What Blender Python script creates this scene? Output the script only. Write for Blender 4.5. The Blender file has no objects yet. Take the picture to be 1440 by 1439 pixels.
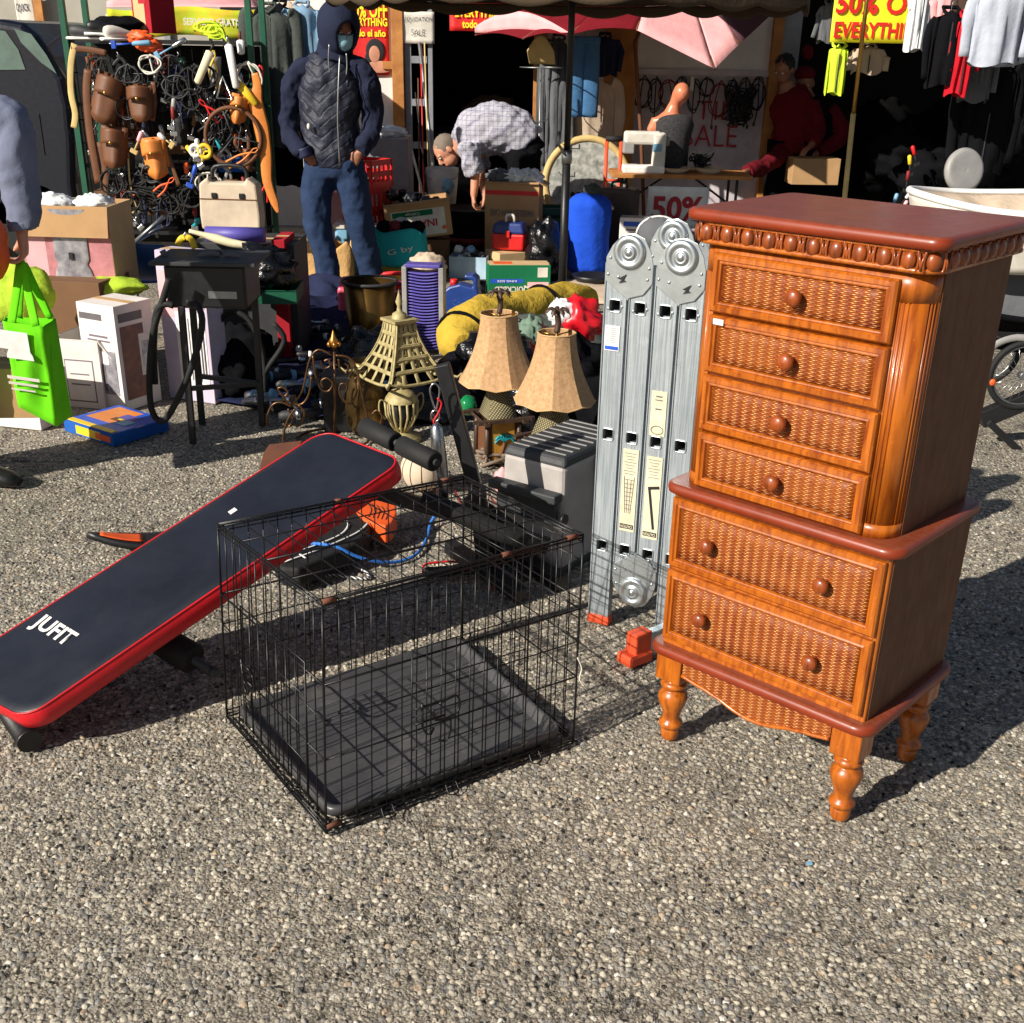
import bpy, math, random
import numpy as np
from mathutils import Vector, Matrix, noise
random.seed(7)
PI = math.pi
R = math.radians
SC = bpy.context.scene
COL = SC.collection
# ---------------------------------------------------------------- camera model (used for measuring where things stand)
CF, CP, CR, CH, CCX, CCY = 1620.0, R(25), R(1.1), 1.64, 720.0, 815.0
def ray(px, py):
    u, v = (px-CCX)/CF, (py-CCY)/CF
    u, v = u*math.cos(CR)+v*math.sin(CR), -u*math.sin(CR)+v*math.cos(CR)
    c, s = math.cos(CP), math.sin(CP)
    return Vector((u, c-v*s, -s-v*c))
def G(px, py, z=0.0):
    d = ray(px, py); return d*((z-CH)/d.z)+Vector((0, 0, CH))
def Y(px, py, y):
    d = ray(px, py); return d*(y/d.y)+Vector((0, 0, CH))
def S(y, z=0.5):            # pixels per metre at that depth
    return CF/(y*math.cos(CP)+(CH-z)*math.sin(CP))
# ---------------------------------------------------------------- mesh builder
FOLDS = {'jacket': (.10, .05), 'sleeve': (.09, .05), 'jeans': (.10, .035), 'shirt': (.08, .05), 'trousers': (.1, .03), 'sweatshirt': (.11, .045), 'coat': (.1, .05)}
def fold_tex(s):
    n = 'folds%d' % int(s*1000); t = bpy.data.textures.get(n)
    if not t: t = bpy.data.textures.new(n, 'CLOUDS'); t.noise_scale = s; t.noise_depth = 2
    return t
def frame(d, up=None):
    d = d.normalized()
    up = up or (Vector((0, 0, 1)) if abs(d.z) < .9 else Vector((0, 1, 0)))
    x = up.cross(d)
    if x.length < 1e-6: x = Vector((1, 0, 0)).cross(d)
    x.normalize(); return x, d.cross(x)
class MB:
    def __init__(s): s.v = []; s.f = []; s.sm = []; s.mi = []
    def add(s, vs, fs, sm=False, mi=0, M=None):
        b = len(s.v)
        for p in vs:
            p = Vector(p); s.v.append(tuple(M @ p if M is not None else p))
        for f in fs: s.f.append([b+i for i in f]); s.sm.append(sm); s.mi.append(mi)
        return s
    def box(s, c, d, M=None, mi=0, top=1.0, rz=0):
        x, y, z = d[0]/2, d[1]/2, d[2]/2
        vs = []
        for k, t in ((-1, 1), (1, top)):
            for i, j in ((-1, -1), (1, -1), (1, 1), (-1, 1)):
                q = Vector((i*x*t, j*y*t, k*z))
                if rz: q = Matrix.Rotation(rz, 3, 'Z') @ q
                vs.append(q+Vector(c))
        return s.add(vs, [(3, 2, 1, 0), (4, 5, 6, 7), (0, 1, 5, 4), (1, 2, 6, 5), (2, 3, 7, 6), (3, 0, 4, 7)], False, mi, M)
    def bar(s, a, b, w, h, mi=0, up=None, M=None):
        a, b = Vector(a), Vector(b); x, y = frame(b-a, up)
        vs = [p+x*i*w/2+y*j*h/2 for p in (a, b) for i, j in ((-1, -1), (1, -1), (1, 1), (-1, 1))]
        return s.add(vs, [(0, 3, 2, 1), (4, 5, 6, 7), (0, 1, 5, 4), (1, 2, 6, 5), (2, 3, 7, 6), (3, 0, 4, 7)], False, mi, M)
    def tube(s, pts, r, n=8, closed=False, mi=0, M=None, flat=1.0, side=None, cap=True):
        pts = [Vector(p) for p in pts]; N = len(pts)
        rs = r if isinstance(r, (list, tuple)) else [r]*N
        vs = []; px = None
        for i, p in enumerate(pts):
            if closed: d = pts[(i+1) % N]-pts[i-1]
            else: d = pts[min(i+1, N-1)]-pts[max(i-1, 0)]
            if d.length < 1e-9: d = Vector((0, 0, 1))
            d.normalize()
            if side is not None: x = Vector(side); x = x-d*x.dot(d)
            elif px is None: x = frame(d)[0]
            else: x = px-d*px.dot(d)
            if x.length < 1e-6: x = frame(d)[0]
            x.normalize(); y = d.cross(x); px = x
            ri = rs[i]; a, b = (ri if isinstance(ri, (list, tuple)) else (ri, ri*flat))
            for k in range(n):
                t = 2*PI*k/n; vs.append(p+x*a*math.cos(t)+y*b*math.sin(t))
        fs = []
        for i in range(N if closed else N-1):
            j = (i+1) % N
            for k in range(n): fs.append((i*n+k, i*n+(k+1) % n, j*n+(k+1) % n, j*n+k))
        s.add(vs, fs, True, mi, M)
        if cap and not closed:
            b = len(s.v)-len(vs)
            s.f.append([b+k for k in range(n)][::-1]); s.f.append([b+(N-1)*n+k for k in range(n)])
            s.sm += [False, False]; s.mi += [mi, mi]
        return s
    def cyl(s, a, b, r, r2=None, n=16, mi=0, M=None, cap=True):
        return s.tube([a, b], [r, r if r2 is None else r2], n, False, mi, M, cap=cap)
    def lathe(s, prof, n=24, c=(0, 0, 0), mi=0, M=None, sm=True, rot=0, sq=None):
        vs = []
        for r, z in prof:
            for k in range(n):
                t = 2*PI*k/n+rot; q = 1.0
                vs.append((c[0]+r*math.cos(t), c[1]+r*math.sin(t), c[2]+z))
        fs = []
        for i in range(len(prof)-1):
            for k in range(n): fs.append((i*n+k, i*n+(k+1) % n, (i+1)*n+(k+1) % n, (i+1)*n+k))
        return s.add(vs, fs, sm, mi, M)
    def ell(s, c, r, M=None, mi=0, n=16, m=10, amp=0, fr=3, seed=0):
        c = Vector(c); r = (r, r, r) if isinstance(r, (int, float)) else r
        vs = []
        for i in range(m+1):
            ph = PI*i/m
            for k in range(n):
                t = 2*PI*k/n
                q = Vector((math.sin(ph)*math.cos(t), math.sin(ph)*math.sin(t), math.cos(ph)))
                e = 1+(amp*noise.noise(q*fr+Vector((seed*7.1, seed, 0))) if amp else 0)
                vs.append(c+Vector((q.x*r[0], q.y*r[1], q.z*r[2]))*e)
        fs = [(i*n+k, (i+1)*n+k, (i+1)*n+(k+1) % n, i*n+(k+1) % n) for i in range(m) for k in range(n)]
        return s.add(vs, fs, True, mi, M)
    def prism(s, poly, z0, z1, M=None, mi=0, sm=False):
        n = len(poly)
        vs = [(x, y, z0) for x, y in poly]+[(x, y, z1) for x, y in poly]
        s.add(vs, [list(range(n))[::-1], [n+i for i in range(n)]], False, mi, M)
        b = len(s.v)-2*n
        for i in range(n):
            j = (i+1) % n; s.f.append([b+i, b+j, b+n+j, b+n+i]); s.sm.append(sm); s.mi.append(mi)
        return s
    def sheet(s, fn, nu, nv, th=.003, mi=0, M=None, sm=True):
        P = [[Vector(fn(i/nu, j/nv)) for j in range(nv+1)] for i in range(nu+1)]
        Nn = []
        for i in range(nu+1):
            row = []
            for j in range(nv+1):
                a = P[min(i+1, nu)][j]-P[max(i-1, 0)][j]; b = P[i][min(j+1, nv)]-P[i][max(j-1, 0)]
                q = a.cross(b); q = q.normalized() if q.length > 1e-9 else Vector((0, 0, 1)); row.append(q)
            Nn.append(row)
        w = nv+1; K = (nu+1)*w
        vs = [P[i][j]+Nn[i][j]*th/2 for i in range(nu+1) for j in range(w)]+[P[i][j]-Nn[i][j]*th/2 for i in range(nu+1) for j in range(w)]
        fs = []
        for i in range(nu):
            for j in range(nv):
                a, b, c, d = i*w+j, (i+1)*w+j, (i+1)*w+j+1, i*w+j+1
                fs.append((a, b, c, d)); fs.append((K+d, K+c, K+b, K+a))
        for i in range(nu):
            a, b = i*w, (i+1)*w; fs.append((a, K+a, K+b, b)); a, b = i*w+nv, (i+1)*w+nv; fs.append((b, K+b, K+a, a))
        for j in range(nv):
            a, b = j, j+1; fs.append((b, K+b, K+a, a)); a, b = nu*w+j, nu*w+j+1; fs.append((a, K+a, K+b, b))
        return s.add(vs, fs, sm, mi, M)
    def build(s, name, mats, parent=None, bevel=0, loc=None, rz=0, recalc=True, seg=2, sub=0, remesh=0, smooth=0):
        me = bpy.data.meshes.new(name)
        vs = s.v
        if loc is not None and parent is None:
            inv = Matrix.Rotation(-rz, 3, 'Z'); L = Vector(loc)
            vs = [tuple(inv @ (Vector(p)-L)) for p in s.v]
        me.from_pydata(vs, [], s.f); 
        if not isinstance(mats, (list, tuple)): mats = [mats]
        for m in mats: me.materials.append(m)
        me.polygons.foreach_set('use_smooth', s.sm); me.polygons.foreach_set('material_index', s.mi)
        if recalc:
            import bmesh
            b = bmesh.new(); b.from_mesh(me); bmesh.ops.recalc_face_normals(b, faces=b.faces); b.to_mesh(me); b.free()
        me.update()
        o = bpy.data.objects.new(name, me); COL.objects.link(o)
        if parent is not None: o.parent = parent
        elif loc is not None: o.location = loc; o.rotation_euler = (0, 0, rz)
        if remesh:
            r = o.modifiers.new('remesh', 'REMESH'); r.mode = 'VOXEL'; r.voxel_size = remesh; r.use_smooth_shade = True
        if smooth:
            r = o.modifiers.new('smooth', 'SMOOTH'); r.iterations = smooth; r.factor = .6
        if remesh and name in FOLDS:
            r = o.modifiers.new('folds', 'DISPLACE'); r.texture = fold_tex(FOLDS[name][0]); r.strength = FOLDS[name][1]; r.texture_coords = 'LOCAL'; r.mid_level = .5
        if bevel:
            b = o.modifiers.new('bevel', 'BEVEL'); b.width = bevel; b.segments = seg; b.limit_method = 'ANGLE'; b.angle_limit = R(40); b.harden_normals = False
        if sub:
            b = o.modifiers.new('sub', 'SUBSURF'); b.levels = sub; b.render_levels = sub
        return o
def tag(o, label, cat, group=None, kind=None):
    if label: o['label'] = label
    if cat: o['category'] = cat
    if group: o['group'] = group
    if kind: o['kind'] = kind
    return o
def thing(name, label, cat, loc=(0, 0, 0), rz=0, group=None):
    o = bpy.data.objects.new(name, None); COL.objects.link(o); o.empty_display_size = .1
    o.location = loc; o.rotation_euler = (0, 0, rz); tag(o, label, cat, group); return o
def RZ(a): return Matrix.Rotation(a, 4, 'Z')
def RX(a): return Matrix.Rotation(a, 4, 'X')
def RY(a): return Matrix.Rotation(a, 4, 'Y')
def T(*p): return Matrix.Translation(Vector(p if len(p) == 3 else p[0]))
FRONT = RX(PI/2)            # XY plane stood up, facing -y
def text(s, m, parent, M, w=None, h=None, name='lettering', size=.1, bold=0, ext=.0006, shear=0, top=None):
    c = bpy.data.curves.new(name, 'FONT'); c.body = s; c.size = 1; c.align_x = 'CENTER'; c.align_y = 'CENTER'
    c.offset = bold; c.extrude = 0.0; c.shear = shear; c.resolution_u = 3; c.space_line = .95
    o = bpy.data.objects.new('t', c); COL.objects.link(o)
    dg = bpy.context.evaluated_depsgraph_get(); dg.update()
    me = bpy.data.meshes.new_from_object(o.evaluated_get(dg)); bpy.data.objects.remove(o)
    vs = np.array([v.co[:] for v in me.vertices])
    lo, hi = vs.min(0), vs.max(0); ce = (lo+hi)/2; d = hi-lo
    sx = (w/d[0]) if w else (h/d[1] if h else size); sy = (h/d[1]) if h else sx
    K = M @ Matrix.Diagonal((sx, sy, 1, 1)) @ T(-ce[0], -ce[1], 0) @ T(0, 0, ext)
    me.transform(K); me.materials.clear(); me.materials.append(m); me.name = name
    q = bpy.data.objects.new(name, me); COL.objects.link(q)
    if parent is not None: q.parent = parent
    return q
def rrect(x0, x1, y0, y1, r, n=6, corners=(1, 1, 1, 1)):
    P = []
    for k, (cx, cy, a) in enumerate(((x0+r, y0+r, PI), (x1-r, y0+r, 1.5*PI), (x1-r, y1-r, 0), (x0+r, y1-r, .5*PI))):
        if corners[k]:
            for i in range(n+1): t = a+PI/2*i/n; P.append((cx+r*math.cos(t), cy+r*math.sin(t)))
        else: P.append((cx+(-r if k in (0, 3) else r), cy+(-r if k < 2 else r)))
    return P
def spiral(c, r0, r1, a0, a1, n=24):
    return [(c[0]+(r0+(r1-r0)*i/n)*math.cos(a0+(a1-a0)*i/n), c[1]+(r0+(r1-r0)*i/n)*math.sin(a0+(a1-a0)*i/n)) for i in range(n+1)]
def smoothpath(P, k=4):
    P = [Vector(p) for p in P]; out = []
    for i in range(len(P)-1):
        a, b, c, d = P[max(i-1, 0)], P[i], P[i+1], P[min(i+2, len(P)-1)]
        for j in range(k):
            t = j/k
            out.append(.5*((2*b)+(c-a)*t+(2*a-5*b+4*c-d)*t*t+(3*b-a-3*c+d)*t**3))
    out.append(P[-1]); return out
# ---------------------------------------------------------------- materials
def lin(c): return tuple((x/255/12.92 if x/255 <= .04045 else ((x/255+.055)/1.055)**2.4) for x in c)
MATS = {}
class NT:
    def __init__(s, name):
        s.m = bpy.data.materials.new(name); s.m.use_nodes = True; s.t = s.m.node_tree; s.N = s.t.nodes; s.L = s.t.links
        s.b = s.N['Principled BSDF']; s.out = s.N['Material Output']
        s.co = s.N.new('ShaderNodeTexCoord').outputs['Object']
    def n(s, t, **k):
        q = s.N.new('ShaderNode'+t)
        for a, v in k.items():
            if a.startswith('i_'):
                q.inputs[a[2:]].default_value = v
            else: setattr(q, a, v)
        return q
    def link(s, a, b): s.L.new(a, b)
    def noise(s, scale, detail=3, rough=.6, co=None):
        q = s.n('TexNoise'); q.inputs['Scale'].default_value = scale; q.inputs['Detail'].default_value = detail; q.inputs['Roughness'].default_value = rough
        s.link(co or s.co, q.inputs['Vector']); return q.outputs['Fac']
    def mapping(s, sc=(1, 1, 1), rot=(0, 0, 0), co=None):
        q = s.n('Mapping'); q.inputs['Scale'].default_value = sc; q.inputs['Rotation'].default_value = rot; s.link(co or s.co, q.inputs['Vector']); return q.outputs[0]
    def ramp(s, fac, stops, interp='LINEAR'):
        q = s.n('ValToRGB'); e = q.color_ramp.elements; q.color_ramp.interpolation = interp
        while len(e) < len(stops): e.new(.5)
        for k, (p, c) in enumerate(stops): e[k].position = p; e[k].color = tuple(c)+(1,) if len(c) == 3 else c
        s.link(fac, q.inputs[0]); return q.outputs[0]
    def mix(s, fac, a, b, mode='MIX'):
        q = s.n('Mix', data_type='RGBA', blend_type=mode)
        for sock, v in ((q.inputs[0], fac), (q.inputs[6], a), (q.inputs[7], b)):
            if hasattr(v, 'links') or hasattr(v, 'is_linked'): s.link(v, sock)
            else: sock.default_value = v if not isinstance(v, tuple) or len(v) != 3 else v+(1,)
        return q.outputs[2]
    def math(s, op, a, b=None, c=None):
        q = s.n('Math', operation=op)
        for k, v in enumerate((a, b, c)):
            if v is None: continue
            if isinstance(v, (int, float)): q.inputs[k].default_value = v
            else: s.link(v, q.inputs[k])
        return q.outputs[0]
    def bump(s, h, dist=.001, st=.6):
        q = s.n('Bump'); q.inputs['Strength'].default_value = st; q.inputs['Distance'].default_value = dist
        s.link(h, q.inputs['Height'])
        if s.b.inputs['Normal'].is_linked: s.link(s.b.inputs['Normal'].links[0].from_socket, q.inputs['Normal'])
        s.link(q.outputs[0], s.b.inputs['Normal'])
    def set(s, **k):
        for a, v in k.items():
            i = s.b.inputs[a.replace('_', ' ')]
            if hasattr(v, 'is_linked'): s.link(v, i)
            else: i.default_value = v+(1,) if isinstance(v, tuple) and len(v) == 3 else v
def mat(name, rgb, rough=.6, metal=0, var=.14, scale=9, bump=.0006, bs=90, spec=.5, coat=0, dust=0, trans=0, rgb2=None, sheen=0):
    if name in MATS: return MATS[name]
    k = NT(name); c = lin(rgb)
    f = k.noise(scale, 4)
    a = tuple(x*(1-var) for x in c); b = tuple(min(1, x*(1+var)) for x in c) if rgb2 is None else lin(rgb2)
    colr = k.ramp(f, [(.32, a), (.68, b)])
    if dust:
        d = k.ramp(k.noise(scale*2.3, 6, .75), [(.5, (0, 0, 0)), (.72, (dust,)*3)])
        colr = k.mix(d, colr, lin((150, 140, 125)))
    k.set(Base_Color=colr, Roughness=rough, Metallic=metal, Specular_IOR_Level=spec, Coat_Weight=coat)
    rr = k.math('MULTIPLY_ADD', k.noise(scale*4, 3), .2, rough-.1); k.link(rr, k.b.inputs['Roughness'])
    if sheen: k.set(Sheen_Weight=sheen)
    if bump: k.bump(k.noise(bs, 4), bump)
    if trans:
        k.set(Alpha=1-trans)
    MATS[name] = k.m; return k.m
def fabric(name, rgb, fold=.004, fs=14, rgb2=None, rough=.9, var=.12):
    if name in MATS: return MATS[name]
    k = NT(name); c = lin(rgb); f = k.noise(6, 4)
    k.set(Base_Color=k.ramp(f, [(.3, tuple(x*(1-var) for x in c)), (.7, tuple(x*(1+var) for x in c) if rgb2 is None else lin(rgb2))]), Roughness=rough, Specular_IOR_Level=.2, Sheen_Weight=.0)
    k.bump(k.noise(fs, 4, .6), fold, .9); k.bump(k.noise(400, 2), .0005, .4)
    MATS[name] = k.m; return k.m
def nospec():
    for q in ('black_matte', 'cloth_black'):
        MATS[q].node_tree.nodes['Principled BSDF'].inputs['Specular IOR Level'].default_value = .03
# --- varnished wood
def wood(name, rgb, dark, gs=(3, 3, .35), coat=.5, rough=.35, axis=0):
    k = NT(name); co = k.mapping(gs)
    w = k.n('TexNoise'); w.inputs['Scale'].default_value = 24; w.inputs['Detail'].default_value = 6; w.inputs['Distortion'].default_value = .6; k.link(co, w.inputs['Vector'])
    f = w.outputs['Fac']; big = k.noise(5, 3)
    col = k.ramp(f, [(.3, lin(dark)), (.55, lin(rgb)), (.75, tuple(min(1, x*1.25) for x in lin(rgb)))])
    col = k.mix(k.ramp(big, [(.35, (0, 0, 0)), (.7, (.35,)*3)]), col, lin(dark))
    sc = k.ramp(k.noise(160, 2, .4), [(.68, (0, 0, 0)), (.74, (.35,)*3)]); col = k.mix(sc, col, tuple(min(1, x*1.6+.02) for x in lin(rgb)))
    k.set(Base_Color=col, Coat_Weight=coat, Coat_Roughness=.16)
    k.link(k.math('MULTIPLY_ADD', k.noise(20, 5, .7), .3, rough-.12), k.b.inputs['Roughness'])
    k.bump(f, .0004, .4); MATS[name] = k.m; return k.m
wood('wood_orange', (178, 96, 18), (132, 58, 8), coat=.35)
wood('wood_side_shade', (104, 60, 30), (84, 46, 22), coat=0, rough=.62)
wood('wood_red', (142, 46, 22), (98, 28, 14), gs=(.4, 3, 3))
wood('wood_knob', (150, 70, 22), (106, 44, 14))
wood('wood_carved', (150, 72, 24), (88, 38, 12))
def dusty(name, rgb, d=.55):
    k = NT(name); f = k.noise(12, 4); c = lin(rgb)
    col = k.ramp(f, [(.3, tuple(x*.85 for x in c)), (.7, tuple(x*1.15 for x in c))])
    geo = k.n('NewGeometry'); sp = k.n('SeparateXYZ'); k.link(geo.outputs['Normal'], sp.inputs[0])
    up = k.ramp(sp.outputs['Z'], [(.55, (0, 0, 0)), (.95, (d,)*3)])
    up = k.mix(k.ramp(k.noise(70, 7, .8), [(.35, (0, 0, 0)), (.75, (1,)*3)]), (0, 0, 0), up)
    col = k.mix(up, col, lin((140, 112, 88)))
    k.set(Base_Color=col, Coat_Weight=.2, Coat_Roughness=.2, Roughness=.42); k.link(k.math('MULTIPLY_ADD', k.noise(18, 6, .8), .4, .22), k.b.inputs['Roughness']); MATS[name] = k.m
dusty('wood_red_dusty', (128, 46, 16), .42)
# --- woven rattan on the drawer fronts (object x / z)
def wicker():
    k = NT('wicker'); sp = k.n('SeparateXYZ'); k.link(k.co, sp.inputs[0])
    wob = k.noise(30, 2)
    u = k.math('DIVIDE', k.math('MULTIPLY_ADD', wob, .004, sp.outputs['X']), .0245)
    r = k.math('DIVIDE', k.math('MULTIPLY_ADD', wob, .0022, sp.outputs['Z']), .0041)
    row = k.math('FLOOR', r); par = k.math('MODULO', row, 2)
    ph = k.math('ADD', u, k.math('MULTIPLY', par, .22))
    over = k.math('SINE', k.math('MULTIPLY', ph, 2*PI))                # >0 strand on top
    fr = k.math('FRACT', r)
    prof = k.math('SUBTRACT', 1, k.math('POWER', k.math('ABSOLUTE', k.math('MULTIPLY_ADD', fr, 2, -1)), 2.5))
    rn = k.n('TexWhiteNoise', noise_dimensions='2D'); cb = k.n('CombineXYZ'); k.link(row, cb.inputs[0]); k.link(k.math('FLOOR', k.math('MULTIPLY', u, 2)), cb.inputs[1]); k.link(cb.outputs[0], rn.inputs['Vector'])
    h = k.math('MULTIPLY', prof, k.math('MULTIPLY_ADD', over, .5, .5))
    col = k.ramp(h, [(.0, lin((88, 34, 6))), (.35, lin((146, 66, 14))), (.7, lin((166, 84, 20))), (.86, lin((200, 128, 52))), (1, lin((244, 206, 140)))])  # colour follows height: shaded gaps and bright strand highlights painted in
    col = k.mix(k.math('MULTIPLY', rn.outputs['Value'], .45), col, lin((150, 70, 30)))
    col = k.mix(k.ramp(k.noise(9, 3), [(.35, (0, 0, 0)), (.65, (.3,)*3)]), col, lin((176, 100, 30)))
    k.set(Base_Color=col, Roughness=.5, Coat_Weight=.1, Coat_Roughness=.3, Specular_IOR_Level=.35)
    k.bump(h, .0022, 1.0); MATS['wicker'] = k.m
wicker()
# --- exposed aggregate asphalt
def asphalt():
    k = NT('asphalt')
    def vor(scale, feat='F1', co=None, rnd=1.0):
        v = k.n('TexVoronoi', feature=feat); v.inputs['Scale'].default_value = scale; v.inputs['Randomness'].default_value = rnd
        k.link(co or wco, v.inputs['Vector']); return v
    wn = k.n('TexNoise'); wn.inputs['Scale'].default_value = 60; wn.inputs['Detail'].default_value = 2; k.link(k.co, wn.inputs['Vector'])
    va = k.n('VectorMath', operation='MULTIPLY_ADD'); k.link(wn.outputs['Color'], va.inputs[0]); va.inputs[1].default_value = (.009,)*3; k.link(k.co, va.inputs[2]); wco = va.outputs[0]
    v = vor(75); v3 = vor(140)
    sep = k.n('SeparateColor'); k.link(v.outputs['Color'], sep.inputs[0]); rnd = sep.outputs[0]; rnd2 = sep.outputs[1]; rnd3 = sep.outputs[2]
    dome = k.math('SUBTRACT', 1, k.math('POWER', k.math('MINIMUM', k.math('MULTIPLY', v.outputs['Distance'], 1.45), 1), 2))
    present = k.ramp(rnd2, [(.34, (0.10,)*3), (.5, (1,)*3)])
    h1 = k.math('MULTIPLY', dome, k.math('MULTIPLY_ADD', rnd, .7, .5)); h1 = k.math('MULTIPLY', h1, present)
    dome3 = k.math('SUBTRACT', 1, v3.outputs['Distance'])
    h = k.math('MAXIMUM', h1, k.math('MULTIPLY', dome3, .42))
    mort = k.mix(k.noise(40, 4), lin((158, 150, 134)), lin((130, 122, 108)))
    st = k.ramp(rnd, [(0, lin((168, 160, 142))), (.16, lin((122, 116, 106))), (.3, lin((178, 170, 152))), (.42, lin((98, 97, 96))), (.52, lin((160, 150, 132))), (.64, lin((140, 138, 132))), (.76, lin((182, 174, 156))), (.88, lin((158, 136, 110))), (.91, lin((76, 78, 82))), (.982, lin((204, 199, 188)))], 'CONSTANT')
    st = k.mix(.22, st, lin((142, 136, 122))); st = k.mix(k.math('MULTIPLY', k.noise(220, 3), .35), st, lin((112, 106, 97)))
    msk = k.ramp(h1, [(.1, (0, 0, 0)), (.26, (1, 1, 1))])
    small = k.ramp(k.math('MULTIPLY', v3.outputs['Distance'], 1), [(.15, lin((176, 168, 152))), (.55, lin((116, 109, 98)))])
    col = k.mix(.55, mort, small); col = k.mix(msk, col, st)
    crev_shade = k.ramp(h, [(.02, (.37, .365, .36)), (.34, (1, 1, 1))]); col = k.mix(1.0, col, crev_shade, 'MULTIPLY')  # darkens the colour between stones, painting in their small shadows
    pit_shade = k.ramp(rnd3, [(.90, (1, 1, 1)), (.93, (.16, .155, .15))], 'CONSTANT'); pit_shade = k.mix(k.ramp(v.outputs['Distance'], [(.35, (1, 1, 1)), (.5, (0, 0, 0))]), (1, 1, 1), pit_shade); col = k.mix(1.0, col, pit_shade, 'MULTIPLY')  # sunken cells also coloured dark, shade painted into the holes
    h = k.math('SUBTRACT', h, k.math('MULTIPLY', k.math('GREATER_THAN', rnd3, .92), .45))
    patch = k.ramp(k.noise(1.3, 5, .6), [(.3, (1.1, 1.1, 1.11)), (.7, (1.4, 1.39, 1.39))]); col = k.mix(1.0, col, patch, 'MULTIPLY')
    stain = k.ramp(k.noise(3.1, 4, .7), [(.62, (1, 1, 1)), (.74, (.72, .71, .7))]); col = k.mix(1.0, col, stain, 'MULTIPLY')
    cn = k.n('TexNoise'); cn.inputs['Scale'].default_value = 1.1; cn.inputs['Detail'].default_value = 8; cn.inputs['Roughness'].default_value = .62; k.link(k.co, cn.inputs['Vector'])
    cr = k.math('ABSOLUTE', k.math('SUBTRACT', cn.outputs['Fac'], .5)); crm = k.ramp(k.noise(.9, 2), [(.44, (0, 0, 0)), (.5, (1, 1, 1))])
    ck = k.math('MULTIPLY', k.ramp(cr, [(.0016, (1, 1, 1)), (.006, (0, 0, 0))]), crm)
    sx = k.n('SeparateXYZ'); k.link(k.co, sx.inputs[0]); ln = k.math('ADD', k.math('MULTIPLY_ADD', k.math('SUBTRACT', sx.outputs['Y'], 2.0), .28, sx.outputs['X']), k.math('MULTIPLY', k.math('SUBTRACT', k.noise(5, 7, .75), .5), .34))
    mk = k.math('MULTIPLY', k.math('GREATER_THAN', sx.outputs['Y'], 1.45), k.math('LESS_THAN', sx.outputs['Y'], 2.35))
    ck = k.math('MAXIMUM', ck, k.math('MULTIPLY', mk, k.ramp(k.math('ABSOLUTE', k.math('ADD', ln, -.02)), [(.0015, (1, 1, 1)), (.0055, (0, 0, 0))])))
    col = k.mix(k.math('MULTIPLY', ck, .75), col, lin((46, 42, 38))); h = k.math('SUBTRACT', h, k.math('MULTIPLY', ck, .35))
    spot = k.ramp(k.noise(9, 2, .4), [(.70, (0, 0, 0)), (.74, (.55,)*3)]); col = k.mix(spot, col, lin((70, 66, 62)))
    k.set(Base_Color=col, Roughness=.8, Specular_IOR_Level=.35)
    hh = k.math('ADD', h, k.math('MULTIPLY', k.noise(260, 3), .12))
    dn = k.n('Displacement'); dn.inputs['Scale'].default_value = .0075; dn.inputs['Midlevel'].default_value = .9; k.link(hh, dn.inputs['Height'])
    k.link(dn.outputs[0], k.out.inputs['Displacement']); k.m.displacement_method = 'BOTH'
    MATS['asphalt'] = k.m
asphalt()
def m(n): return MATS[n]
# general palette
for n_, c_, r_, me_ in (('black_plastic', (26, 26, 28), .45, 0), ('black_wire', (20, 20, 22), .35, .3), ('dark_grey', (52, 54, 56), .6, 0), ('grey_plastic', (150, 148, 146), .5, 0),
    ('rust', (104, 62, 44), .8, 0), ('steel', (190, 192, 194), .28, 1), ('dull_steel', (150, 152, 154), .42, .9), ('brass', (190, 150, 80), .32, 1), ('white', (232, 230, 226), .6, 0), ('offwhite', (214, 208, 196), .7, 0),
    ('red', (204, 30, 30), .45, 0), ('dark_red', (120, 24, 26), .6, 0), ('orange', (232, 92, 34), .5, 0), ('yellow', (232, 196, 40), .55, 0), ('lime', (160, 214, 20), .6, 0), ('green', (16, 84, 60), .5, 0),
    ('blue', (34, 82, 190), .5, 0), ('navy', (26, 32, 66), .6, 0), ('light_blue', (120, 170, 200), .6, 0), ('pink', (236, 176, 182), .6, 0), ('purple', (86, 76, 160), .5, 0), ('teal', (24, 150, 160), .5, 0),
    ('tan', (196, 160, 112), .75, 0), ('brown', (104, 64, 36), .7, 0), ('leather', (104, 62, 34), .55, 0), ('leather_orange', (216, 130, 56), .5, 0), ('straw', (202, 176, 116), .8, 0), ('cream', (226, 214, 178), .7, 0),
    ('skin', (200, 140, 112), .5, 0), ('skin_dark', (150, 98, 74), .5, 0), ('hair_grey', (120, 108, 96), .8, 0), ('black_matte', (12, 12, 13), .85, 0), ('beige', (206, 188, 164), .8, 0), ('ink_red', (176, 26, 44), .6, 0), ('ink_black', (24, 24, 28), .7, 0),
    ('poster_red', (214, 36, 34), .5, 0), ('poster_yellow', (246, 232, 40), .5, 0), ('print_grey', (96, 92, 96), .6, 0), ('rubber', (22, 22, 22), .75, 0), ('bottle_green', (20, 120, 70), .2, 0), ('orange_foot', (222, 80, 40), .6, 0)):
    mat(n_, c_, r_, me_)
def board(name, rgb):
    k = NT(name); f = k.noise(5, 5); c = lin(rgb); sp = k.mapping((1, 1, 60))
    k.set(Base_Color=k.ramp(f, [(.3, tuple(x*.86 for x in c)), (.7, tuple(x*1.1 for x in c))]), Roughness=.85, Specular_IOR_Level=.2)
    k.bump(k.noise(7, 3), .004, .5); k.bump(k.noise(120, 2), .0006, .4); MATS[name] = k.m
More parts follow.
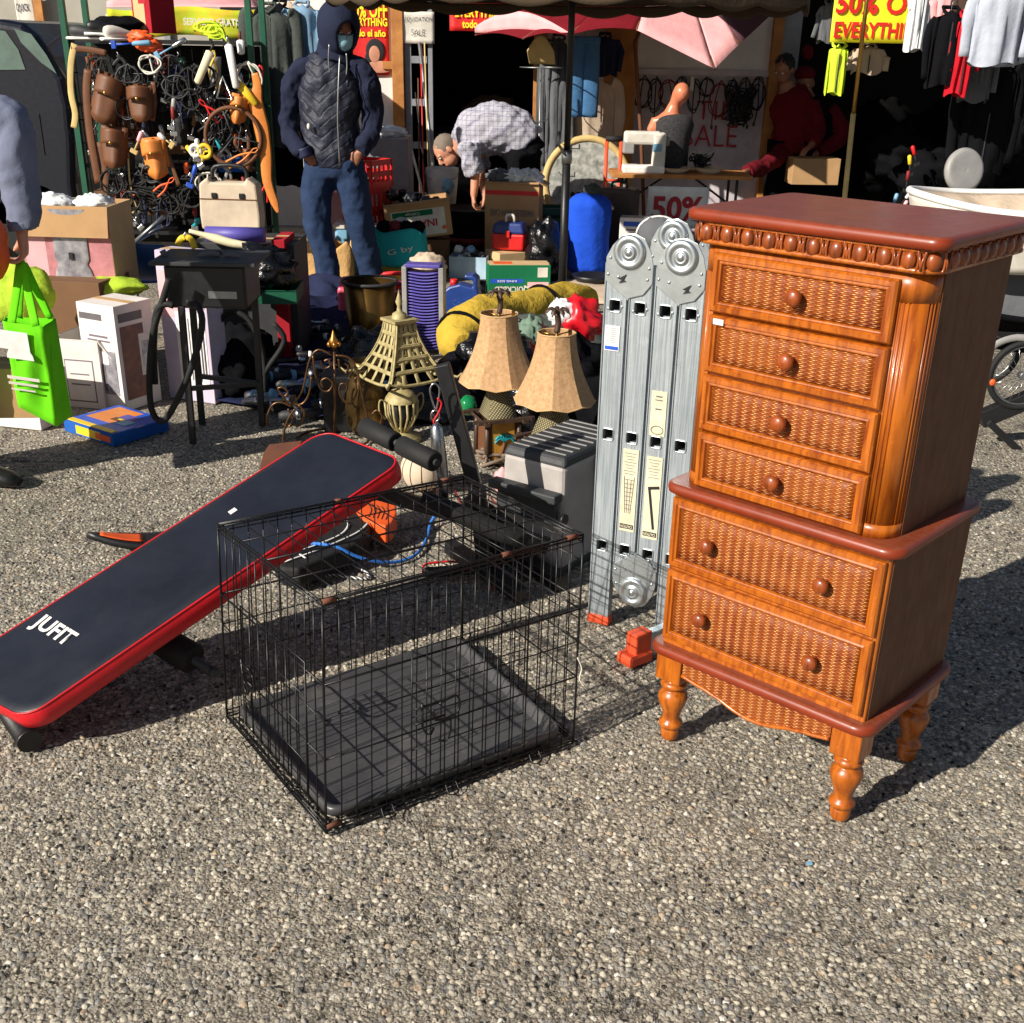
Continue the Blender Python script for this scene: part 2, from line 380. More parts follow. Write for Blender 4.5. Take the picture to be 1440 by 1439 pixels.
for n_, c_ in (('cardboard', (184, 146, 104)), ('cardboard_light', (208, 176, 132)), ('carton_white', (226, 220, 214)), ('carton_pink', (226, 176, 180)), ('carton_pink_shaded', (196, 184, 202)), ('carton_dark', (120, 90, 66)), ('carton_red', (166, 32, 44)), ('carton_green', (22, 110, 72)), ('carton_blue', (34, 92, 176))): board(n_, c_)
for n_, c_, f_ in (('cloth_navy', (40, 46, 76), .006), ('cloth_jacket', (34, 39, 60), .006), ('denim', (40, 56, 86), .008), ('denim_light', (118, 150, 176), .006), ('cloth_black', (20, 20, 23), .008), ('cloth_grey', (96, 98, 102), .008),
    ('cloth_sweat', (112, 118, 140), .006), ('cloth_beige', (196, 176, 154), .008), ('cloth_red_shaded', (96, 12, 24), .008), ('cloth_red', (190, 24, 40), .008), ('cloth_lightgrey', (176, 182, 196), .008), ('cloth_greygreen', (74, 80, 76), .01), ('cloth_denimblue', (66, 108, 150), .01), ('nylon_blue', (30, 78, 200), .01), ('nylon_yellow', (196, 164, 60), .02),
    ('tarp_navy', (28, 34, 66), .015), ('bag_green', (108, 214, 24), .003), ('bag_teal', (40, 168, 176), .006), ('plastic_white', (226, 228, 230), .012), ('bag_black', (16, 17, 20), .02), ('paper_bag', (206, 164, 108), .012), ('hivis', (206, 232, 60), .006), ('cloth_plaid_dark', (70, 52, 44), .006), ('umbrella_red', (108, 14, 26), .006), ('umbrella_pink', (232, 168, 170), .006), ('umbrella_pink_shaded', (92, 60, 70), .006), ('canopy_brown', (74, 62, 48), .006), ('cloth_mask', (150, 196, 216), .002), ('lime_cloth', (176, 206, 60), .01)):
    fabric(n_, c_, f_)
nospec()
MATS['bag_black'].node_tree.nodes['Principled BSDF'].inputs['Roughness'].default_value = .25
MATS['bag_black'].node_tree.nodes['Principled BSDF'].inputs['Specular IOR Level'].default_value = .6
# ================================================================= SETTING
def ground():
    def axis(segs):
        out = []
        for a, b, st in segs:
            n = max(1, int(round((b-a)/st))); out += [a+(b-a)*i/n for i in range(n)]
        return out+[segs[-1][1]]
    xs = np.array(axis([(-60, -10, 10), (-10, -4, 1), (-4, -1.75, .25), (-1.75, 1.95, .0042), (1.95, 4, .25), (4, 10, 1), (10, 60, 10)]))
    ya = [-40, -20, -8, -3, 0, .7, 1.25]; y = 1.25
    while y < 5.2: y += .0026+.0011*max(0, y-1.5); ya.append(y)
    ya += [5.6, 6, 7, 8, 9, 10, 12, 16, 22, 40, 80]
    ys = np.array(ya); nx, ny = len(xs), len(ys)
    X, Yg = np.meshgrid(xs, ys); V = np.stack([X.ravel(), Yg.ravel(), np.zeros(nx*ny)], 1)
    i, j = np.meshgrid(np.arange(nx-1), np.arange(ny-1)); a = (j*nx+i).ravel()
    F = np.stack([a, a+1, a+nx+1, a+nx], 1)
    me = bpy.data.meshes.new('ground'); me.vertices.add(len(V)); me.vertices.foreach_set('co', V.ravel())
    me.loops.add(F.size); me.loops.foreach_set('vertex_index', F.ravel().astype(np.int32))
    me.polygons.add(len(F)); me.polygons.foreach_set('loop_start', np.arange(0, F.size, 4, dtype=np.int32)); me.polygons.foreach_set('loop_total', np.full(len(F), 4, dtype=np.int32))
    me.update(calc_edges=True); me.polygons.foreach_set('use_smooth', np.ones(len(F), dtype=bool)); me.materials.append(m('asphalt'))
    o = bpy.data.objects.new('ground', me); COL.objects.link(o); o['kind'] = 'structure'
ground()
# camera, sun, sky
cam = bpy.data.cameras.new('camera'); co = bpy.data.objects.new('camera', cam); COL.objects.link(co); SC.camera = co
co.matrix_world = T(0, 0, CH) @ RX(R(90)-CP) @ RZ(CR)
cam.sensor_fit = 'HORIZONTAL'; cam.sensor_width = 36; cam.lens = CF/1440*36; cam.shift_y = (CCY-719.5)/1440; cam.clip_end = 500; cam.clip_start = .05
AZ, EL = R(39), R(30.5)      # shadows run towards +x,+y
sl = bpy.data.lights.new('sun', 'SUN'); so = bpy.data.objects.new('sun', sl); COL.objects.link(so)
sl.energy = 5.0; sl.angle = R(.5); sl.color = (1, .93, .82)
sd = Vector((math.cos(AZ)*math.cos(EL), math.sin(AZ)*math.cos(EL), -math.sin(EL)))
so.rotation_euler = sd.to_track_quat('-Z', 'Y').to_euler(); so.location = (-6, -5, 8)
w = bpy.data.worlds.new('World'); SC.world = w; w.use_nodes = True
sk = w.node_tree.nodes.new('ShaderNodeTexSky'); sk.sky_type = 'NISHITA'; sk.sun_disc = False; sk.sun_elevation = EL
sk.sun_rotation = math.atan2(-sd.x, -sd.y)
bg = w.node_tree.nodes['Background']; bg.inputs[1].default_value = .048; w.node_tree.links.new(sk.outputs[0], bg.inputs[0])
SC.view_settings.view_transform = 'Standard'; SC.view_settings.look = 'None'; SC.view_settings.exposure = .42; SC.view_settings.gamma = 1
SC.cycles.max_bounces = 6

# ---------------------------------------------------------------- shop building at the back
WY = 11.5
def wx(px, py=120, y=WY): return Y(px, py, y).x
def wz(py, px=720, y=WY): return Y(px, py, y).z
k = NT('render_wall'); f = k.noise(2.5, 6, .7)
k.set(Base_Color=k.ramp(f, [(.3, lin((214, 210, 208))), (.7, lin((238, 236, 232)))]), Roughness=.85); k.bump(k.noise(60, 4), .002); MATS['render_wall'] = k.m
mat('render_shaded', (196, 186, 192), .8); mat('dark_inside', (15, 15, 16), .9); mat('post_wood', (176, 112, 52), .7, bump=.002, bs=30, rgb2=(196, 134, 70)); mat('grey_wall', (168, 164, 152), .85, scale=2)
mat('door_grey', (138, 140, 146), .6)
shop = thing('shop_building', 'long market shop row with white walls, timber posts and dark open doorways behind the stalls', 'building', (0, WY, 0))
def bx(name, x0, x1, y0, y1, z0, z1, mt, parent=shop, bevel=0):
    b = MB(); b.box(((x0+x1)/2, (y0+y1)/2-WY, (z0+z1)/2), (x1-x0, y1-y0, z1-z0)); return b.build(name, m(mt), parent, bevel)
xl = wx(470); 
bx('wall_panel', xl-.6, wx(553), WY, WY+.12, 0, 2.7, 'render_wall')
bx('wall_panel', wx(768), wx(850), WY, WY+.12, 0, 2.7, 'render_wall')
bx('wall_panel', wx(893), wx(1078), WY+.02, WY+.12, 0, wz(104, 980), 'render_shaded')  # white wall below the rail tinted lilac to stand in for shade
bx('wall_panel', wx(893), wx(1078), WY, WY+.12, wz(104, 980), 2.7, 'render_wall')
bx('rail', wx(893), wx(1078), WY-.05, WY-.002, wz(106, 980), wz(98, 980), 'render_shaded')
for p0, p1 in ((553, 569), (750, 767), (848, 893), (1078, 1092)):
    bx('post', wx(p0), wx(p1), WY-.08, WY+.06, 0, 2.7, 'post_wood', bevel=.004)
for a, b_, py in ((540, 553, 92), (826, 848, 88)):
    bx('rail', wx(a), wx(b_), WY-.06, WY-.003, wz(py+5, a), wz(py-6, a), 'post_wood')
bx('back_wall', xl, 7.5, WY+3.6, WY+3.7, 0, 2.8, 'dark_inside'); bx('side_wall', xl-.1, xl, WY+.12, WY+3.6, 0, 2.8, 'dark_inside'); bx('side_wall', 7.5, 7.6, WY, WY+3.6, 0, 2.8, 'dark_inside')  # interior surfaces near-black, the doorway shade put into their colour
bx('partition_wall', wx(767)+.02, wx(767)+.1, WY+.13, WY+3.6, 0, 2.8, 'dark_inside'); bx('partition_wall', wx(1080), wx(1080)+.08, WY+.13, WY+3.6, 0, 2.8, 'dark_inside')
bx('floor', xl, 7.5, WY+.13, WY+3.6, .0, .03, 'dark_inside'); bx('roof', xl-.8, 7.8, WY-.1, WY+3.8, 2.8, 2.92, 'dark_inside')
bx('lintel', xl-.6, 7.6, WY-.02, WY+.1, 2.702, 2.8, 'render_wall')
bx('unseen_sunblock', 2.9, 7.6, WY-2.3, WY-.1, 2.35, 2.4, 'canopy_brown'); bx('unseen_sunblock', .9, 2.898, WY-2.3, WY-1.1, 2.35, 2.4, 'canopy_brown')  # unseen overhead panels, added to keep the sun off the doorway and traders
bx('door_leaf', wx(1092)+.01, wx(1118), WY-.02, WY+.03, .05, 2.6, 'door_grey')
# glazed side panel with open lattice beside the left doorway
b = MB(); x0, x1 = wx(570), wx(609)
b.box(((x0+.03), 0, 1.3), (.06, .06, 2.6)); b.box(((x1-.02), 0, 1.3), (.04, .06, 2.6))
for z in (.3, .75, 1.12, 1.48, 1.8, 2.5): b.box(((x0+x1)/2, 0, z), (x1-x0-.1, .055, .06))
b.build('door_frame', m('door_grey'), shop, .003)
# grey building at far left
gw = thing('storage_building', 'plain grey rendered building behind the blue car at far left', 'building', (-6, 14, 0))
b = MB(); b.box((0, 1, 1.6), (5.4, 2, 3.2)); b.build('wall', m('grey_wall'), gw, .01)
b = MB(); b.box((0, 1, 3.25), (5.7, 2.3, .1)); b.build('roof', m('dark_grey'), gw, .01)
b = MB(); b.box((-1.2, -.02, 1.1), (.9, .05, 2.1)); b.build('door', m('door_grey'), gw, .01)
b = MB(); b.box((2.1, -.03, 1.5), (.08, .05, 3.1)); b.build('downpipe', m('door_grey'), gw, .01)
# ---------------------------------------------------------------- signs on the buildings
def sign(name, label, px0, px1, py0, py1, y, mt, lines, group=None, ink='ink_black', rot=0, frame_m=None, bold=.01, th=.008):
    a, c = Y(px0, py0, y), Y(px1, py1, y); cx, cz = (a.x+c.x)/2, (a.z+c.z)/2; W_, H_ = abs(c.x-a.x), abs(a.z-c.z)
    t = thing(name, label, 'sign', (cx, y, cz), 0, group)
    b = MB()
    b.sheet(lambda u, v: ((u-.5)*W_, .004*math.sin(u*7)+.004*math.sin(v*5), (v-.5)*H_), 10, 8, th); b.build('board', m(mt), t)
    for s, fx, fy, fw, fh, ik in lines:
        text(s, m(ik or ink), t, T((fx-.5)*W_, -th/2-.009, (.5-fy)*H_) @ FRONT, fw*W_, fh*H_, bold=bold)
    return t, W_, H_
t, W_, H_ = sign('wall_sign', 'white board reading quick alteration in a timber frame on the grey building', 18, 52, -14, 42, 13.9, 'offwhite', [('QUICK', .42, .45, .72, .22, 'navy'), ('ALTERATION', .5, .87, .95, .18, 'blue')])
b = MB(); b.box((W_/2+.05, 0, 0), (.09, .04, H_+.1)); b.build('frame', m('post_wood'), t)
t, W_, H_ = sign('sale_poster', 'red poster with yellow lettering and a black haired woman, behind the hooded man', 486, 548, -25, 106, WY-.02, 'poster_red',
    [('50% OFF', .52, .29, .93, .17, 'poster_yellow'), ('EVERYTHING', .5, .42, .95, .09, 'poster_yellow'), ('todo el año', .5, .54, .86, .08, 'poster_yellow')], bold=.03)
b = MB(); b.ell((.06, -.014, -H_*.23), (.085, .004, .1)); b.ell((.02, -.014, -H_*.36), (.06, .004, .11)); b.build('printed_hair', m('ink_black'), t)
b = MB(); b.ell((.055, -.02, -H_*.27), (.05, .004, .07)); b.ell((.1, -.018, -H_*.41), (.13, .004, .05)); b.build('printed_face', m('skin'), t)
sign('sale_notice', 'white paper notice with handwritten liquidation sale, taped to the grey door frame', 565, 611, 16, 62, WY-.06, 'offwhite', [('LIQUIDATION', .5, .25, .9, .16, None), ('SALE', .5, .65, .42, .2, None)], bold=-.01)
sign('sale_banner', 'red banner with yellow lettering hanging inside the dark left doorway', 632, 716, -16, 45, WY-.05, 'poster_red', [('50% OFF', .5, .17, .8, .22, 'poster_yellow'), ('EVERYTHING', .52, .57, .86, .2, 'poster_yellow'), ('todo el año', .52, .83, .62, .2, 'poster_yellow')], bold=.03)
sign('sale_banner', 'bright yellow banner with red lettering hanging in the right doorway above the wooden dresser', 1181, 1303, -60, 62, 9.6, 'poster_yellow', [('50% OFF', .5, .53, .96, .26, 'poster_red'), ('EVERYTHING', .5, .85, .94, .2, 'poster_red')], bold=.025)
sign('price_sign', 'white card with crimson percentage number leaning under the sewing table', 912, 992, 262, 322, 9.9, 'white', [('50%', .5, .52, .84, .6, 'ink_red')], bold=.03)
t = thing('wall_writing', 'crimson handwritten fall sale letters among the cords on the shaded wall', 'sign', (wx(1000, 175), WY-.002, wz(175, 1000)))
text('TIL', m('ink_red'), t, T(.02, -.004, .12) @ FRONT, .34, .16, bold=-.01); text('SALE', m('ink_red'), t, T(0, -.004, -.1) @ FRONT, .5, .19, bold=-.01)
# ================================================================= DRESSER
def dresser():
    t = thing('chest_of_drawers', 'tall two-tier orange wooden chest of drawers with woven rattan drawer fronts standing on turned legs', 'chest of drawers', (.7047, 2.4834, 0), -.7435)
    U = (-.281, .243, -.160, .222); L_ = (-.288, .262, -.166, .235)
    def case(nm, bb, z0, z1, r, mt, corners=(1, 1, 0, 0)):
        b = MB(); b.prism(rrect(bb[0], bb[1], bb[2], bb[3], r, 8, corners), z0, z1); return b.build(nm, m(mt), t)
    # fluted upper case
    def fl(z0, z1, fluted):
        P = rrect(U[0], U[1], U[2], U[3], .055, 110, (1, 1, 0, 0))
        if fluted:
            out = []
            c2 = (U[1]-.055, U[2]+.055); c1 = (U[0]+.055, U[2]+.055)
            for x, y in P:
                best = 0
                for c in (c1, c2):
                    a = math.atan2(y-c[1], x-c[0]); rr = math.hypot(x-c[0], y-c[1])
                    if abs(rr-.055) < 1e-4:
                        for k in ((-1.5, -1.34, -1.18, -.46, -.3, -.14) if c is c2 else (-1.64, -1.8, -1.96, -2.7, -2.85)):
                            d = abs(a-k)*.055
                            if d < .0026: best = max(best, .0035*(1-(d/.0026)**2))
                        q = (x-(x-c[0])/rr*best, y-(y-c[1])/rr*best)
                out.append(q if best else (x, y))
            P = out
        b = MB(); b.prism(P, z0, z1, sm=True); return b
    b = fl(.712, .742, False); b2 = fl(.742, 1.20, True); b3 = fl(1.20, 1.258, False)
    for q in (b2, b3):
        n = len(b.v); b.v += q.v; b.f += [[i+n for i in f] for f in q.f]; b.sm += q.sm; b.mi += q.mi
    b.build('upper_case', m('wood_orange'), t)
    case('lower_case', L_, .288, .686, .006, 'wood_orange', (1, 1, 1, 1))
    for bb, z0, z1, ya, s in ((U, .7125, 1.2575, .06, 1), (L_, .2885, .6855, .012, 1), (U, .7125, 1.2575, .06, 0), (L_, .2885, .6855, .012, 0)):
        b = MB(); b.box((bb[s]+(.001 if s else -.001), (bb[2]+ya+bb[3])/2, (z0+z1)/2), (.0022, bb[3]-bb[2]-ya, z1-z0)); b.build('side_shade_skin', m('wood_side_shade'), t)  # thin side layer, its shade put into a darker wood colour
    # slabs with rounded edge
    def slab(nm, bb, z0, z1, r, mt='wood_red_dusty', e=.010):
        b = MB(); ring = []
        prof = [(-.010, z0), (-.002, z0+.004), (0, (z0+z1)/2), (-.002, z1-.005), (-.007, z1-.0012), (-.014, z1)]
        n = None
        for d, z in prof:
            P = rrect(bb[0]-d, bb[1]+d, bb[2]-d, bb[3]+d, r+d, 8); n = len(P); ring.append([(x, y, z) for x, y in P])
        vs = [p for q in ring for p in q]; fs = [(i*n+k, i*n+(k+1) % n, (i+1)*n+(k+1) % n, (i+1)*n+k) for i in range(len(ring)-1) for k in range(n)]
        b.add(vs, fs, True); b.f += [list(range(n))[::-1], [(len(ring)-1)*n+k for k in range(n)]]; b.sm += [False, False]; b.mi += [0, 0]
        return b.build(nm, m(mt), t)
    slab('middle_ledge', (-.312, .288, -.192, .25), .686, .712, .045)
    slab('lower_ledge', (-.318, .292, -.197, .255), .26, .288, .045)
    slab('top_board', (-.312, .274, -.190, .25), 1.304, 1.33, .035)
    # frieze
    case('frieze', (-.292, .254, -.172, .232), 1.262, 1.304, .05, 'wood_carved', (1, 1, 0, 0))
    b = MB()
    def strip(bb, z, r, rad):
        P = rrect(bb[0], bb[1], bb[2], bb[3], r, 8, (1, 1, 0, 0)); b.tube([(x, y, z) for x, y in P], rad, 8, True)
    strip((-.294, .256, -.174, .234), 1.264, .05, .0055); strip((-.292, .254, -.172, .232), 1.3005, .05, .004)
    b.build('frieze_bead', m('wood_orange'), t)
    b = MB()
    def egg(M):
        b.ell((0, 0, 0), (.0155, .011, .0185), M, n=14, m=8)
        for s in (-1, 1):
            b.tube([M @ Vector((s*(.0165+.0035*math.sin(a)), -.002, .0185*math.cos(a))) for a in [PI*i/8 for i in range(9)]], .0028, 6)
            b.tube([M @ Vector((s*.025, -.001, -.016)), M @ Vector((s*.0235, -.003, .0)), M @ Vector((s*.019, -.001, .016))], .0024, 6)
    for i in range(10): egg(T(-.255+i*.0505, -.174, 1.282))
    egg(T(.243, -.160, 1.282) @ RZ(.75)); egg(T(-.281, -.162, 1.282) @ RZ(-.75))
    for i in range(8): egg(T(.256, -.105+i*.044, 1.282) @ RZ(PI/2))
    b.build('egg_and_dart_carving', m('wood_carved'), t)
    # drawers
    def drawer(x0, x1, z0, z1, yf, knobs, label=None, sticker=False):
        b = MB(); rings = []
        for d, y in ((0, yf), (0, yf-.012), (.004, yf-.017), (.013, yf-.018), (.0155, yf-.0135), (.019, yf-.0155), (.0215, yf-.0145), (.0245, yf-.006)):
            rings.append([(x0+d, y, z0+d), (x1-d, y, z0+d), (x1-d, y, z1-d), (x0+d, y, z1-d)])
        vs = [p for q in rings for p in q]
        for i in range(len(rings)-1):
            for k in range(4):
                a, c, d_, e = rings[i][k], rings[i][(k+1) % 4], rings[i+1][(k+1) % 4], rings[i+1][k]
                b.add([a, c, d_, e], [(0, 1, 2, 3)])
        q = rings[-1]; b.add(q, [(0, 1, 2, 3)]); 
        o = b.build('drawer', m('wood_orange'), t, recalc=False)
        if label: o['label'] = label
        # wicker panel, slightly pillowed
        w_ = MB(); X0, X1, Z0, Z1 = x0+.0245, x1-.0245, z0+.0245, z1-.0245
        w_.sheet(lambda u, v: (X0+(X1-X0)*u, yf-.0085-.0012*math.sin(PI*u)*math.sin(PI*v), Z0+(Z1-Z0)*v), 12, 4, .003)
        w_.build('rattan_panel', m('wicker'), o)
        for kx in knobs:
            kb = MB(); M = T(kx, yf-.009, (z0+z1)/2) @ RX(PI/2)
            kb.lathe([(0, 0), (.011, 0), (.009, .006), (.0075, .010), (.010, .014), (.0165, .019), (.0185, .025), (.0165, .0305), (.010, .0345), (0, .036)], 20, M=M)
            kb.build('knob', m('wood_knob'), o)
        if sticker:
            kb = MB(); kb.box((x0+.030, yf-.0190, z1-.011), (.026, .0016, .012)); kb.build('sticker', m('white'), o)
    X0, X1 = -.233, .186
    for i, (a, c) in enumerate(((1.119, 1.243), (.987, 1.112), (.854, .980), (.719, .847))):
        drawer(X0, X1, a, c, -.160, (-.023,), sticker=(i == 1))
    for a, c in ((.502, .676), (.306, .492)): drawer(-.282, .256, a, c, -.166, (-.168, .128))
    # apron
    def apron_y(x):
        u = abs((x+.015)/.205)
        return .208-.036*max(0, math.cos(min(1, u*1.45)*PI/2))**1.2+.006*math.sin(u*7)*(u > .45)
    N = 40; xs = [-.222+.41*i/N for i in range(N+1)]
    P = [(x, apron_y(x)) for x in xs]+[(.188, .262), (-.222, .262)]
    b = MB(); b.prism(P, .150, .164, M=FRONT); 
    o = b.build('apron', m('wicker'), t)
    b = MB(); b.tube([(x, -.166, apron_y(x)) for x in xs], .0048, 8); b.build('apron_moulding', m('wood_orange'), o)
    # back and side skirts, legs
    b = MB(); b.box((-.012, .225, .235), (.5, .018, .05)); b.box((.235, .03, .235), (.018, .3, .05)); b.box((-.262, .03, .235), (.018, .3, .05)); b.build('skirt', m('wood_orange'), t)
    prof = [(0, 0), (.0205, 0), (.0235, .012), (.0245, .030), (.0215, .034), (.030, .040), (.0315, .047), (.029, .054), (.0225, .060), (.0215, .068), (.026, .086), (.0345, .108), (.0385, .124), (.0365, .137), (.0275, .147), (.0235, .151), (.0325, .156), (.035, .163), (.0325, .170), (.024, .175), (.024, .182)]
    for x in (-.262, .229):
        for y in (-.137, .21):
            b = MB(); b.lathe(prof, 24, (x, y, 0))
            b.prism([(x-.037, y-.034), (x+.037, y-.034), (x+.037, y+.034), (x-.037, y+.034)], .18, .2605)
            b.build('leg', m('wood_orange'), t, bevel=.004)
dresser()

# ================================================================= DOG CRATE
def cage():
    FT, RT, BT, LT = [G(*p, z=.556) for p in ((453, 847), (820, 751), (652, 670), (306, 737))]
    FB, RB, BB, LB = [G(*p, z=.008) for p in ((459, 1172), (806, 1045), (650, 904), (319, 1008))]
    def Q(u, v, w):
        def bl(a, b, c, d): return a*(1-u)*(1-v)+b*u*(1-v)+c*u*v+d*(1-u)*v
        return bl(FB, RB, BB, LB)*(1-w)+bl(FT, RT, BT, LT)*w
    cen = Q(.5, .5, 0); cen.z = 0
    t = thing('dog_crate', 'black folding wire dog crate with a grey floor tray and rusty corner clips', 'dog crate', cen)
    rng = random.Random(3)
    def part(nm): return MB()
    def q(u, v, w): return Q(u, v, w)-cen
    th, tk = .0017, .0027
    def face(nm, f, nu, hs, nd=None, thick=(0, 1), skip=None, jit=.0):
        b = MB()
        for i in range(nu+1):
            u = i/nu; r = tk if i in (0, nu) else th
            pts = [Vector(f(u, k/4))+Vector((rng.uniform(-1, 1), rng.uniform(-1, 1), 0))*(.0012 if 0 < k < 4 else 0) for k in range(5)]
            b.tube(pts, r, 5)
        for h, r in hs: b.tube([f(0, h), f(.33, h-.002), f(.66, h+.001), f(1, h)], r, 6)
        return b.build(nm, m('black_wire'), t)
    H5 = [(0.015, tk), (.035, th), (.33, tk*.8), (.50, th), (.655, tk), (.985, tk), (.965, th)]
    face('front_panel', lambda u, w: q(u, 0, w), 18, H5)
    face('back_panel', lambda u, w: q(u, 1, w), 18, H5)
    face('end_panel', lambda u, w: q(0, u, w), 13, H5)
    face('end_panel', lambda u, w: q(1, u, w), 13, H5+[(.61, th), (.70, th), (.88, th)])
    face('roof_panel', lambda u, w: q(u, w, 1.0), 13, [(0.0, tk), (.012, th), (.27, th), (.5, tk), (.75, th), (1.0, tk), (.99, th)])
    face('floor_panel', lambda u, w: q(u, w, .0), 8, [(0, tk), (.25, th), (.5, th), (.75, th), (1, tk), (.04, th)])
    # doors
    def door(f, n, nm):
        b = MB(); c = [f(0, 0), f(1, 0), f(1, 1), f(0, 1)]
        b.tube(c, .0022, 6, True)
        for i in range(1, n): b.tube([f(i/n, 0), f(i/n, 1)], th, 5)
        for h in (.25, .5, .75): b.tube([f(0, h), f(1, h)], th, 5)
        o = b.build(nm, m('black_wire'), t)
        l = MB(); w0 = f(.10, .52); ex = (f(1, .5)-f(0, .5)).normalized(); ez = Vector((0, 0, 1)); ey = ex.cross(ez)*1.0
        def p(a, b_, c_=0.012): return w0+ex*a+ez*b_+ey*c_
        l.tube([p(-.03, .02), p(.05, .02)], .003, 6); l.tube([p(-.03, -.02), p(.05, -.02)], .003, 6)
        l.tube([p(-.01, .03), p(-.01, -.035), p(.0, -.055), p(.012, -.06), p(.02, -.045)], .0028, 6)
        l.tube(smoothpath([p(.03, .02, .02), p(.075, .03, .022), p(.085, .0, .022), p(.07, -.02, .022), p(.02, -.02, .02), p(.015, .01, .02)]), .0028, 6)
        l.tube(smoothpath([p(.06, -.02, .02), p(.058, -.06, .024), p(.045, -.085, .022), p(.028, -.075, .02)]), .0024, 6)
        l.build('latch', m('black_wire'), o)
    door(lambda u, w: q(.31+.45*u, -.012, .10+.6*w), 8, 'door')
    door(lambda u, w: q(-.012, .75-.62*u, .10+.6*w), 7, 'door')
    # clips
    b = MB()
    def clip(a, c): 
        a, c = Vector(a), Vector(c); b.tube([a, c], .0062, 8)
    clip(q(.0, .0, 1.0), q(.045, 0, 1.0)); clip(q(.66, 0, 1), q(.695, 0, 1)); clip(q(.0, .0, .03), q(.05, 0, .03)); clip(q(.93, 0, 1), q(.975, 0, 1)); clip(q(.90, 1, 1), q(.94, 1, 1)); clip(q(.45, 1, 1), q(.48, 1, 1))
    b.build('corner_clip', m('rust'), t)
    # feet wires at the base
    b = MB()
    for u in (.2, .45, .8):
        b.tube(smoothpath([q(u, 0, .03)+Vector((0, 0, 0)), q(u, -.03, .0), q(u+.02, -.045, .0), q(u+.04, -.03, .0), q(u+.04, 0, .03)]), .0018, 6)
    for v in (.3, .7): b.tube([q(0, v, .02), q(-.025, v, .01), q(-.02, v+.05, .01), q(0, v+.05, .02)], .0018, 6)
    b.build('base_hook', m('black_wire'), t)
    # tray with rolled rim
    b = MB(); rows = []
    def rr(d, z, r):
        P = rrect(.03+d, .97-d, .03+d*1.3, .97-d*1.3, r, 5)
        return [q(x, y, 0)+Vector((0, 0, z)) for x, y in P]
    prof = [(.0, .018), (.0, .034), (.004, .040), (.012, .041), (.020, .036), (.030, .022), (.045, .0155)]
    rings = [rr(d, z, .05) for d, z in prof]; n = len(rings[0])
    b.add([p for g in rings for p in g], [(i*n+k, i*n+(k+1) % n, (i+1)*n+(k+1) % n, (i+1)*n+k) for i in range(len(rings)-1) for k in range(n)], True)
    b.f.append([(len(rings)-1)*n+k for k in range(n)]); b.sm.append(False); b.mi.append(0)
    b.f.append([k for k in range(n)][::-1]); b.sm.append(False); b.mi.append(0)
    k = NT('tray_grey'); f = k.noise(4, 5, .7)
    k.set(Base_Color=k.ramp(f, [(.35, lin((62, 62, 64))), (.6, lin((78, 78, 79))), (.75, lin((112, 108, 102)))]), Roughness=.38, Specular_IOR_Level=.6); k.bump(k.noise(90, 4), .0012, .5); k.bump(k.noise(5, 3), .006, .5); MATS['tray_grey'] = k.m
    b.build('tray', k.m, t, recalc=False)
    s = MB(); pts = [Y(*p, RB.y) for p in ((812, 925), (818, 940), (815, 955), (822, 966))]
    s.tube(smoothpath([p-cen for p in pts]), .0018, 6); s.build('string', m('offwhite'), t)
cage()

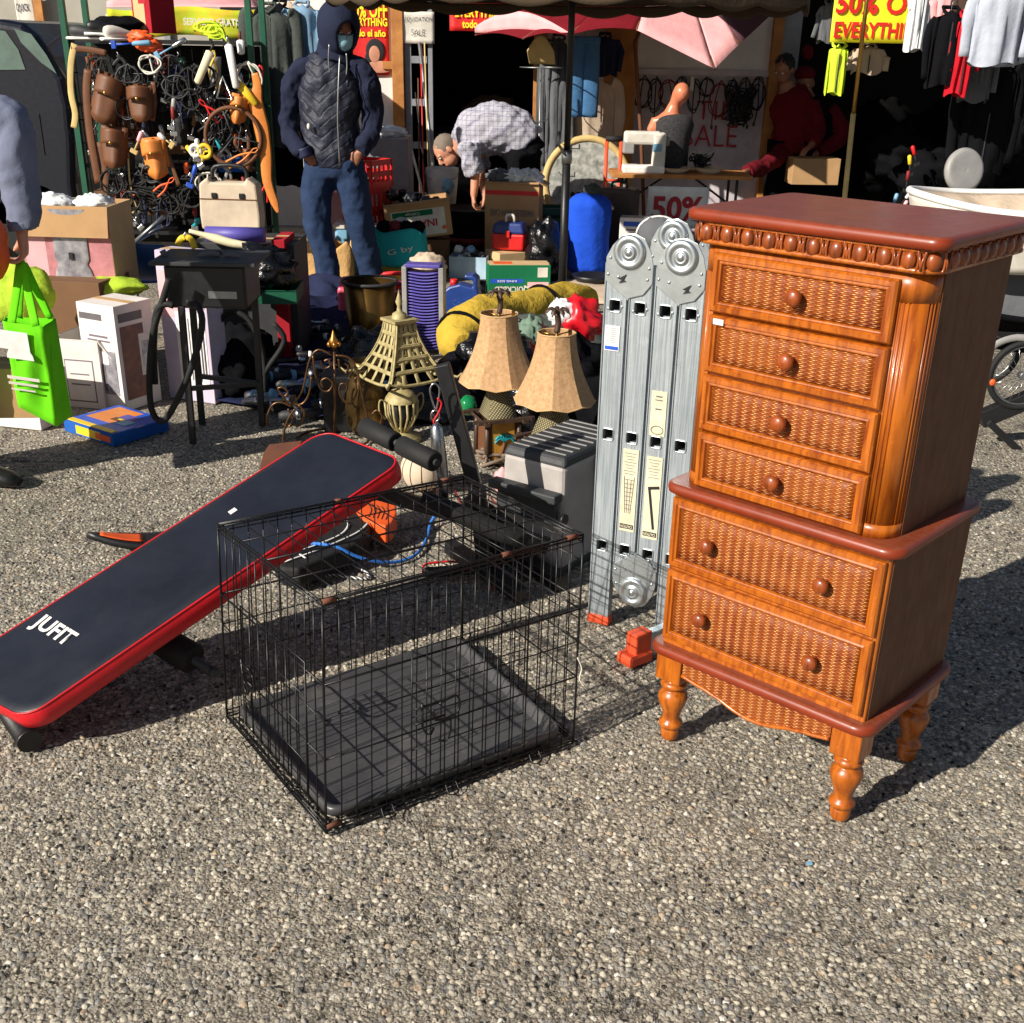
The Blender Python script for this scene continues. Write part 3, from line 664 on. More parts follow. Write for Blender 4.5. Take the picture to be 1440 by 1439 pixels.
# ================================================================= LADDER
def ladder():
    yaw = -R(26.7); A = G(843, 874, 0); ex = Vector((math.cos(yaw), math.sin(yaw), 0)); 
    t = thing('folding_ladder', 'folded aluminium ladder with round steel hinges and orange feet, standing beside the wooden chest', 'ladder', A, yaw)
    k = NT('aluminium'); co = k.mapping((40, 40, .8)); n1 = k.n('TexNoise'); n1.inputs['Scale'].default_value = 8; n1.inputs['Detail'].default_value = 6; k.link(co, n1.inputs['Vector'])
    col = k.ramp(n1.outputs['Fac'], [(.35, lin((150, 161, 169))), (.65, lin((190, 198, 203)))]); col = k.mix(k.ramp(k.noise(14, 6, .8), [(.60, (0, 0, 0)), (.72, (.6,)*3)]), col, lin((204, 206, 206)))
    col = k.mix(k.ramp(k.noise(7, 5, .8), [(.68, (0, 0, 0)), (.78, (.7,)*3)]), col, lin((130, 104, 84)))
    k.set(Base_Color=col, Metallic=.6, Roughness=.42); k.link(k.math('MULTIPLY_ADD', k.noise(30, 6, .8), .35, .25), k.b.inputs['Roughness']); k.bump(k.noise(60, 5), .0006); MATS['aluminium'] = k.m
    mat('galvanised', (196, 204, 208), .34, .85, scale=6, var=.08, bump=.0002); mat('label_cream', (214, 206, 176), .7, scale=20, dust=.3); mat('ladder_foot', (214, 78, 40), .6)
    wd, dp, hw = .066, .028, .017; pitch = .0735
    holes = (.985, .615, .265)
    def rail(x, y, z0, z1, face=-1):
        b = MB(); cx = x
        b.box((cx-(wd/2+hw)/2, y, (z0+z1)/2), (wd/2-hw, dp, z1-z0)); b.box((cx+(wd/2+hw)/2, y, (z0+z1)/2), (wd/2-hw, dp, z1-z0))
        zs = [z0]+[v for h in sorted(holes) for v in (h-hw, h+hw) if z0 < h < z1]+[z1]
        for i in range(0, len(zs), 2): b.box((cx, y, (zs[i]+zs[i+1])/2), (2*hw, dp, zs[i+1]-zs[i]))
        for sx in (-1, 1): b.box((cx+sx*(wd/2-.0015), y+face*(dp/2+.0018), (z0+z1)/2), (.003, .0034, z1-z0))   # rail lips
        o = b.build('side_rail', m('aluminium'), t)
        for h in holes:
            r = MB()
            if z0 < h < z1: r.tube([(cx+a, y+face*(dp/2+.001), h+c) for a, c in rrect(-hw, hw, -hw, hw, .006, 3)], .0022, 6, True)
            if r.v: r.build('hole_rim', m('galvanised'), o)
        for sx in (-1, 1):
            for z in ((z1-.035, z1-.12) if y == 0 else ()): rv = MB(); rv.ell((cx+sx*.02, y+face*dp/2, z+.004*sx), (.005, .003, .005), n=8, m=5); rv.build('rivet', m('galvanised'), o)
    xs = [.0+i*pitch for i in range(4)]
    for yy in (0, .34):
        for i, x in enumerate(xs):
            z0 = .02 if i in (0, 3) else .17
            rail(x, yy, z0, 1.10, -1)
            if i in (0, 3):
                b = MB(); b.box((x, yy, .015), (wd+.006, dp+.008, .03)); b.build('rubber_foot', m('ladder_foot'), t, bevel=.004)
    for x in xs:
        for h in holes:
            b = MB(); o_ = hw-.001
            for (dx, dz, w_, h_) in ((-o_, 0, .0025, 2*hw), (o_, 0, .0025, 2*hw), (0, o_, 2*hw-.006, .0025), (0, -o_, 2*hw-.006, .0025)): b.box((x+dx, .17, h+dz), (w_, .342, h_))
            b.box((x, .2, h), (2*hw-.008, .004, 2*hw-.008))
            b.build('rung', m('dull_steel'), t)
    def hinge(cx, cz, yy, flip=1, s=-1):
        y0 = yy+s*(dp/2+.0015); P = [(-.07, -.062), (-.069, .0), (-.052, .032), (-.024, .062), (.012, .068), (.042, .056), (.062, .022), (.071, -.012), (.071, -.06), (.045, -.092), (.006, -.104), (0, -.112), (-.006, -.104), (-.03, -.088)]
        P = [(x*.98, z*flip) for x, z in P]
        b = MB(); b.prism(P, 0, .0045, M=T(cx, y0, cz) @ RX(PI/2)); o = b.build('hinge_plate', m('galvanised'), t, bevel=.0012)
        d = MB(); d.lathe([(.046, .0), (.046, .005), (.042, .009), (.036, .011), (.030, .009), (.026, .005), (.021, .005), (.018, .010), (.013, .012), (.011, .009), (.009, .013), (0, .014)], 32, M=T(cx, y0-.004*1, cz+.018*flip) @ RX(PI/2) if s < 0 else T(cx, y0+.004, cz+.018*flip) @ RX(-PI/2))
        d.build('hinge_disc', m('galvanised'), o)
        for a, c in ((-.055, .0), (-.06, -.045), (.058, -.02), (.055, -.05), (-.03, -.05)): r = MB(); r.ell((cx+a, y0-.005, cz+c*flip), (.0045, .003, .0045), n=8, m=5); r.build('rivet', m('galvanised'), o)
    for yy in (0, .34):
        hinge((xs[0]+xs[1])/2, 1.115, yy); hinge((xs[2]+xs[3])/2, 1.115, yy); hinge((xs[1]+xs[2])/2, .155, yy, -1)
    b = MB(); b.prism([(-.01, -.006), (.012, .0), (.004, .004), (.012, .02), (-.012, .006), (-.002, .004)], 0, .0008, M=T(.02, -.0225, 1.055) @ RX(PI/2)); b.build('painted_mark', m('ink_black'), t)
    b = MB(); b.prism([(-.01, -.006), (.012, .0), (.004, .004), (.012, .02), (-.012, .006), (-.002, .004)], 0, .0008, M=T(.205, -.0225, 1.045) @ RX(PI/2)); b.build('painted_mark', m('ink_black'), t)
    b = MB(); b.prism([(-.01, -.006), (.012, .0), (.004, .004), (.012, .015), (-.012, .006)], 0, .0008, M=T(xs[1]+.05, -.0225, .165) @ RX(PI/2)); b.build('painted_mark', m('ink_black'), t)
    # labels
    def lab(x, z, w_, h_, mt, lines, nm='label'):
        b = MB(); b.box((x, -dp/2-.0025, z), (w_, .001, h_)); o = b.build(nm, m(mt), t)
        g = MB()
        for k_, (fz, fw, fh) in enumerate(lines): g.box((x+(.5-fw/2)*-w_*.3*0, -dp/2-.0034, z+(.5-fz)*h_), (w_*fw, .0006, h_*fh))
        if lines: g.build('print', m('print_grey'), o)
        return o
    lab(xs[0]-.003, .895, .044, .07, 'white', [(.1+.08*i, .8-.1*(i % 3), .02) for i in range(8)])
    b = MB(); b.box((xs[0]-.003, -dp/2-.0036, .868), (.04, .0006, .01)); b.build('print', m('blue'), t)
    o = lab(xs[2]+.002, .70, .046, .13, 'label_cream', [(.12, .4, .03), (.2, .5, .02), (.4, .4, .03)])
    b = MB(); b.tube([(xs[2]+.002+.018*math.cos(a), -dp/2-.0036, .652+.012*math.sin(a)) for a in [2*PI*i/24 for i in range(24)]], .0012, 5, True); b.build('print', m('print_grey'), o)
    o = lab(xs[1]+.002, .455, .048, .255, 'label_cream', [(.05+.035*i, .75-.15*(i % 3), .006) for i in range(8)])
    b = MB()
    for sx in (-1, 1): b.bar((xs[1]+.002+sx*.016, -dp/2-.0038, .50), (xs[1]+.002+sx*.008, -dp/2-.0038, .385), .0015, .0006, up=Vector((0, 1, 0)))
    for i in range(8): b.box((xs[1]+.002, -dp/2-.0038, .49-.013*i), (.030-.0018*i, .0006, .0014))
    for sx in (-.006, .006): b.bar((xs[1]+.002+sx, -dp/2-.0038, .49), (xs[1]+.002+sx*.5, -dp/2-.0038, .385), .0012, .0006, up=Vector((0, 1, 0)))
    b.build('print', m('print_grey'), o)
    M180 = lambda x, z: T(x, -dp/2-.0036, z) @ RX(PI/2) @ RZ(PI)
    b = MB(); b.box((xs[1]+.002, -dp/2-.0036, .343), (.042, .0008, .014)); b.build('print', m('ink_black'), o); text('CAUTION', m('label_cream'), o, M180(xs[1]+.002, .343) @ T(0, 0, .0006), .036, .009, bold=.02)
    o = lab(xs[2]+.002, .445, .048, .255, 'label_cream', [(.04+.035*i, .75-.15*(i % 3), .006) for i in range(7)])
    b = MB(); b.bar((xs[2]-.008, -dp/2-.0038, .475), (xs[2]+.012, -dp/2-.0038, .35), .0075, .0008, up=Vector((0, 1, 0))); b.bar((xs[2]-.012, -dp/2-.0042, .475), (xs[2]+.022, -dp/2-.0042, .482), .0085, .0008, up=Vector((0, 1, 0))); b.build('print', m('ink_black'), o)
    b = MB(); b.box((xs[2]+.002, -dp/2-.0036, .333), (.042, .0008, .014)); b.build('print', m('ink_black'), o); text('CAUTION', m('label_cream'), o, M180(xs[2]+.002, .333) @ T(0, 0, .0006), .036, .009, bold=.02)
    # stabiliser bar with orange end cap
    Mi = (T(A) @ RZ(yaw)).inverted()
    e0 = Mi @ G(899, 905, .055); e1 = Mi @ G(1010, 862, .055)
    b = MB(); b.bar(e0, e1, .03, .06); b.build('stabiliser_bar', m('aluminium'), t, bevel=.003)
    d = (e1-e0).normalized(); b = MB(); b.bar(e0-d*.035, e0+d*.03, .045, .085)
    q = e0-d*.01; q.z = .018; b.bar(q-d*.05, q+d*.04, .062, .034)
    b.build('end_cap', m('ladder_foot'), t, bevel=.006)
ladder()

# ================================================================= SIT-UP BENCH
def bench():
    NR, FR, NL, FL = G(35, 1014, .12), G(570, 648, .58), G(-88, 946, .12), G(458, 608, .58)
    ax = (FR-NR); Lh = ax.length; ax.normalize(); ac = (FL-FR).normalized()+(NL-NR).normalized(); ac = (ac-ax*ac.dot(ax)); ac.normalize(); W_ = (NL-NR).dot(ac); WF = (FL-FR).dot(ac); SN, SF = (NL-NR).dot(ax), (FL-FR).dot(ax); up = ax.cross(ac); up = up if up.z > 0 else -up
    o0 = Vector((NR.x, NR.y, 0))
    t = thing('exercise_bench', 'sloping navy sit-up bench with red sides and black foam rollers, left of the wire crate', 'exercise bench', o0)
    M = Matrix(((ax.x, ac.x, up.x, NR.x-o0.x), (ax.y, ac.y, up.y, NR.y-o0.y), (ax.z, ac.z, up.z, NR.z-o0.z), (0, 0, 0, 1)))
    W0 = W_
    def outline(d=0):
        P = []
        for x, y in rrect(-.0, Lh, 0, W0, .055, 8):
            P.append((x, y))
        # waist the far half a little, as the pad narrows towards the leg end
        c = W0/2
        out = []
        for x, y in P:
            f = x/Lh; yy = c+(y-c)*(1-2*d/W0); out.append((x+(-d if x > Lh/2 else d)+yy/W0*(SN*(1-f)+SF*f), yy*(1-f+f*WF/W0)))
        return out
    def pts(d, z, n=1): return [M @ Vector((x, y, z)) for x, y in outline(d)]
    k = NT('bench_vinyl'); k.set(Base_Color=k.ramp(k.noise(5, 5, .6), [(.3, lin((20, 23, 33))), (.7, lin((31, 35, 46)))]), Roughness=.42, Specular_IOR_Level=.5)
    k.link(k.math('MULTIPLY_ADD', k.noise(9, 6, .75), .35, .28), k.b.inputs['Roughness']); k.bump(k.noise(420, 2), .0006, .35); k.bump(k.noise(3, 2), .008, .4); MATS['bench_vinyl'] = k.m
    mat('red_vinyl', (206, 22, 34), .4, bump=.0008, bs=300)
    rings = [pts(.004, -.0), pts(.0, -.006), pts(-.001, -.03), pts(.002, -.052), pts(.012, -.060)]; n = len(rings[0])
    b = MB(); b.add([p for r in rings for p in r], [(i*n+k_, i*n+(k_+1) % n, (i+1)*n+(k_+1) % n, (i+1)*n+k_) for i in range(len(rings)-1) for k_ in range(n)], True)
    b.f.append([(len(rings)-1)*n+k_ for k_ in range(n)]); b.sm.append(False); b.mi.append(0)
    b.build('side_band', m('red_vinyl'), t)
    rt = [pts(.004, -.002), pts(.0045, .001), pts(.008, .004), pts(.03, .0065)]
    b = MB(); b.add([p for r in rt for p in r], [(i*n+k_, i*n+(k_+1) % n, (i+1)*n+(k_+1) % n, (i+1)*n+k_) for i in range(len(rt)-1) for k_ in range(n)], True)
    b.f.append([(len(rt)-1)*n+k_ for k_ in range(n)]); b.sm.append(True); b.mi.append(0)
    b.build('pad', k.m, t)
    b = MB(); b.tube(pts(.0035, .0015), .0028, 6, True); b.build('piping', m('red_vinyl'), t)
    Mi = T(o0).inverted()
    def onpad(px, py):
        C = Vector((0, 0, CH)); d = ray(px, py); s = (NR-C).dot(up)/d.dot(up); p = C+d*s; return Vector(((p-NR).dot(ax), (p-NR).dot(ac)))
    c = onpad(76, 891)
    J = onpad(52, 877); E_ = onpad(94, 903); ang = math.atan2(E_.y-J.y, E_.x-J.x)
    text('JUFIT', m('white'), t, M @ T(c.x, c.y, .0085) @ RZ(ang), (E_-J).length*1.16, .062, bold=.03)
    c = onpad(329, 722); b = MB(); b.box((c.x, c.y, .0082), (.022, .018, .002), M=M @ T(0, 0, 0)); b.build('sticker', m('white'), t)
    # frame underneath
    def loc(x, y, z): return M @ Vector((x, y, z))
    b = MB(); b.bar(loc(.02, W0/2, -.085), loc(Lh-.12, W0/2, -.085), .05, .05, up=up)
    b.build('frame', m('black_plastic'), t, bevel=.003)
    q0 = loc(.0, W0/2, -.085); q0.z = .034; q0 = q0-Vector((ax.x, ax.y, 0))*.03
    pr = Mi @ G(40, 1040, .034)
    b = MB(); b.tube([pr, pr+ac*(W0+.14)], .03, 20); b.tube([pr-ac*.012, pr], .031, 20); b.tube([pr+ac*(W0+.14), pr+ac*(W0+.15)], .031, 20); b.build('foot_tube', m('black_plastic'), t)
    a0, a1 = Mi @ G(303, 946, .085), Mi @ G(215, 893, .14); d = (a1-a0).normalized()
    b = MB(); b.tube([a0, a0+d*.40], .0125, 14); b.tube([a0-d*.004, a0+d*.012], .0145, 14); o = b.build('roller_bar', m('dark_grey'), t)
    b = MB(); b.tube([a0+d*.075, a0+d*.08, a0+d*.235, a0+d*.24], [.035, .043, .043, .035], 24); b.build('foam_roller', m('rubber'), o)
    # leg end: upright arm, two rollers and cords
    pb = Mi @ G(700, 790, .03); py_ = G(700, 790, .03).y
    top = Mi @ Y(622, 512, py_-.12); bot = Mi @ Y(672, 700, py_-.16)
    b = MB(); b.bar(bot, top, .045, .05); base = loc(Lh-.12, W0/2, -.085)
    b.bar(base, bot+Vector((0, 0, -.08)), .045, .045); b.bar(bot+Vector((0, 0, .03)), bot+Vector((.02, .06, -.28)), .05, .05)
    bb = bot+Vector((.02, .06, -.28)); b.bar(bb-ac*.2, bb+ac*.2, .045, .045)
    b.build('upright_post', m('black_plastic'), t, bevel=.004)
    r0, r1 = Mi @ Y(612, 650, py_-.35), Mi @ Y(512, 600, py_-.1)
    d = (r1-r0).normalized(); Lr = (r1-r0).length
    b = MB(); b.tube([r0-d*.01, r1+d*.01], .011, 12); o = b.build('roller_bar', m('dark_grey'), t)
    for s0, s1 in ((0.0, .46), (.54, 1.0)):
        b = MB(); b.tube([r0+d*Lr*s0, r0+d*(Lr*s0+.004), r0+d*(Lr*s1-.004), r0+d*Lr*s1], [.026, .031, .031, .026], 20); b.build('foam_roller', m('rubber'), o)
    b = MB(); g = [Mi @ Y(px, py, py_-.42) for px, py in ((592, 702), (640, 720), (700, 748), (770, 768))]
    b.tube(g, .028, 16); b.build('foam_roller', m('rubber'), t)
    b = MB(); b.bar(Mi @ G(672, 730, .22), Mi @ G(700, 790, .03), .06, .04); b.bar(Mi @ G(655, 700, .25), Mi @ G(760, 775, .10), .05, .05); b.bar(Mi @ G(690, 760, .05), Mi @ G(790, 820, .03), .05, .05); b.build('base_bracket', m('black_plastic'), t, bevel=.004)
    b = MB(); b.ell(Mi @ G(748, 712, .2), (.035, .03, .06)); b.build('adjusting_knob', m('dark_red'), t)
    for P in ([(640, 690), (655, 720), (690, 760), (704, 800), (690, 830)], [(690, 700), (720, 740), (706, 780), (668, 800), (600, 798)], [(604, 650), (612, 680), (640, 720), (700, 765)]):
        b = MB(); b.tube(smoothpath([Mi @ G(px, py, .12-.0001*py) for px, py in P]), .0035, 6); b.build('elastic_cord', m('dark_red'), t)
    for (x0, y0, x1, y1) in ((598, 806, 668, 800), (700, 772, 742, 806)):
        b = MB(); b.tube([Mi @ G(x0, y0, .03), Mi @ G(x1, y1, .03)], .019, 14); o = b.build('cord_grip', m('rubber'), t)
        b = MB(); b.tube(smoothpath([Mi @ G(x0-3, y0, .03), Mi @ G(x0, y0-12, .03), Mi @ G((x0+x1)/2, y0-16, .03), Mi @ G(x1+3, y1-6, .03)]), .004, 6); b.build('strap', m('red'), o)
    # silver handle with carabiner hanging at the post
    hy = py_-.20
    t2 = thing('silver_handle', 'slim silver handle with a carabiner and red strap, hanging on the bench upright', 'strut', Y(618, 690, hy)); o2 = Y(618, 690, hy)
    def h(px, py, dy=0): return Y(px, py, hy+dy)-o2
    b = MB(); b.tube([h(613, 595), h(614, 602), h(617, 640), h(621, 672), h(623, 700)], [.008, .019, .024, .023, .017], 18); b.build('handle_body', m('steel'), t2)
    b = MB(); b.tube(smoothpath([h(612, 577), h(605, 553), h(607, 542), h(613, 540), h(618, 548), h(616, 565), h(613, 577)]), .003, 6); b.tube([h(612+6*math.cos(a), 585+8*math.sin(a)) for a in [2*PI*i/12 for i in range(12)]], .0028, 6, True); b.build('carabiner', m('steel'), t2)
    b = MB(); b.tube(smoothpath([h(615, 560), h(621, 567), h(617, 580), h(610, 592), h(612, 598)]), .006, 6, flat=.5); b.build('strap', m('red'), t2)
bench()

# ================================================================= WATER SKI, ROPES, BALL
def ski():
    z0 = .03; A, B_ = G(125, 770, .04), G(548, 722, .05)
    c = (A+B_)/2; c.z = 0
    t = thing('water_ski', 'black water ski with white outlines and an orange foot binding, lying under the bench', 'water ski', c)
    d = (B_-A); L = d.length; d.normalize(); n = Vector((-d.y, d.x, 0)); 
    M = Matrix(((d.x, n.x, 0, A.x-c.x), (d.y, n.y, 0, A.y-c.y), (0, 0, 1, 0), (0, 0, 0, 1)))
    wd = .12
    def half(u): return wd/2*(1-(1-min(1, u/.22))**2.2)*(1-.25*max(0, (u-.6)/.4)) if u < .22 else wd/2*(1-.2*max(0, (u-.5)/.5))
    def f(u, v): 
        w_ = half(max(u, .002)); return (u*L, (v-.5)*2*w_, .035+.05*max(0, (.25-u)/.25)**2*L)
    b = MB(); b.sheet(f, 40, 8, .022, M=M); b.build('board', m('black_plastic'), t)
    b = MB(); b.sheet(lambda u, v: (L*(.04+.13*u), (v-.5)*1.2*half(.04+.13*u), .050+.05*max(0, (.25-.04-.13*u)/.25)**2*L), 10, 6, .003, M=M); b.build('orange_tip', m('orange'), t)
    # binding: boot shell and footbed at the far end
    def p(px, py, z): return G(px, py, z)-c
    b = MB()
    P = [(385, 785), (400, 758), (440, 735), (490, 713), (520, 722), (520, 745), (500, 765), (455, 785), (420, 800), (395, 798)]
    Q_ = [p(x, y, .09) for x, y in P]; Q2 = [Vector((q.x, q.y, .02)) for q in Q_]
    nn = len(P); b.add(Q_+Q2, [list(range(nn)), [nn+i for i in range(nn)][::-1]]+[(i, i+nn, (i+1) % nn+nn, (i+1) % nn) for i in range(nn)])
    b.build('binding_shell', m('rubber'), t, bevel=.012, seg=3)
    for P in ([(428, 755), (470, 736), (484, 732), (490, 738), (478, 752), (440, 768), (412, 776)], [(400, 790), (450, 772), (500, 750), (518, 735)], [(396, 767), (415, 775), (430, 785)]):
        b = MB(); b.tube(smoothpath([p(x, y, .096) for x, y in P]), .004, 6, flat=.4); b.build('white_line', m('white'), t)
    F_ = [(497, 712), (515, 700), (532, 694), (548, 698), (557, 708), (558, 722), (552, 734), (542, 740), (528, 736), (512, 730), (504, 722)]
    Q_ = [p(x, y, .10) for x, y in F_]; Q2 = [Vector((q.x, q.y, .03)) for q in Q_]; nn = len(F_)
    b = MB(); b.add(Q_+Q2, [list(range(nn)), [nn+i for i in range(nn)][::-1]]+[(i, i+nn, (i+1) % nn+nn, (i+1) % nn) for i in range(nn)])
    o = b.build('footbed', m('orange'), t, bevel=.008, seg=3)
    b = MB()
    for k_ in range(5): b.tube(smoothpath([p(515+k_*7, 706+k_*2, .102), p(522+k_*6, 716+k_, .102), p(518+k_*6, 727+k_, .102)]), .0013, 5)
    b.build('footbed_grip', m('brown'), o)
ski()
def rope(name, label, P, r, mt, z=.01, cat='rope', closed=False):
    Q_ = [G(p[0], p[1], p[2] if len(p) > 2 else z) for p in P]; c = Vector(Q_[0]); c.z = 0
    b = MB(); b.tube(smoothpath(Q_), r, 8, closed); o = b.build(name, m(mt), None, loc=c); tag(o, label, cat); return o
def ropemat(name, a, b_, sc):
    k = NT(name); w_ = k.n('TexWave'); w_.wave_type = 'BANDS'; w_.bands_direction = 'DIAGONAL'; w_.inputs['Scale'].default_value = sc; w_.inputs['Distortion'].default_value = 1
    k.link(k.co, w_.inputs['Vector']); k.set(Base_Color=k.ramp(w_.outputs['Fac'], [(.45, lin(a)), (.55, lin(b_))]), Roughness=.6); k.bump(w_.outputs['Fac'], .002); MATS[name] = k.m
ropemat('rope_blue', (26, 92, 190), (60, 140, 225), 60); ropemat('rope_zebra', (20, 20, 24), (225, 225, 225), 38)
rope('tow_rope', 'bright blue braided rope looping over the asphalt behind the wire crate', [(421, 755, .10), (432, 763, .10), (470, 768, .10), (500, 782, .06), (530, 790, .03), (560, 790), (585, 780), (600, 758), (606, 735, .02), (618, 717, .06)], .006, 'rope_blue')
rope('braided_cord', 'black and white braided cord lying on the asphalt beside the water ski', [(430, 806), (450, 797), (480, 794), (500, 797), (515, 805), (518, 813), (500, 813), (470, 809), (440, 808), (415, 806)], .005, 'rope_zebra', z=.006)
p_ = G(592, 705, .0); b = MB(); b.ell((0, 0, .09), .09, n=28, m=18); o = b.build('ball', m('beige'), None); o.location = Vector((p_.x, p_.y+.12, 0)); tag(o, 'scuffed cream leather ball with seams on the ground behind the crate', 'ball')
b = MB()
for a in range(6): b.tube([Vector((.0908*math.cos(t_)*math.cos(a*PI/6), .0908*math.cos(t_)*math.sin(a*PI/6), .09+.0908*math.sin(t_))) for t_ in [2*PI*i/30 for i in range(30)]], .0016, 5, True)
b.build('seam', m('brown'), o)
# ================================================================= KIT FOR THE STALL GOODS
def carton(label, loc, w, d, h, rz=0, mt='cardboard', flaps=(), inside=None, cat='box', name='carton', group=None, tilt=None, bev=.003):
    """open or closed box; loc = centre of its base; flaps = (side, angle, length)"""
    t = thing(name, label, cat, loc, rz, group)
    if tilt: t.rotation_euler = (tilt[0], tilt[1], rz)
    b = MB(); th = .006
    if flaps:
        b.box((0, 0, th/2), (w-2*th, d-2*th, th))
        for s in (-1, 1): b.box((s*(w/2-th/2), 0, h/2), (th, d, h)); b.box((0, s*(d/2-th/2), h/2), (w-2*th, th, h))
        b.build('carton_walls', m(mt), t)
        for side, ang, ln in flaps:
            f = MB(); W_ = w if side in 'fb' else d
            if side in 'fb': M = T(0, (-1 if side == 'f' else 1)*d/2, h) @ (RX(-ang) if side == 'f' else RX(ang))
            else: M = T((-1 if side == 'l' else 1)*w/2, 0, h) @ (RY(ang) if side == 'l' else RY(-ang))
            if side == 'f': f.box((0, -ln/2, 0), (W_, ln, .004), M=T(0, -d/2, h) @ RX(ang))
            if side == 'b': f.box((0, ln/2, 0), (W_, ln, .004), M=T(0, d/2, h) @ RX(-ang))
            if side == 'l': f.box((-ln/2, 0, 0), (ln, W_, .004), M=T(-w/2, 0, h) @ RY(-ang))
            if side == 'r': f.box((ln/2, 0, 0), (ln, W_, .004), M=T(w/2, 0, h) @ RY(ang))
            f.build('flap', m(inside or mt), t)
    else:
        b.box((0, 0, h/2), (w, d, h)); b.build('carton_body', m(mt), t, bevel=bev)
        s = MB(); s.box((0, 0, h+.0005), (w*.99, .045, .001)); s.build('packing_tape', m('tan'), t)
    return t
def pface(t, w, d, h, side, rects, nm='print'):
    """flat printed areas on a carton face: rects = (fx, fz, fw, fh, mat)"""
    for k_, (fx, fz, fw, fh, mt) in enumerate(rects):
        b = MB(); e = .0012+.0006*k_
        W_ = w if side in 'fb' else d
        if side == 'f': b.box(((fx-.5)*w, -d/2-e/2, fz*h), (fw*w, e, fh*h))
        elif side == 'r': b.box((w/2+e/2, (fx-.5)*d, fz*h), (e, fw*d, fh*h))
        elif side == 'l': b.box((-w/2-e/2, (fx-.5)*d, fz*h), (e, fw*d, fh*h))
        elif side == 't': b.box(((fx-.5)*w, (fz-.5)*d, h+e/2), (fw*w, fh*d, e))
        b.build(nm, m(mt), t)
def blob(name, label, cat, c, r, mt, amp=.25, fr=2.2, seed=1, group=None, z0=None, n=28, mm=18, rz=0):
    c = Vector(c); b = MB(); b.ell((0, 0, 0), r, amp=amp, fr=fr, seed=seed, n=n, m=mm)
    if z0 is not None: b.v = [(x, y, max(z, z0-c.z)) for x, y, z in b.v]
    b.v = [(x, y, z) for x, y, z in b.v]
    o = b.build(name, m(mt), None); o.location = c; o.rotation_euler = (0, 0, rz); tag(o, label, cat, group); return o
def tubes(name, label, cat, y, P, r, mt, group=None, flat=1, n=8, closed=False, sm=True, ends=None):
    """a strap, cord or rod traced at its own distance y; P = (px, py[, dy])"""
    Q_ = [Y(p[0], p[1], y+(p[2] if len(p) > 2 else 0)) for p in P]; c = sum(Q_, Vector())/len(Q_)
    Q_ = [q-c for q in Q_]; b = MB(); pts = smoothpath(Q_) if sm and not closed else Q_
    rr_ = r
    if isinstance(r, (list, tuple)) and not isinstance(r[0], (list, tuple)) and len(r) == len(P) and sm:
        rr_ = [r[min(int(i/4), len(r)-1)]*(1-(i/4-int(i/4)))+r[min(int(i/4)+1, len(r)-1)]*(i/4-int(i/4)) for i in range(len(pts))]
    b.tube(pts, rr_, n, closed, flat=flat, side=(1, 0, 0) if flat != 1 else None)
    o = b.build(name, m(mt), None); o.location = c; tag(o, label, cat, group)
    if ends:
        for k_ in ends[1]:
            e = MB(); p = pts[k_]; q = pts[k_-1] if k_ else pts[1]; d = (p-q).normalized(); e.tube([p-d*ends[2]*.3, p+d*ends[2]], ends[3], 10); e.build(ends[0], m(ends[4]), o)
    return o
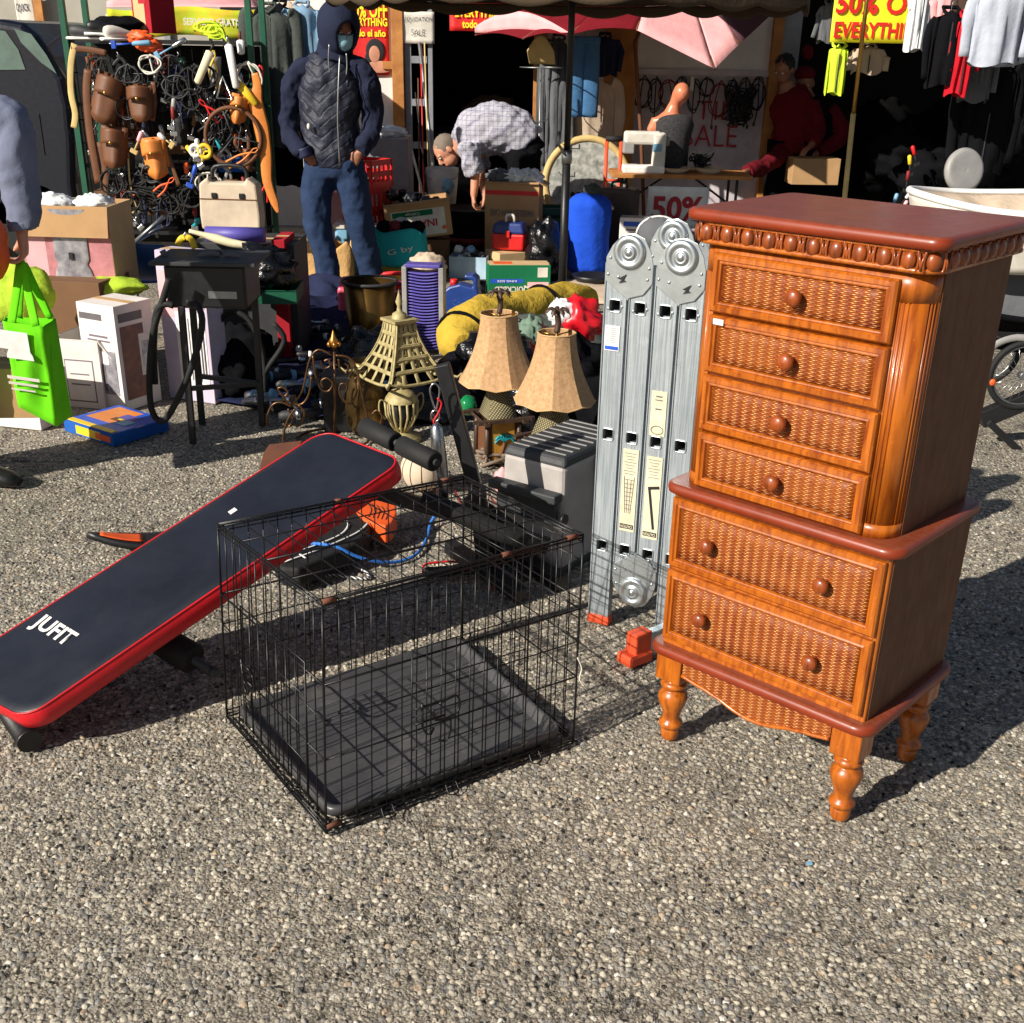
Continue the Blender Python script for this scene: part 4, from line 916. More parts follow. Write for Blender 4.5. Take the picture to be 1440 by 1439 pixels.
def garment(label, px, py, y, w, h, mt, kind='jacket', cat=None, rz=0, seed=1, hem=.0, group=None, sleeve=.9, col=None):
    """clothes hanging from their top centre"""
    c = Y(px, py, y); t = thing(kind, label, cat or kind, c, rz, group); rng = random.Random(seed)
    def fold(u, z, k_=1): return k_*(.05*noise.noise(Vector((u*3, z*1.6, seed)))+.03*noise.noise(Vector((u*7+z*2, z*2.5, seed*3))))
    if kind in ('jacket', 'shirt', 'vest', 'robe', 'coat'):
        b = MB()
        def f(u, v):
            a = 2*PI*u; z = -h*v; top = min(1, v/.10); W_ = w/2*(.45+.55*top**.6)*(1+hem*v)
            return (W_*math.cos(a), (.05*top+.015)*math.sin(a)+fold(math.cos(a)*2, z), z-.04*abs(math.cos(a))*(1-top)+.015*math.sin(a*3+seed)*(v > .98))
        N, K = 36, 14; vs = [f(i/N, j/K) for j in range(K+1) for i in range(N)]
        b.add(vs, [(j*N+i, j*N+(i+1) % N, (j+1)*N+(i+1) % N, (j+1)*N+i) for j in range(K) for i in range(N)], True); b.f.append(list(range(N))); b.sm.append(False); b.mi.append(0)
        b.build('body', m(mt), t, recalc=False)
        if kind != 'vest':
            for s in (-1, 1):
                L = h*sleeve; q = MB(); sx = s*w*.5
                pts = [Vector((sx*.80, 0, -.05)), Vector((sx*1.08, .01, -.10)), Vector((sx*1.2+.01*rng.uniform(-1, 1), -.01, -L*.5)), Vector((sx*1.22+.03*rng.uniform(-1, 1), -.02, -L))]
                q.tube(smoothpath(pts), [w*.15]*5+[w*.135]*4+[w*.105]*4, 12, flat=.6, side=(1, 0, 0)); q.build('sleeve', m(mt), t)
        q = MB(); q.tube([(-.05, -.03, -.01), (-.045, .03, .015), (.045, .03, .015), (.05, -.03, -.01), (0, -.045, -.05)], .012, 8, True); q.build('collar', m(col or mt), t)
        q = MB(); q.bar((0, -.068, -.07), (0, -.068, -h*.96), .008, .004); q.build('front_closure', m('dark_grey'), t)
    elif kind == 'trousers':
        for s in (-1, 1):
            q = MB(); pts = [Vector((s*w*.22, .004*s, 0)), Vector((s*w*.24, 0, -h*.3)), Vector((s*w*.25, -.01, -h*.65)), Vector((s*w*.24, 0, -h))]
            q.tube(smoothpath(pts), w*.26, 14, flat=.42, side=(1, 0, 0)); q.build('trouser_leg', m(mt), t)
        q = MB(); q.box((0, 0, -.02), (w*.98, .09, .05)); q.build('waistband', m(mt), t, bevel=.01)
    else:
        b = MB(); b.sheet(lambda u, v: ((u-.5)*w*(1+hem*v), fold(u*3, -h*v, 1.6), -h*v+.01*math.sin(u*9)), 22, 12, .008); b.build('cloth', m(mt), t)
    q = MB(); q.tube(smoothpath([(0, 0, -.02), (0, 0, .03), (.015, 0, .05), (.025, 0, .035)]), .002, 6); q.build('hanger', m('dull_steel'), t)
    return t
def pouch(label, px, py, y, w, h, mt, rz=0, rot=0, seed=1, group=None, name='tool_pouch', cat='tool pouch'):
    t = thing(name, label, cat, Y(px, py, y), rz, group); t.rotation_euler = (0, rot, rz); w *= 1.12; h *= 1.12
    b = MB(); b.sheet(lambda u, v: ((u-.5)*w*(1-.15*v), .05*math.sin(PI*u)*-(.4+.6*v)-.006*math.sin(u*9+seed), -h*v+.03*math.cos((u-.5)*PI)*-(v > .9)), 12, 10, .006); b.build('pocket', m(mt), t)
    b = MB(); b.sheet(lambda u, v: ((u-.5)*w*1.05, .02-.001*v, .03-h*.95*v), 6, 6, .006); b.build('back_panel', m(mt), t)
    b = MB(); b.sheet(lambda u, v: ((u-.5)*w*.9, -.03-.045*math.sin(PI*u)-.01*v, .01-h*.45*v+.015*math.cos((u-.5)*PI)), 10, 5, .006); b.build('pocket_flap', m(mt), t)
    b = MB(); b.ell((0, -.083, -h*.33), (.012, .006, .012), n=10, m=6); b.build('stud', m('brass'), t)
    return t
def loopcord(label, px, py, y, rx, rz_, r, mt, seed, group=None, n=2, name='cord_coil', cat='cord'):
    rng = random.Random(seed); b = MB(); pts = []
    for i in range(n*22+1):
        a = PI/2+2*PI*i/22; k_ = 1+.12*math.sin(i*.37+seed); pts.append((rx*k_*math.cos(a)+.006*math.sin(i), .01*math.sin(i*.5+seed)-.004*i/22, -rz_+rz_*k_*math.sin(a)))
    pts.append((pts[-1][0]+rng.uniform(-.05, .05), 0, pts[-1][2]-rz_*1.6)); pts.append((pts[-1][0]+rng.uniform(-.03, .03), 0, pts[-1][2]-rz_*1.2))
    b.tube(smoothpath(pts, 2), r, 5); o = b.build(name, m(mt), None); o.location = Y(px, py, y); tag(o, label, cat, group)
    q = MB(); p = Vector(pts[-1]); q.box(p, (.022, .014, .034)); q.build('plug', m('black_plastic'), o, bevel=.003); return o
def handtool(label, px, py, y, L, rot, m1, m2, kind, name, cat, group=None, rz=0):
    t = thing(name, label, cat, Y(px, py, y), 0, group); t.rotation_euler = (0, rot, rz); L *= 1.12 if y > 8 else 1
    b = MB()
    if kind == 'grip':       # handle with shaft and head
        b.tube([(0, 0, 0), (0, 0, -.01), (0, 0, -L*.45), (0, 0, -L*.5)], [.008, .017, .015, .009], 12); b.build('handle', m(m1), t)
        b = MB(); b.tube([(0, 0, -L*.48), (0, 0, -L)], .006, 8); b.build('shaft', m(m2), t); b = MB(); b.box((0, 0, -L), (.05, .02, .03)); b.build('head', m(m2), t, bevel=.004)
    elif kind == 'paddle':
        b.tube([(0, 0, 0), (0, 0, -.01), (0, 0, -L+.01), (0, 0, -L)], [(.012, .01), (.028, .018), (.024, .016), (.01, .008)], 16, side=(1, 0, 0)); b.build('body', m(m1), t)
        b = MB(); b.tube([(0, 0, .0), (0, 0, .05)], .008, 8); b.build('neck', m(m2), t)
    elif kind == 'plier':
        for s in (-1, 1):
            b = MB(); b.tube(smoothpath([(s*.004, 0, .06), (s*.012, 0, .03), (0, 0, 0), (-s*.02, 0, -L*.35), (-s*.022, 0, -L*.8)]), [.004]*8+[.007]*9, 8); b.build('handle', m(m1 if s < 0 else m2), t)
    elif kind == 'ring':
        b.tube([(L/2*math.cos(a), 0, L/2*math.sin(a)) for a in [2*PI*i/36 for i in range(36)]], .014, 10, True); b.build('rim', m(m1), t)
        for k_ in range(3):
            a = 2*PI*k_/3; b = MB(); b.tube([(0, 0, 0), (L/2*math.cos(a), 0, L/2*math.sin(a))], .006, 6); b.build('spoke', m(m2), t)
    return t
def limb(b, pts, rs, n=12, flat=1.0, side=None, k=4):
    P = smoothpath(pts, k); out = []
    for i in range(len(P)):
        f = i/k; a = min(int(f), len(rs)-1); c = min(a+1, len(rs)-1); t_ = f-int(f); ra, rc = rs[a], rs[c]
        if isinstance(ra, tuple): out.append((ra[0]*(1-t_)+rc[0]*t_, ra[1]*(1-t_)+rc[1]*t_))
        else: out.append((ra*(1-t_)+rc*t_, (ra*(1-t_)+rc*t_)*flat))
    b.tube(P, out, n, side=side)
def hand(b, wrist, direction, palm_n, s=1.0, curl=.8, thumb=1):
    """five bent fingers and a thumb on a palm; added into the body mesh"""
    d = direction.normalized(); nrm = (palm_n-d*palm_n.dot(d)).normalized(); sd = d.cross(nrm)*thumb
    limb(b, [wrist, wrist+d*.03*s, wrist+d*.065*s, wrist+d*.085*s], [(.028*s, .02*s), (.036*s, .018*s), (.042*s, .016*s), (.036*s, .012*s)], side=sd)
    for k_, (off, L) in enumerate(((.030, .072), (.010, .08), (-.010, .075), (-.029, .06))):
        p = wrist+d*.078*s+sd*off*s; pts = [p]; a = 0
        for seg_ in (.45, .32, .23):
            a += curl; p = p+(d*math.cos(a)+nrm*math.sin(a))*L*seg_*s; pts.append(p)
        b.tube(smoothpath(pts, 3), [.0095*s*(1-.03*i) for i in range(10)], 8)
    p = wrist+d*.022*s+sd*.03*s; q = p+(d*.7+sd*.55+nrm*.3).normalized()*.04*s; r_ = q+(d*.8+nrm*.6).normalized()*.035*s
    b.tube(smoothpath([p, q, r_], 3), [.013*s]*4+[.011*s]*3, 8)
def head(t, c, r, look, up=Vector((0, 0, 1)), skin='skin', hair=None, o=None, mask=False, cap=None, beard=False):
    """head with face; c centre (local to t); look direction"""
    f = look.normalized(); x = f.cross(up).normalized(); u = x.cross(f)
    M = Matrix(((x.x, f.x, u.x, c.x), (x.y, f.y, u.y, c.y), (x.z, f.z, u.z, c.z), (0, 0, 0, 1)))
    b = MB(); b.ell((0, -.012, .02), (.075, .095, .095), M, n=20, m=14); b.ell((0, .02, -.045), (.056, .068, .07), M, n=18, m=12)
    b.tube([M @ Vector((0, .085, .02)), M @ Vector((0, .104, -.012)), M @ Vector((0, .098, -.03))], [.008, .014, .013], 8)
    for s in (-1, 1): b.ell((s*.076, -.012, -.005), (.010, .02, .031), M, n=10, m=6); b.ell((s*.03, .075, .028), (.024, .012, .010), M, n=8, m=5)
    b.ell((0, .082, -.063), (.026, .01, .009), M, n=10, m=5)
    hd = b.build('head', m(skin), t, remesh=.006, smooth=3)
    for s in (-1, 1):
        e = MB(); e.ell((s*.030, .079, .012), (.014, .009, .009), M, n=10, m=6); eo = e.build('eye', m('white'), hd)
        e = MB(); e.ell((s*.030, .087, .012), (.006, .003, .006), M, n=8, m=5); e.build('iris', m('ink_black'), eo)
    e = MB(); e.tube([M @ Vector((-.024, .088, -.062)), M @ Vector((0, .094, -.063)), M @ Vector((.024, .088, -.062))], .004, 6); e.build('mouth', m('dark_red'), hd)
    if hair:
        e = MB(); e.ell((0, -.03, .035), (.083, .098, .092), M, n=22, m=14, amp=.12, fr=6, seed=3); e.build('hair', m(hair), hd)
    if mask:
        e = MB(); e.sheet(lambda uu, vv: (M @ Vector((.078*math.sin((uu-.5)*2.7), .03+.072*math.cos((uu-.5)*2.7)+.022*math.sin(PI*vv)*math.cos((uu-.5)*2.7), .008-.105*vv))), 14, 10, .002); e.build('face_mask', m('cloth_mask'), t)
    return M
# ================================================================= PEOPLE
def hooded_man():
    y = 8.39; o0 = G(492, 405); o0.z = 0
    t0 = MB()
    def w(px, py, dy=0.0): return Y(px, py, y+dy)-o0
    # continuous body
    b = MB()
    limb(b, [w(466, 235), w(466, 180), w(468, 120), w(470, 92), w(473, 70)], [(.16, .11), (.15, .11), (.17, .11), (.08, .075), (.06, .06)], side=(1, 0, 0))
    limb(b, [w(425, 108), w(406, 160, .02), w(432, 222, -.12)], [.04, .035, .03]); limb(b, [w(512, 108), w(522, 165, .02), w(505, 218, -.10)], [.04, .035, .03])
    limb(b, [w(454, 240), w(447, 320), w(463, 398)], [.08, .05, .045]); limb(b, [w(488, 240), w(506, 316, .02), w(522, 388, .12)], [.08, .05, .045])
    hand(b, w(432, 219, -.12), w(445, 232, -.1)-w(432, 219, -.12), Vector((0, 1, 0)), 1, .5)
    hand(b, w(505, 216, -.10), w(495, 232, -.08)-w(505, 216, -.10), Vector((0, 1, 0)), 1, .5, -1)
    o = b.build('person', m('skin_dark'), None, remesh=.011, smooth=3); o.location = o0
    tag(o, 'standing man in navy quilted hooded jacket, blue jeans and pale face mask', 'person')
    # jeans
    b = MB()
    limb(b, [w(454, 226), w(446, 262), w(447, 320), w(458, 362), w(464, 402)], [(.12, .12), (.115, .12), (.095, .10), (.088, .09), (.085, .09)], 16, side=(1, 0, 0))
    limb(b, [w(486, 226), w(496, 262, .0), w(506, 315, .02), w(516, 355, .07), w(523, 390, .12)], [(.12, .12), (.115, .12), (.098, .10), (.09, .09), (.084, .09)], 16, side=(1, 0, 0))
    limb(b, [w(468, 212), w(469, 232), w(469, 250)], [(.165, .12), (.19, .13), (.16, .12)], 18, side=(1, 0, 0))
    j = b.build('jeans', m('denim'), o, remesh=.014, smooth=4)
    # jacket
    k = NT('quilt_navy'); sp = k.n('SeparateXYZ'); k.link(k.co, sp.inputs[0]); c = lin((30, 34, 52))
    zz = k.math('ADD', sp.outputs['Z'], k.math('MULTIPLY', k.math('ABSOLUTE', k.math('ADD', sp.outputs['X'], .12)), -.75))
    zz = k.math('ADD', zz, k.math('MULTIPLY', k.noise(9, 3), .05))
    fr = k.math('ABSOLUTE', k.math('MULTIPLY_ADD', k.math('FRACT', k.math('DIVIDE', zz, .075)), 2, -1)); pf = k.math('SUBTRACT', 1, k.math('POWER', fr, 6))
    k.set(Base_Color=k.ramp(k.noise(7, 4), [(.3, tuple(x*.8 for x in c)), (.7, tuple(x*1.15 for x in c))]), Roughness=.6); k.bump(pf, .007, .6); k.bump(k.noise(40, 4), .008, .6); MATS['quilt_navy'] = k.m
    b = MB()
    limb(b, [w(468, 236), w(467, 215), w(464, 170), w(464, 125), w(466, 98), w(470, 84)], [(.165, .13), (.19, .15), (.195, .15), (.22, .145), (.19, .13), (.11, .10)], 22, side=(1, 0, 0))
    jk = b.build('jacket', m('quilt_navy'), o, remesh=.014, smooth=3)
    b = MB(); limb(b, [w(446, 92), w(426, 99), w(412, 122), w(404, 160, .02), w(409, 192, -.05), w(428, 215, -.13)], [.06, .08, .080, .073, .068, .055], 18); b.build('sleeve', m('cloth_jacket'), jk, remesh=.013, smooth=3)
    b = MB(); limb(b, [w(490, 92), w(508, 99), w(519, 124), w(523, 162, .02), w(519, 192, -.05), w(506, 214, -.12)], [.06, .08, .079, .072, .067, .055], 18); b.build('sleeve', m('cloth_jacket'), jk, remesh=.013, smooth=3)
    b = MB(); limb(b, [w(426, 208, -.13), w(431, 221, -.13)], [.052, .05], 12); b.build('cuff', m('navy'), jk)
    b = MB(); z_ = [w(478, 78, -.15), w(476, 120, -.185), w(475, 170, -.185), w(478, 234, -.16)]; b.tube(smoothpath(z_), .006, 6); b.build('zip', m('dull_steel'), jk)
    for P in ([(463, 62), (462, 84), (464, 104)], [(487, 75), (488, 92), (487, 106)]):
        b = MB(); b.tube(smoothpath([w(a, c_, -.19) for a, c_ in P]), .005, 6); b.build('drawcord', m('dull_steel'), jk)
    b = MB(); b.ell(w(434, 178, -.17), (.012, .01, .02)); b.build('pocket_stud', m('offwhite'), jk)
    # head turned down and to the right of the picture
    hc = w(478, 42, -.03); look = Vector((.52, -.80, -.42))
    head(o, hc, .1, look, skin='skin_dark', mask=True)
    # hood: open shell round the head
    f = look.normalized(); x = f.cross(Vector((0, 0, 1))).normalized(); u = x.cross(f)
    def hs(U_, V_):
        a = (U_-.5)*2*PI*.985+PI/2; e = V_
        ph = .52+(PI-.52)*e
        r3 = Vector((.132*math.sin(ph)*math.cos(a), .155*math.cos(ph)-.03, .165*math.sin(ph)*math.sin(a)+.01))
        if r3.z < -.05: r3.z *= 1.25
        r3 *= 1+.05*noise.noise(r3*14)
        return hc+x*r3.x+f*r3.y+u*r3.z
    b = MB(); b.sheet(hs, 36, 18, .012); b.build('hood', m('cloth_jacket'), jk)
    b = MB(); limb(b, [hc+u*-.10+f*-.05, hc+u*-.17+f*-.03, w(468, 98)], [(.11, .11), (.125, .12), (.15, .13)], 18, side=(1, 0, 0)); b.build('hood_base', m('cloth_jacket'), jk)
    for px, py, dy, lx in ((466, 404, -.0, -.10), (518, 393, .12, .12)):
        p = w(px, py, dy); p.z = .045; b = MB(); b.tube([p+Vector((-lx*.4, .10, 0)), p, p+Vector((lx*.7, -.12, -.005)), p+Vector((lx, -.17, -.015))], [(.04, .04), (.048, .045), (.045, .035), (.03, .02)], 14, side=(1, 0, 0)); b.build('shoe', m('black_plastic'), o)
hooded_man()

def bending_man():
    y = 9.75; o0 = G(735, 367); o0.z = 0; o0.y = y; o0.x = Y(735, 340, y).x
    def w(px, py, dy=0.0): return Y(px, py, y+dy)-o0
    b = MB()
    limb(b, [w(730, 212), w(712, 190), w(685, 188), w(658, 200), w(640, 210), w(632, 214)], [(.13, .14), (.13, .15), (.14, .16), (.12, .16), (.05, .06), (.05, .055)])
    limb(b, [w(662, 208, -.14), w(668, 245, -.16), w(666, 276, -.18)], [.05, .04, .028]); limb(b, [w(664, 206, .14), w(676, 245, .10), w(682, 276, .02)], [.05, .04, .028])
    limb(b, [w(734, 215, -.09), w(728, 275, -.1), w(736, 350, -.1)], [.09, .06, .045]); limb(b, [w(738, 215, .09), w(738, 275, .1), w(744, 350, .1)], [.09, .06, .045])
    hand(b, w(666, 276, -.18), Vector((.05, 0, -1)), Vector((1, 0, 0)), 1, .7); hand(b, w(682, 276, .02), Vector((-.2, 0, -1)), Vector((-1, 0, 0)), 1, .7)
    o = b.build('person', m('skin'), None, remesh=.012, smooth=3); o.location = o0
    tag(o, 'man in pale checked shirt bending over to reach into a dark bin', 'person')
    k = NT('check_shirt'); g = []
    sp = k.n('SeparateXYZ'); k.link(k.co, sp.inputs[0])
    for ax_, st in (('X', .035), ('Z', .035), ('Y', .035)):
        g.append(k.math('GREATER_THAN', k.math('FRACT', k.math('DIVIDE', sp.outputs[ax_], st)), .84))
    f = k.math('MINIMUM', k.math('ADD', k.math('ADD', g[0], g[1]), g[2]), 2); f = k.math('DIVIDE', f, 2)
    k.set(Base_Color=k.mix(f, lin((176, 174, 184)), lin((112, 112, 138))), Roughness=.85); k.bump(k.noise(12, 4), .015, .8); MATS['check_shirt'] = k.m
    b = MB()
    limb(b, [w(738, 205), w(722, 188), w(695, 181), w(666, 190), w(645, 206)], [(.15, .17), (.175, .19), (.185, .20), (.16, .19), (.09, .10)], 20)
    limb(b, [w(660, 202, -.15), w(662, 222, -.17), w(670, 246, -.17)], [.095, .09, .08], 14); limb(b, [w(664, 202, .15), w(672, 222, .14), w(678, 240, .12)], [.095, .09, .08], 14)
    b.build('shirt', m('check_shirt'), o, remesh=.014, smooth=3)
    b = MB()
    limb(b, [w(728, 200), w(742, 222)], [(.15, .17), (.15, .17)], 16); limb(b, [w(736, 212, -.09), w(730, 275, -.1), w(738, 345, -.1)], [.125, .09, .08], 14); limb(b, [w(742, 212, .09), w(742, 275, .1), w(748, 345, .1)], [.125, .09, .08], 14)
    b.build('trousers', m('cloth_black'), o, remesh=.014, smooth=3)
    head(o, w(628, 214), .1, Vector((-.55, -.35, -.78)), up=Vector((-.75, 0, .5)), skin='skin', hair='hair_grey')
    for dy in (-.1, .1):
        p = w(738, 350, dy); p.z = .045; b = MB(); b.tube([p+Vector((.08, 0, 0)), p, p+Vector((-.14, -.02, -.005)), p+Vector((-.19, -.02, -.015))], [(.04, .04), (.048, .045), (.045, .035), (.03, .02)], 14, side=(0, 1, 0)); b.build('shoe', m('black_plastic'), o)
bending_man()

def left_person():
    y = 4.35; o0 = G(-70, 680); o0.z = 0; o0 = Vector((-2.34, y, 0))
    def w(px, py, dy=0.0): return Y(px, py, y+dy)-o0
    hnd = w(30, 322, 0)
    sh = Vector((.16, .02, 1.42)); el = w(14, 175, .04)
    b = MB()
    limb(b, [Vector((0, 0, .95)), Vector((0, 0, 1.15)), Vector((0, 0, 1.38)), Vector((0, 0, 1.5)), Vector((0, 0, 1.56))], [(.16, .11), (.14, .10), (.17, .11), (.07, .065), (.055, .055)], side=(1, 0, 0))
    limb(b, [sh, el, hnd], [.055, .042, .028]); limb(b, [Vector((-.17, 0, 1.4)), Vector((-.24, .02, 1.12)), Vector((-.22, -.12, .9))], [.055, .042, .03])
    for s in (-1, 1): limb(b, [Vector((s*.1, 0, .95)), Vector((s*.12, 0, .5)), Vector((s*.14, .02, .09))], [.09, .06, .045])
    hand(b, hnd, Vector((-.02, -.02, -1)), Vector((-1, -.35, 0)), 1.12, .75, 1); hand(b, Vector((-.22, -.12, .9)), Vector((0, -.2, -1)), Vector((1, 0, 0)), 1, .4, -1)
    o = b.build('person', m('skin'), None, remesh=.008, smooth=2); o.location = o0
    tag(o, 'person in grey sweatshirt at the left edge holding a bright green tote bag', 'person')
    b = MB(); limb(b, [Vector((0, 0, .88)), Vector((0, 0, 1.1)), Vector((0, 0, 1.36)), Vector((0, 0, 1.5))], [(.2, .15), (.2, .15), (.22, .15), (.1, .1)], 20, side=(1, 0, 0))
    limb(b, [sh+Vector((-.04, 0, 0)), (sh+el)/2, el, w(26, 250, .02), w(31, 300, 0), w(33, 318)], [.085, .082, .078, .072, .060, .052], 18); limb(b, [Vector((-.14, 0, 1.4)), Vector((-.24, .02, 1.12)), Vector((-.22, -.12, .92))], [.085, .075, .05])
    b.build('sweatshirt', m('cloth_sweat'), o, remesh=.012, smooth=2)
    b = MB(); limb(b, [w(31, 312), w(34, 322)], [.056, .054], 16); b.build('cuff', m('cloth_sweat'), o)
    b = MB()
    for s in (-1, 1): limb(b, [Vector((s*.09, 0, .98)), Vector((s*.12, 0, .5)), Vector((s*.14, .02, .10))], [.125, .09, .085], 14)
    limb(b, [Vector((0, 0, .98)), Vector((0, 0, .86))], [(.19, .14), (.17, .13)], side=(1, 0, 0)); b.build('trousers', m('cloth_black'), o, remesh=.014, smooth=2)
    head(o, Vector((0, -.02, 1.66)), .1, Vector((.3, 1, -.2)), hair='brown')
    for s in (-1, 1):
        p = Vector((s*.14, .02, .045))
        if s > 0: p = G(0, 668, .045)-o0
        b = MB(); b.tube([p+Vector((-.10, .02, 0)), p+Vector((-.04, 0, 0)), p+Vector((.05, -.02, -.01)), p+Vector((.085, -.025, -.02))], [(.04, .04), (.05, .045), (.045, .03), (.025, .015)], 14, side=(0, 1, 0)); b.build('shoe', m('black_plastic'), o)
    # tote bag held
    q = Y(52, 590, y-.05); t = thing('tote_bag', 'bright green fabric tote bag with white printing in the hand of the grey sweatshirt person', 'tote bag', q)
    def v(px, py, dy=0): return Y(px, py, y-.05+dy)-q
    F_ = [v(4, 452, -.05), v(60, 460, -.05), v(80, 600, -.03), v(26, 572, -.03)]; B_ = [v(8, 446, .05), v(78, 448, .07), v(101, 585, .10), v(40, 560, .12)]
    k = m('bag_green')
    def quad(A, B2, C, D, nm, wob=.008):
        b = MB(); b.sheet(lambda u, s: A.lerp(B2, u).lerp(D.lerp(C, u), s)+Vector((0, wob*math.sin(u*6+s*4)*math.sin(PI*u)*math.sin(PI*s)*2, 0)), 10, 10, .0025); return b.build(nm, k, t)
    fr_ = quad(F_[0], F_[1], F_[2], F_[3], 'front_panel'); quad(F_[1], B_[1], B_[2], F_[2], 'side_panel', .02); quad(B_[0], B_[1], B_[2], B_[3], 'back_panel'); quad(F_[0], B_[0], B_[3], F_[3], 'side_panel'); quad(F_[3], F_[2], B_[2], B_[3], 'base_panel', 0)
    for a, c_, e in ((F_[0].lerp(F_[1], .22), F_[0].lerp(F_[1], .82), -.01), (B_[0].lerp(B_[1], .25), B_[0].lerp(B_[1], .9), .02)):
        b = MB(); tp = v(30, 368, e+.04); b.tube(smoothpath([a, a.lerp(tp, .5), tp, c_.lerp(tp, .5), c_]), .016, 8, flat=.2, side=(1, 0, 0)); b.build('handle', k, t)
    b = MB(); X = (F_[1]-F_[0]).normalized(); Z = (F_[0]-F_[3]).normalized(); N_ = X.cross(Z).normalized(); N_ = N_ if N_.y < 0 else -N_
    Mx = Matrix(((X.x, Z.x, N_.x, 0), (X.y, Z.y, N_.y, 0), (X.z, Z.z, N_.z, 0), (0, 0, 0, 1)))
    c0 = v(16, 478, -.06)+N_*.004; b.box((0, 0, 0), (.13, .07, .003), M=T(c0) @ Mx); b.build('paper_label', m('white'), fr_)
    b = MB(); c1 = v(30, 505, -.055)+N_*.004; b.prism([(.05*math.cos(PI*i/10), .055*math.sin(PI*i/10)) for i in range(11)], -.001, .0015, M=T(c1) @ Mx); b.build('printed_emblem', m('white'), fr_)
    for i, (wd_, yy) in enumerate(((.12, 532), (.11, 540), (.09, 548))):
        b = MB(); b.box((0, 0, 0), (wd_, .012-.003*i, .002), M=T(v(34, yy, -.05)+N_*.006) @ Mx); b.build('printed_line', m('offwhite'), fr_)
    blob('carrier_bag', 'crumpled orange bag held at the left edge in front of the green tote', 'bag', Y(-13, 345, y-.1), (.06, .06, .12), 'orange', .2, seed=4)
left_person()

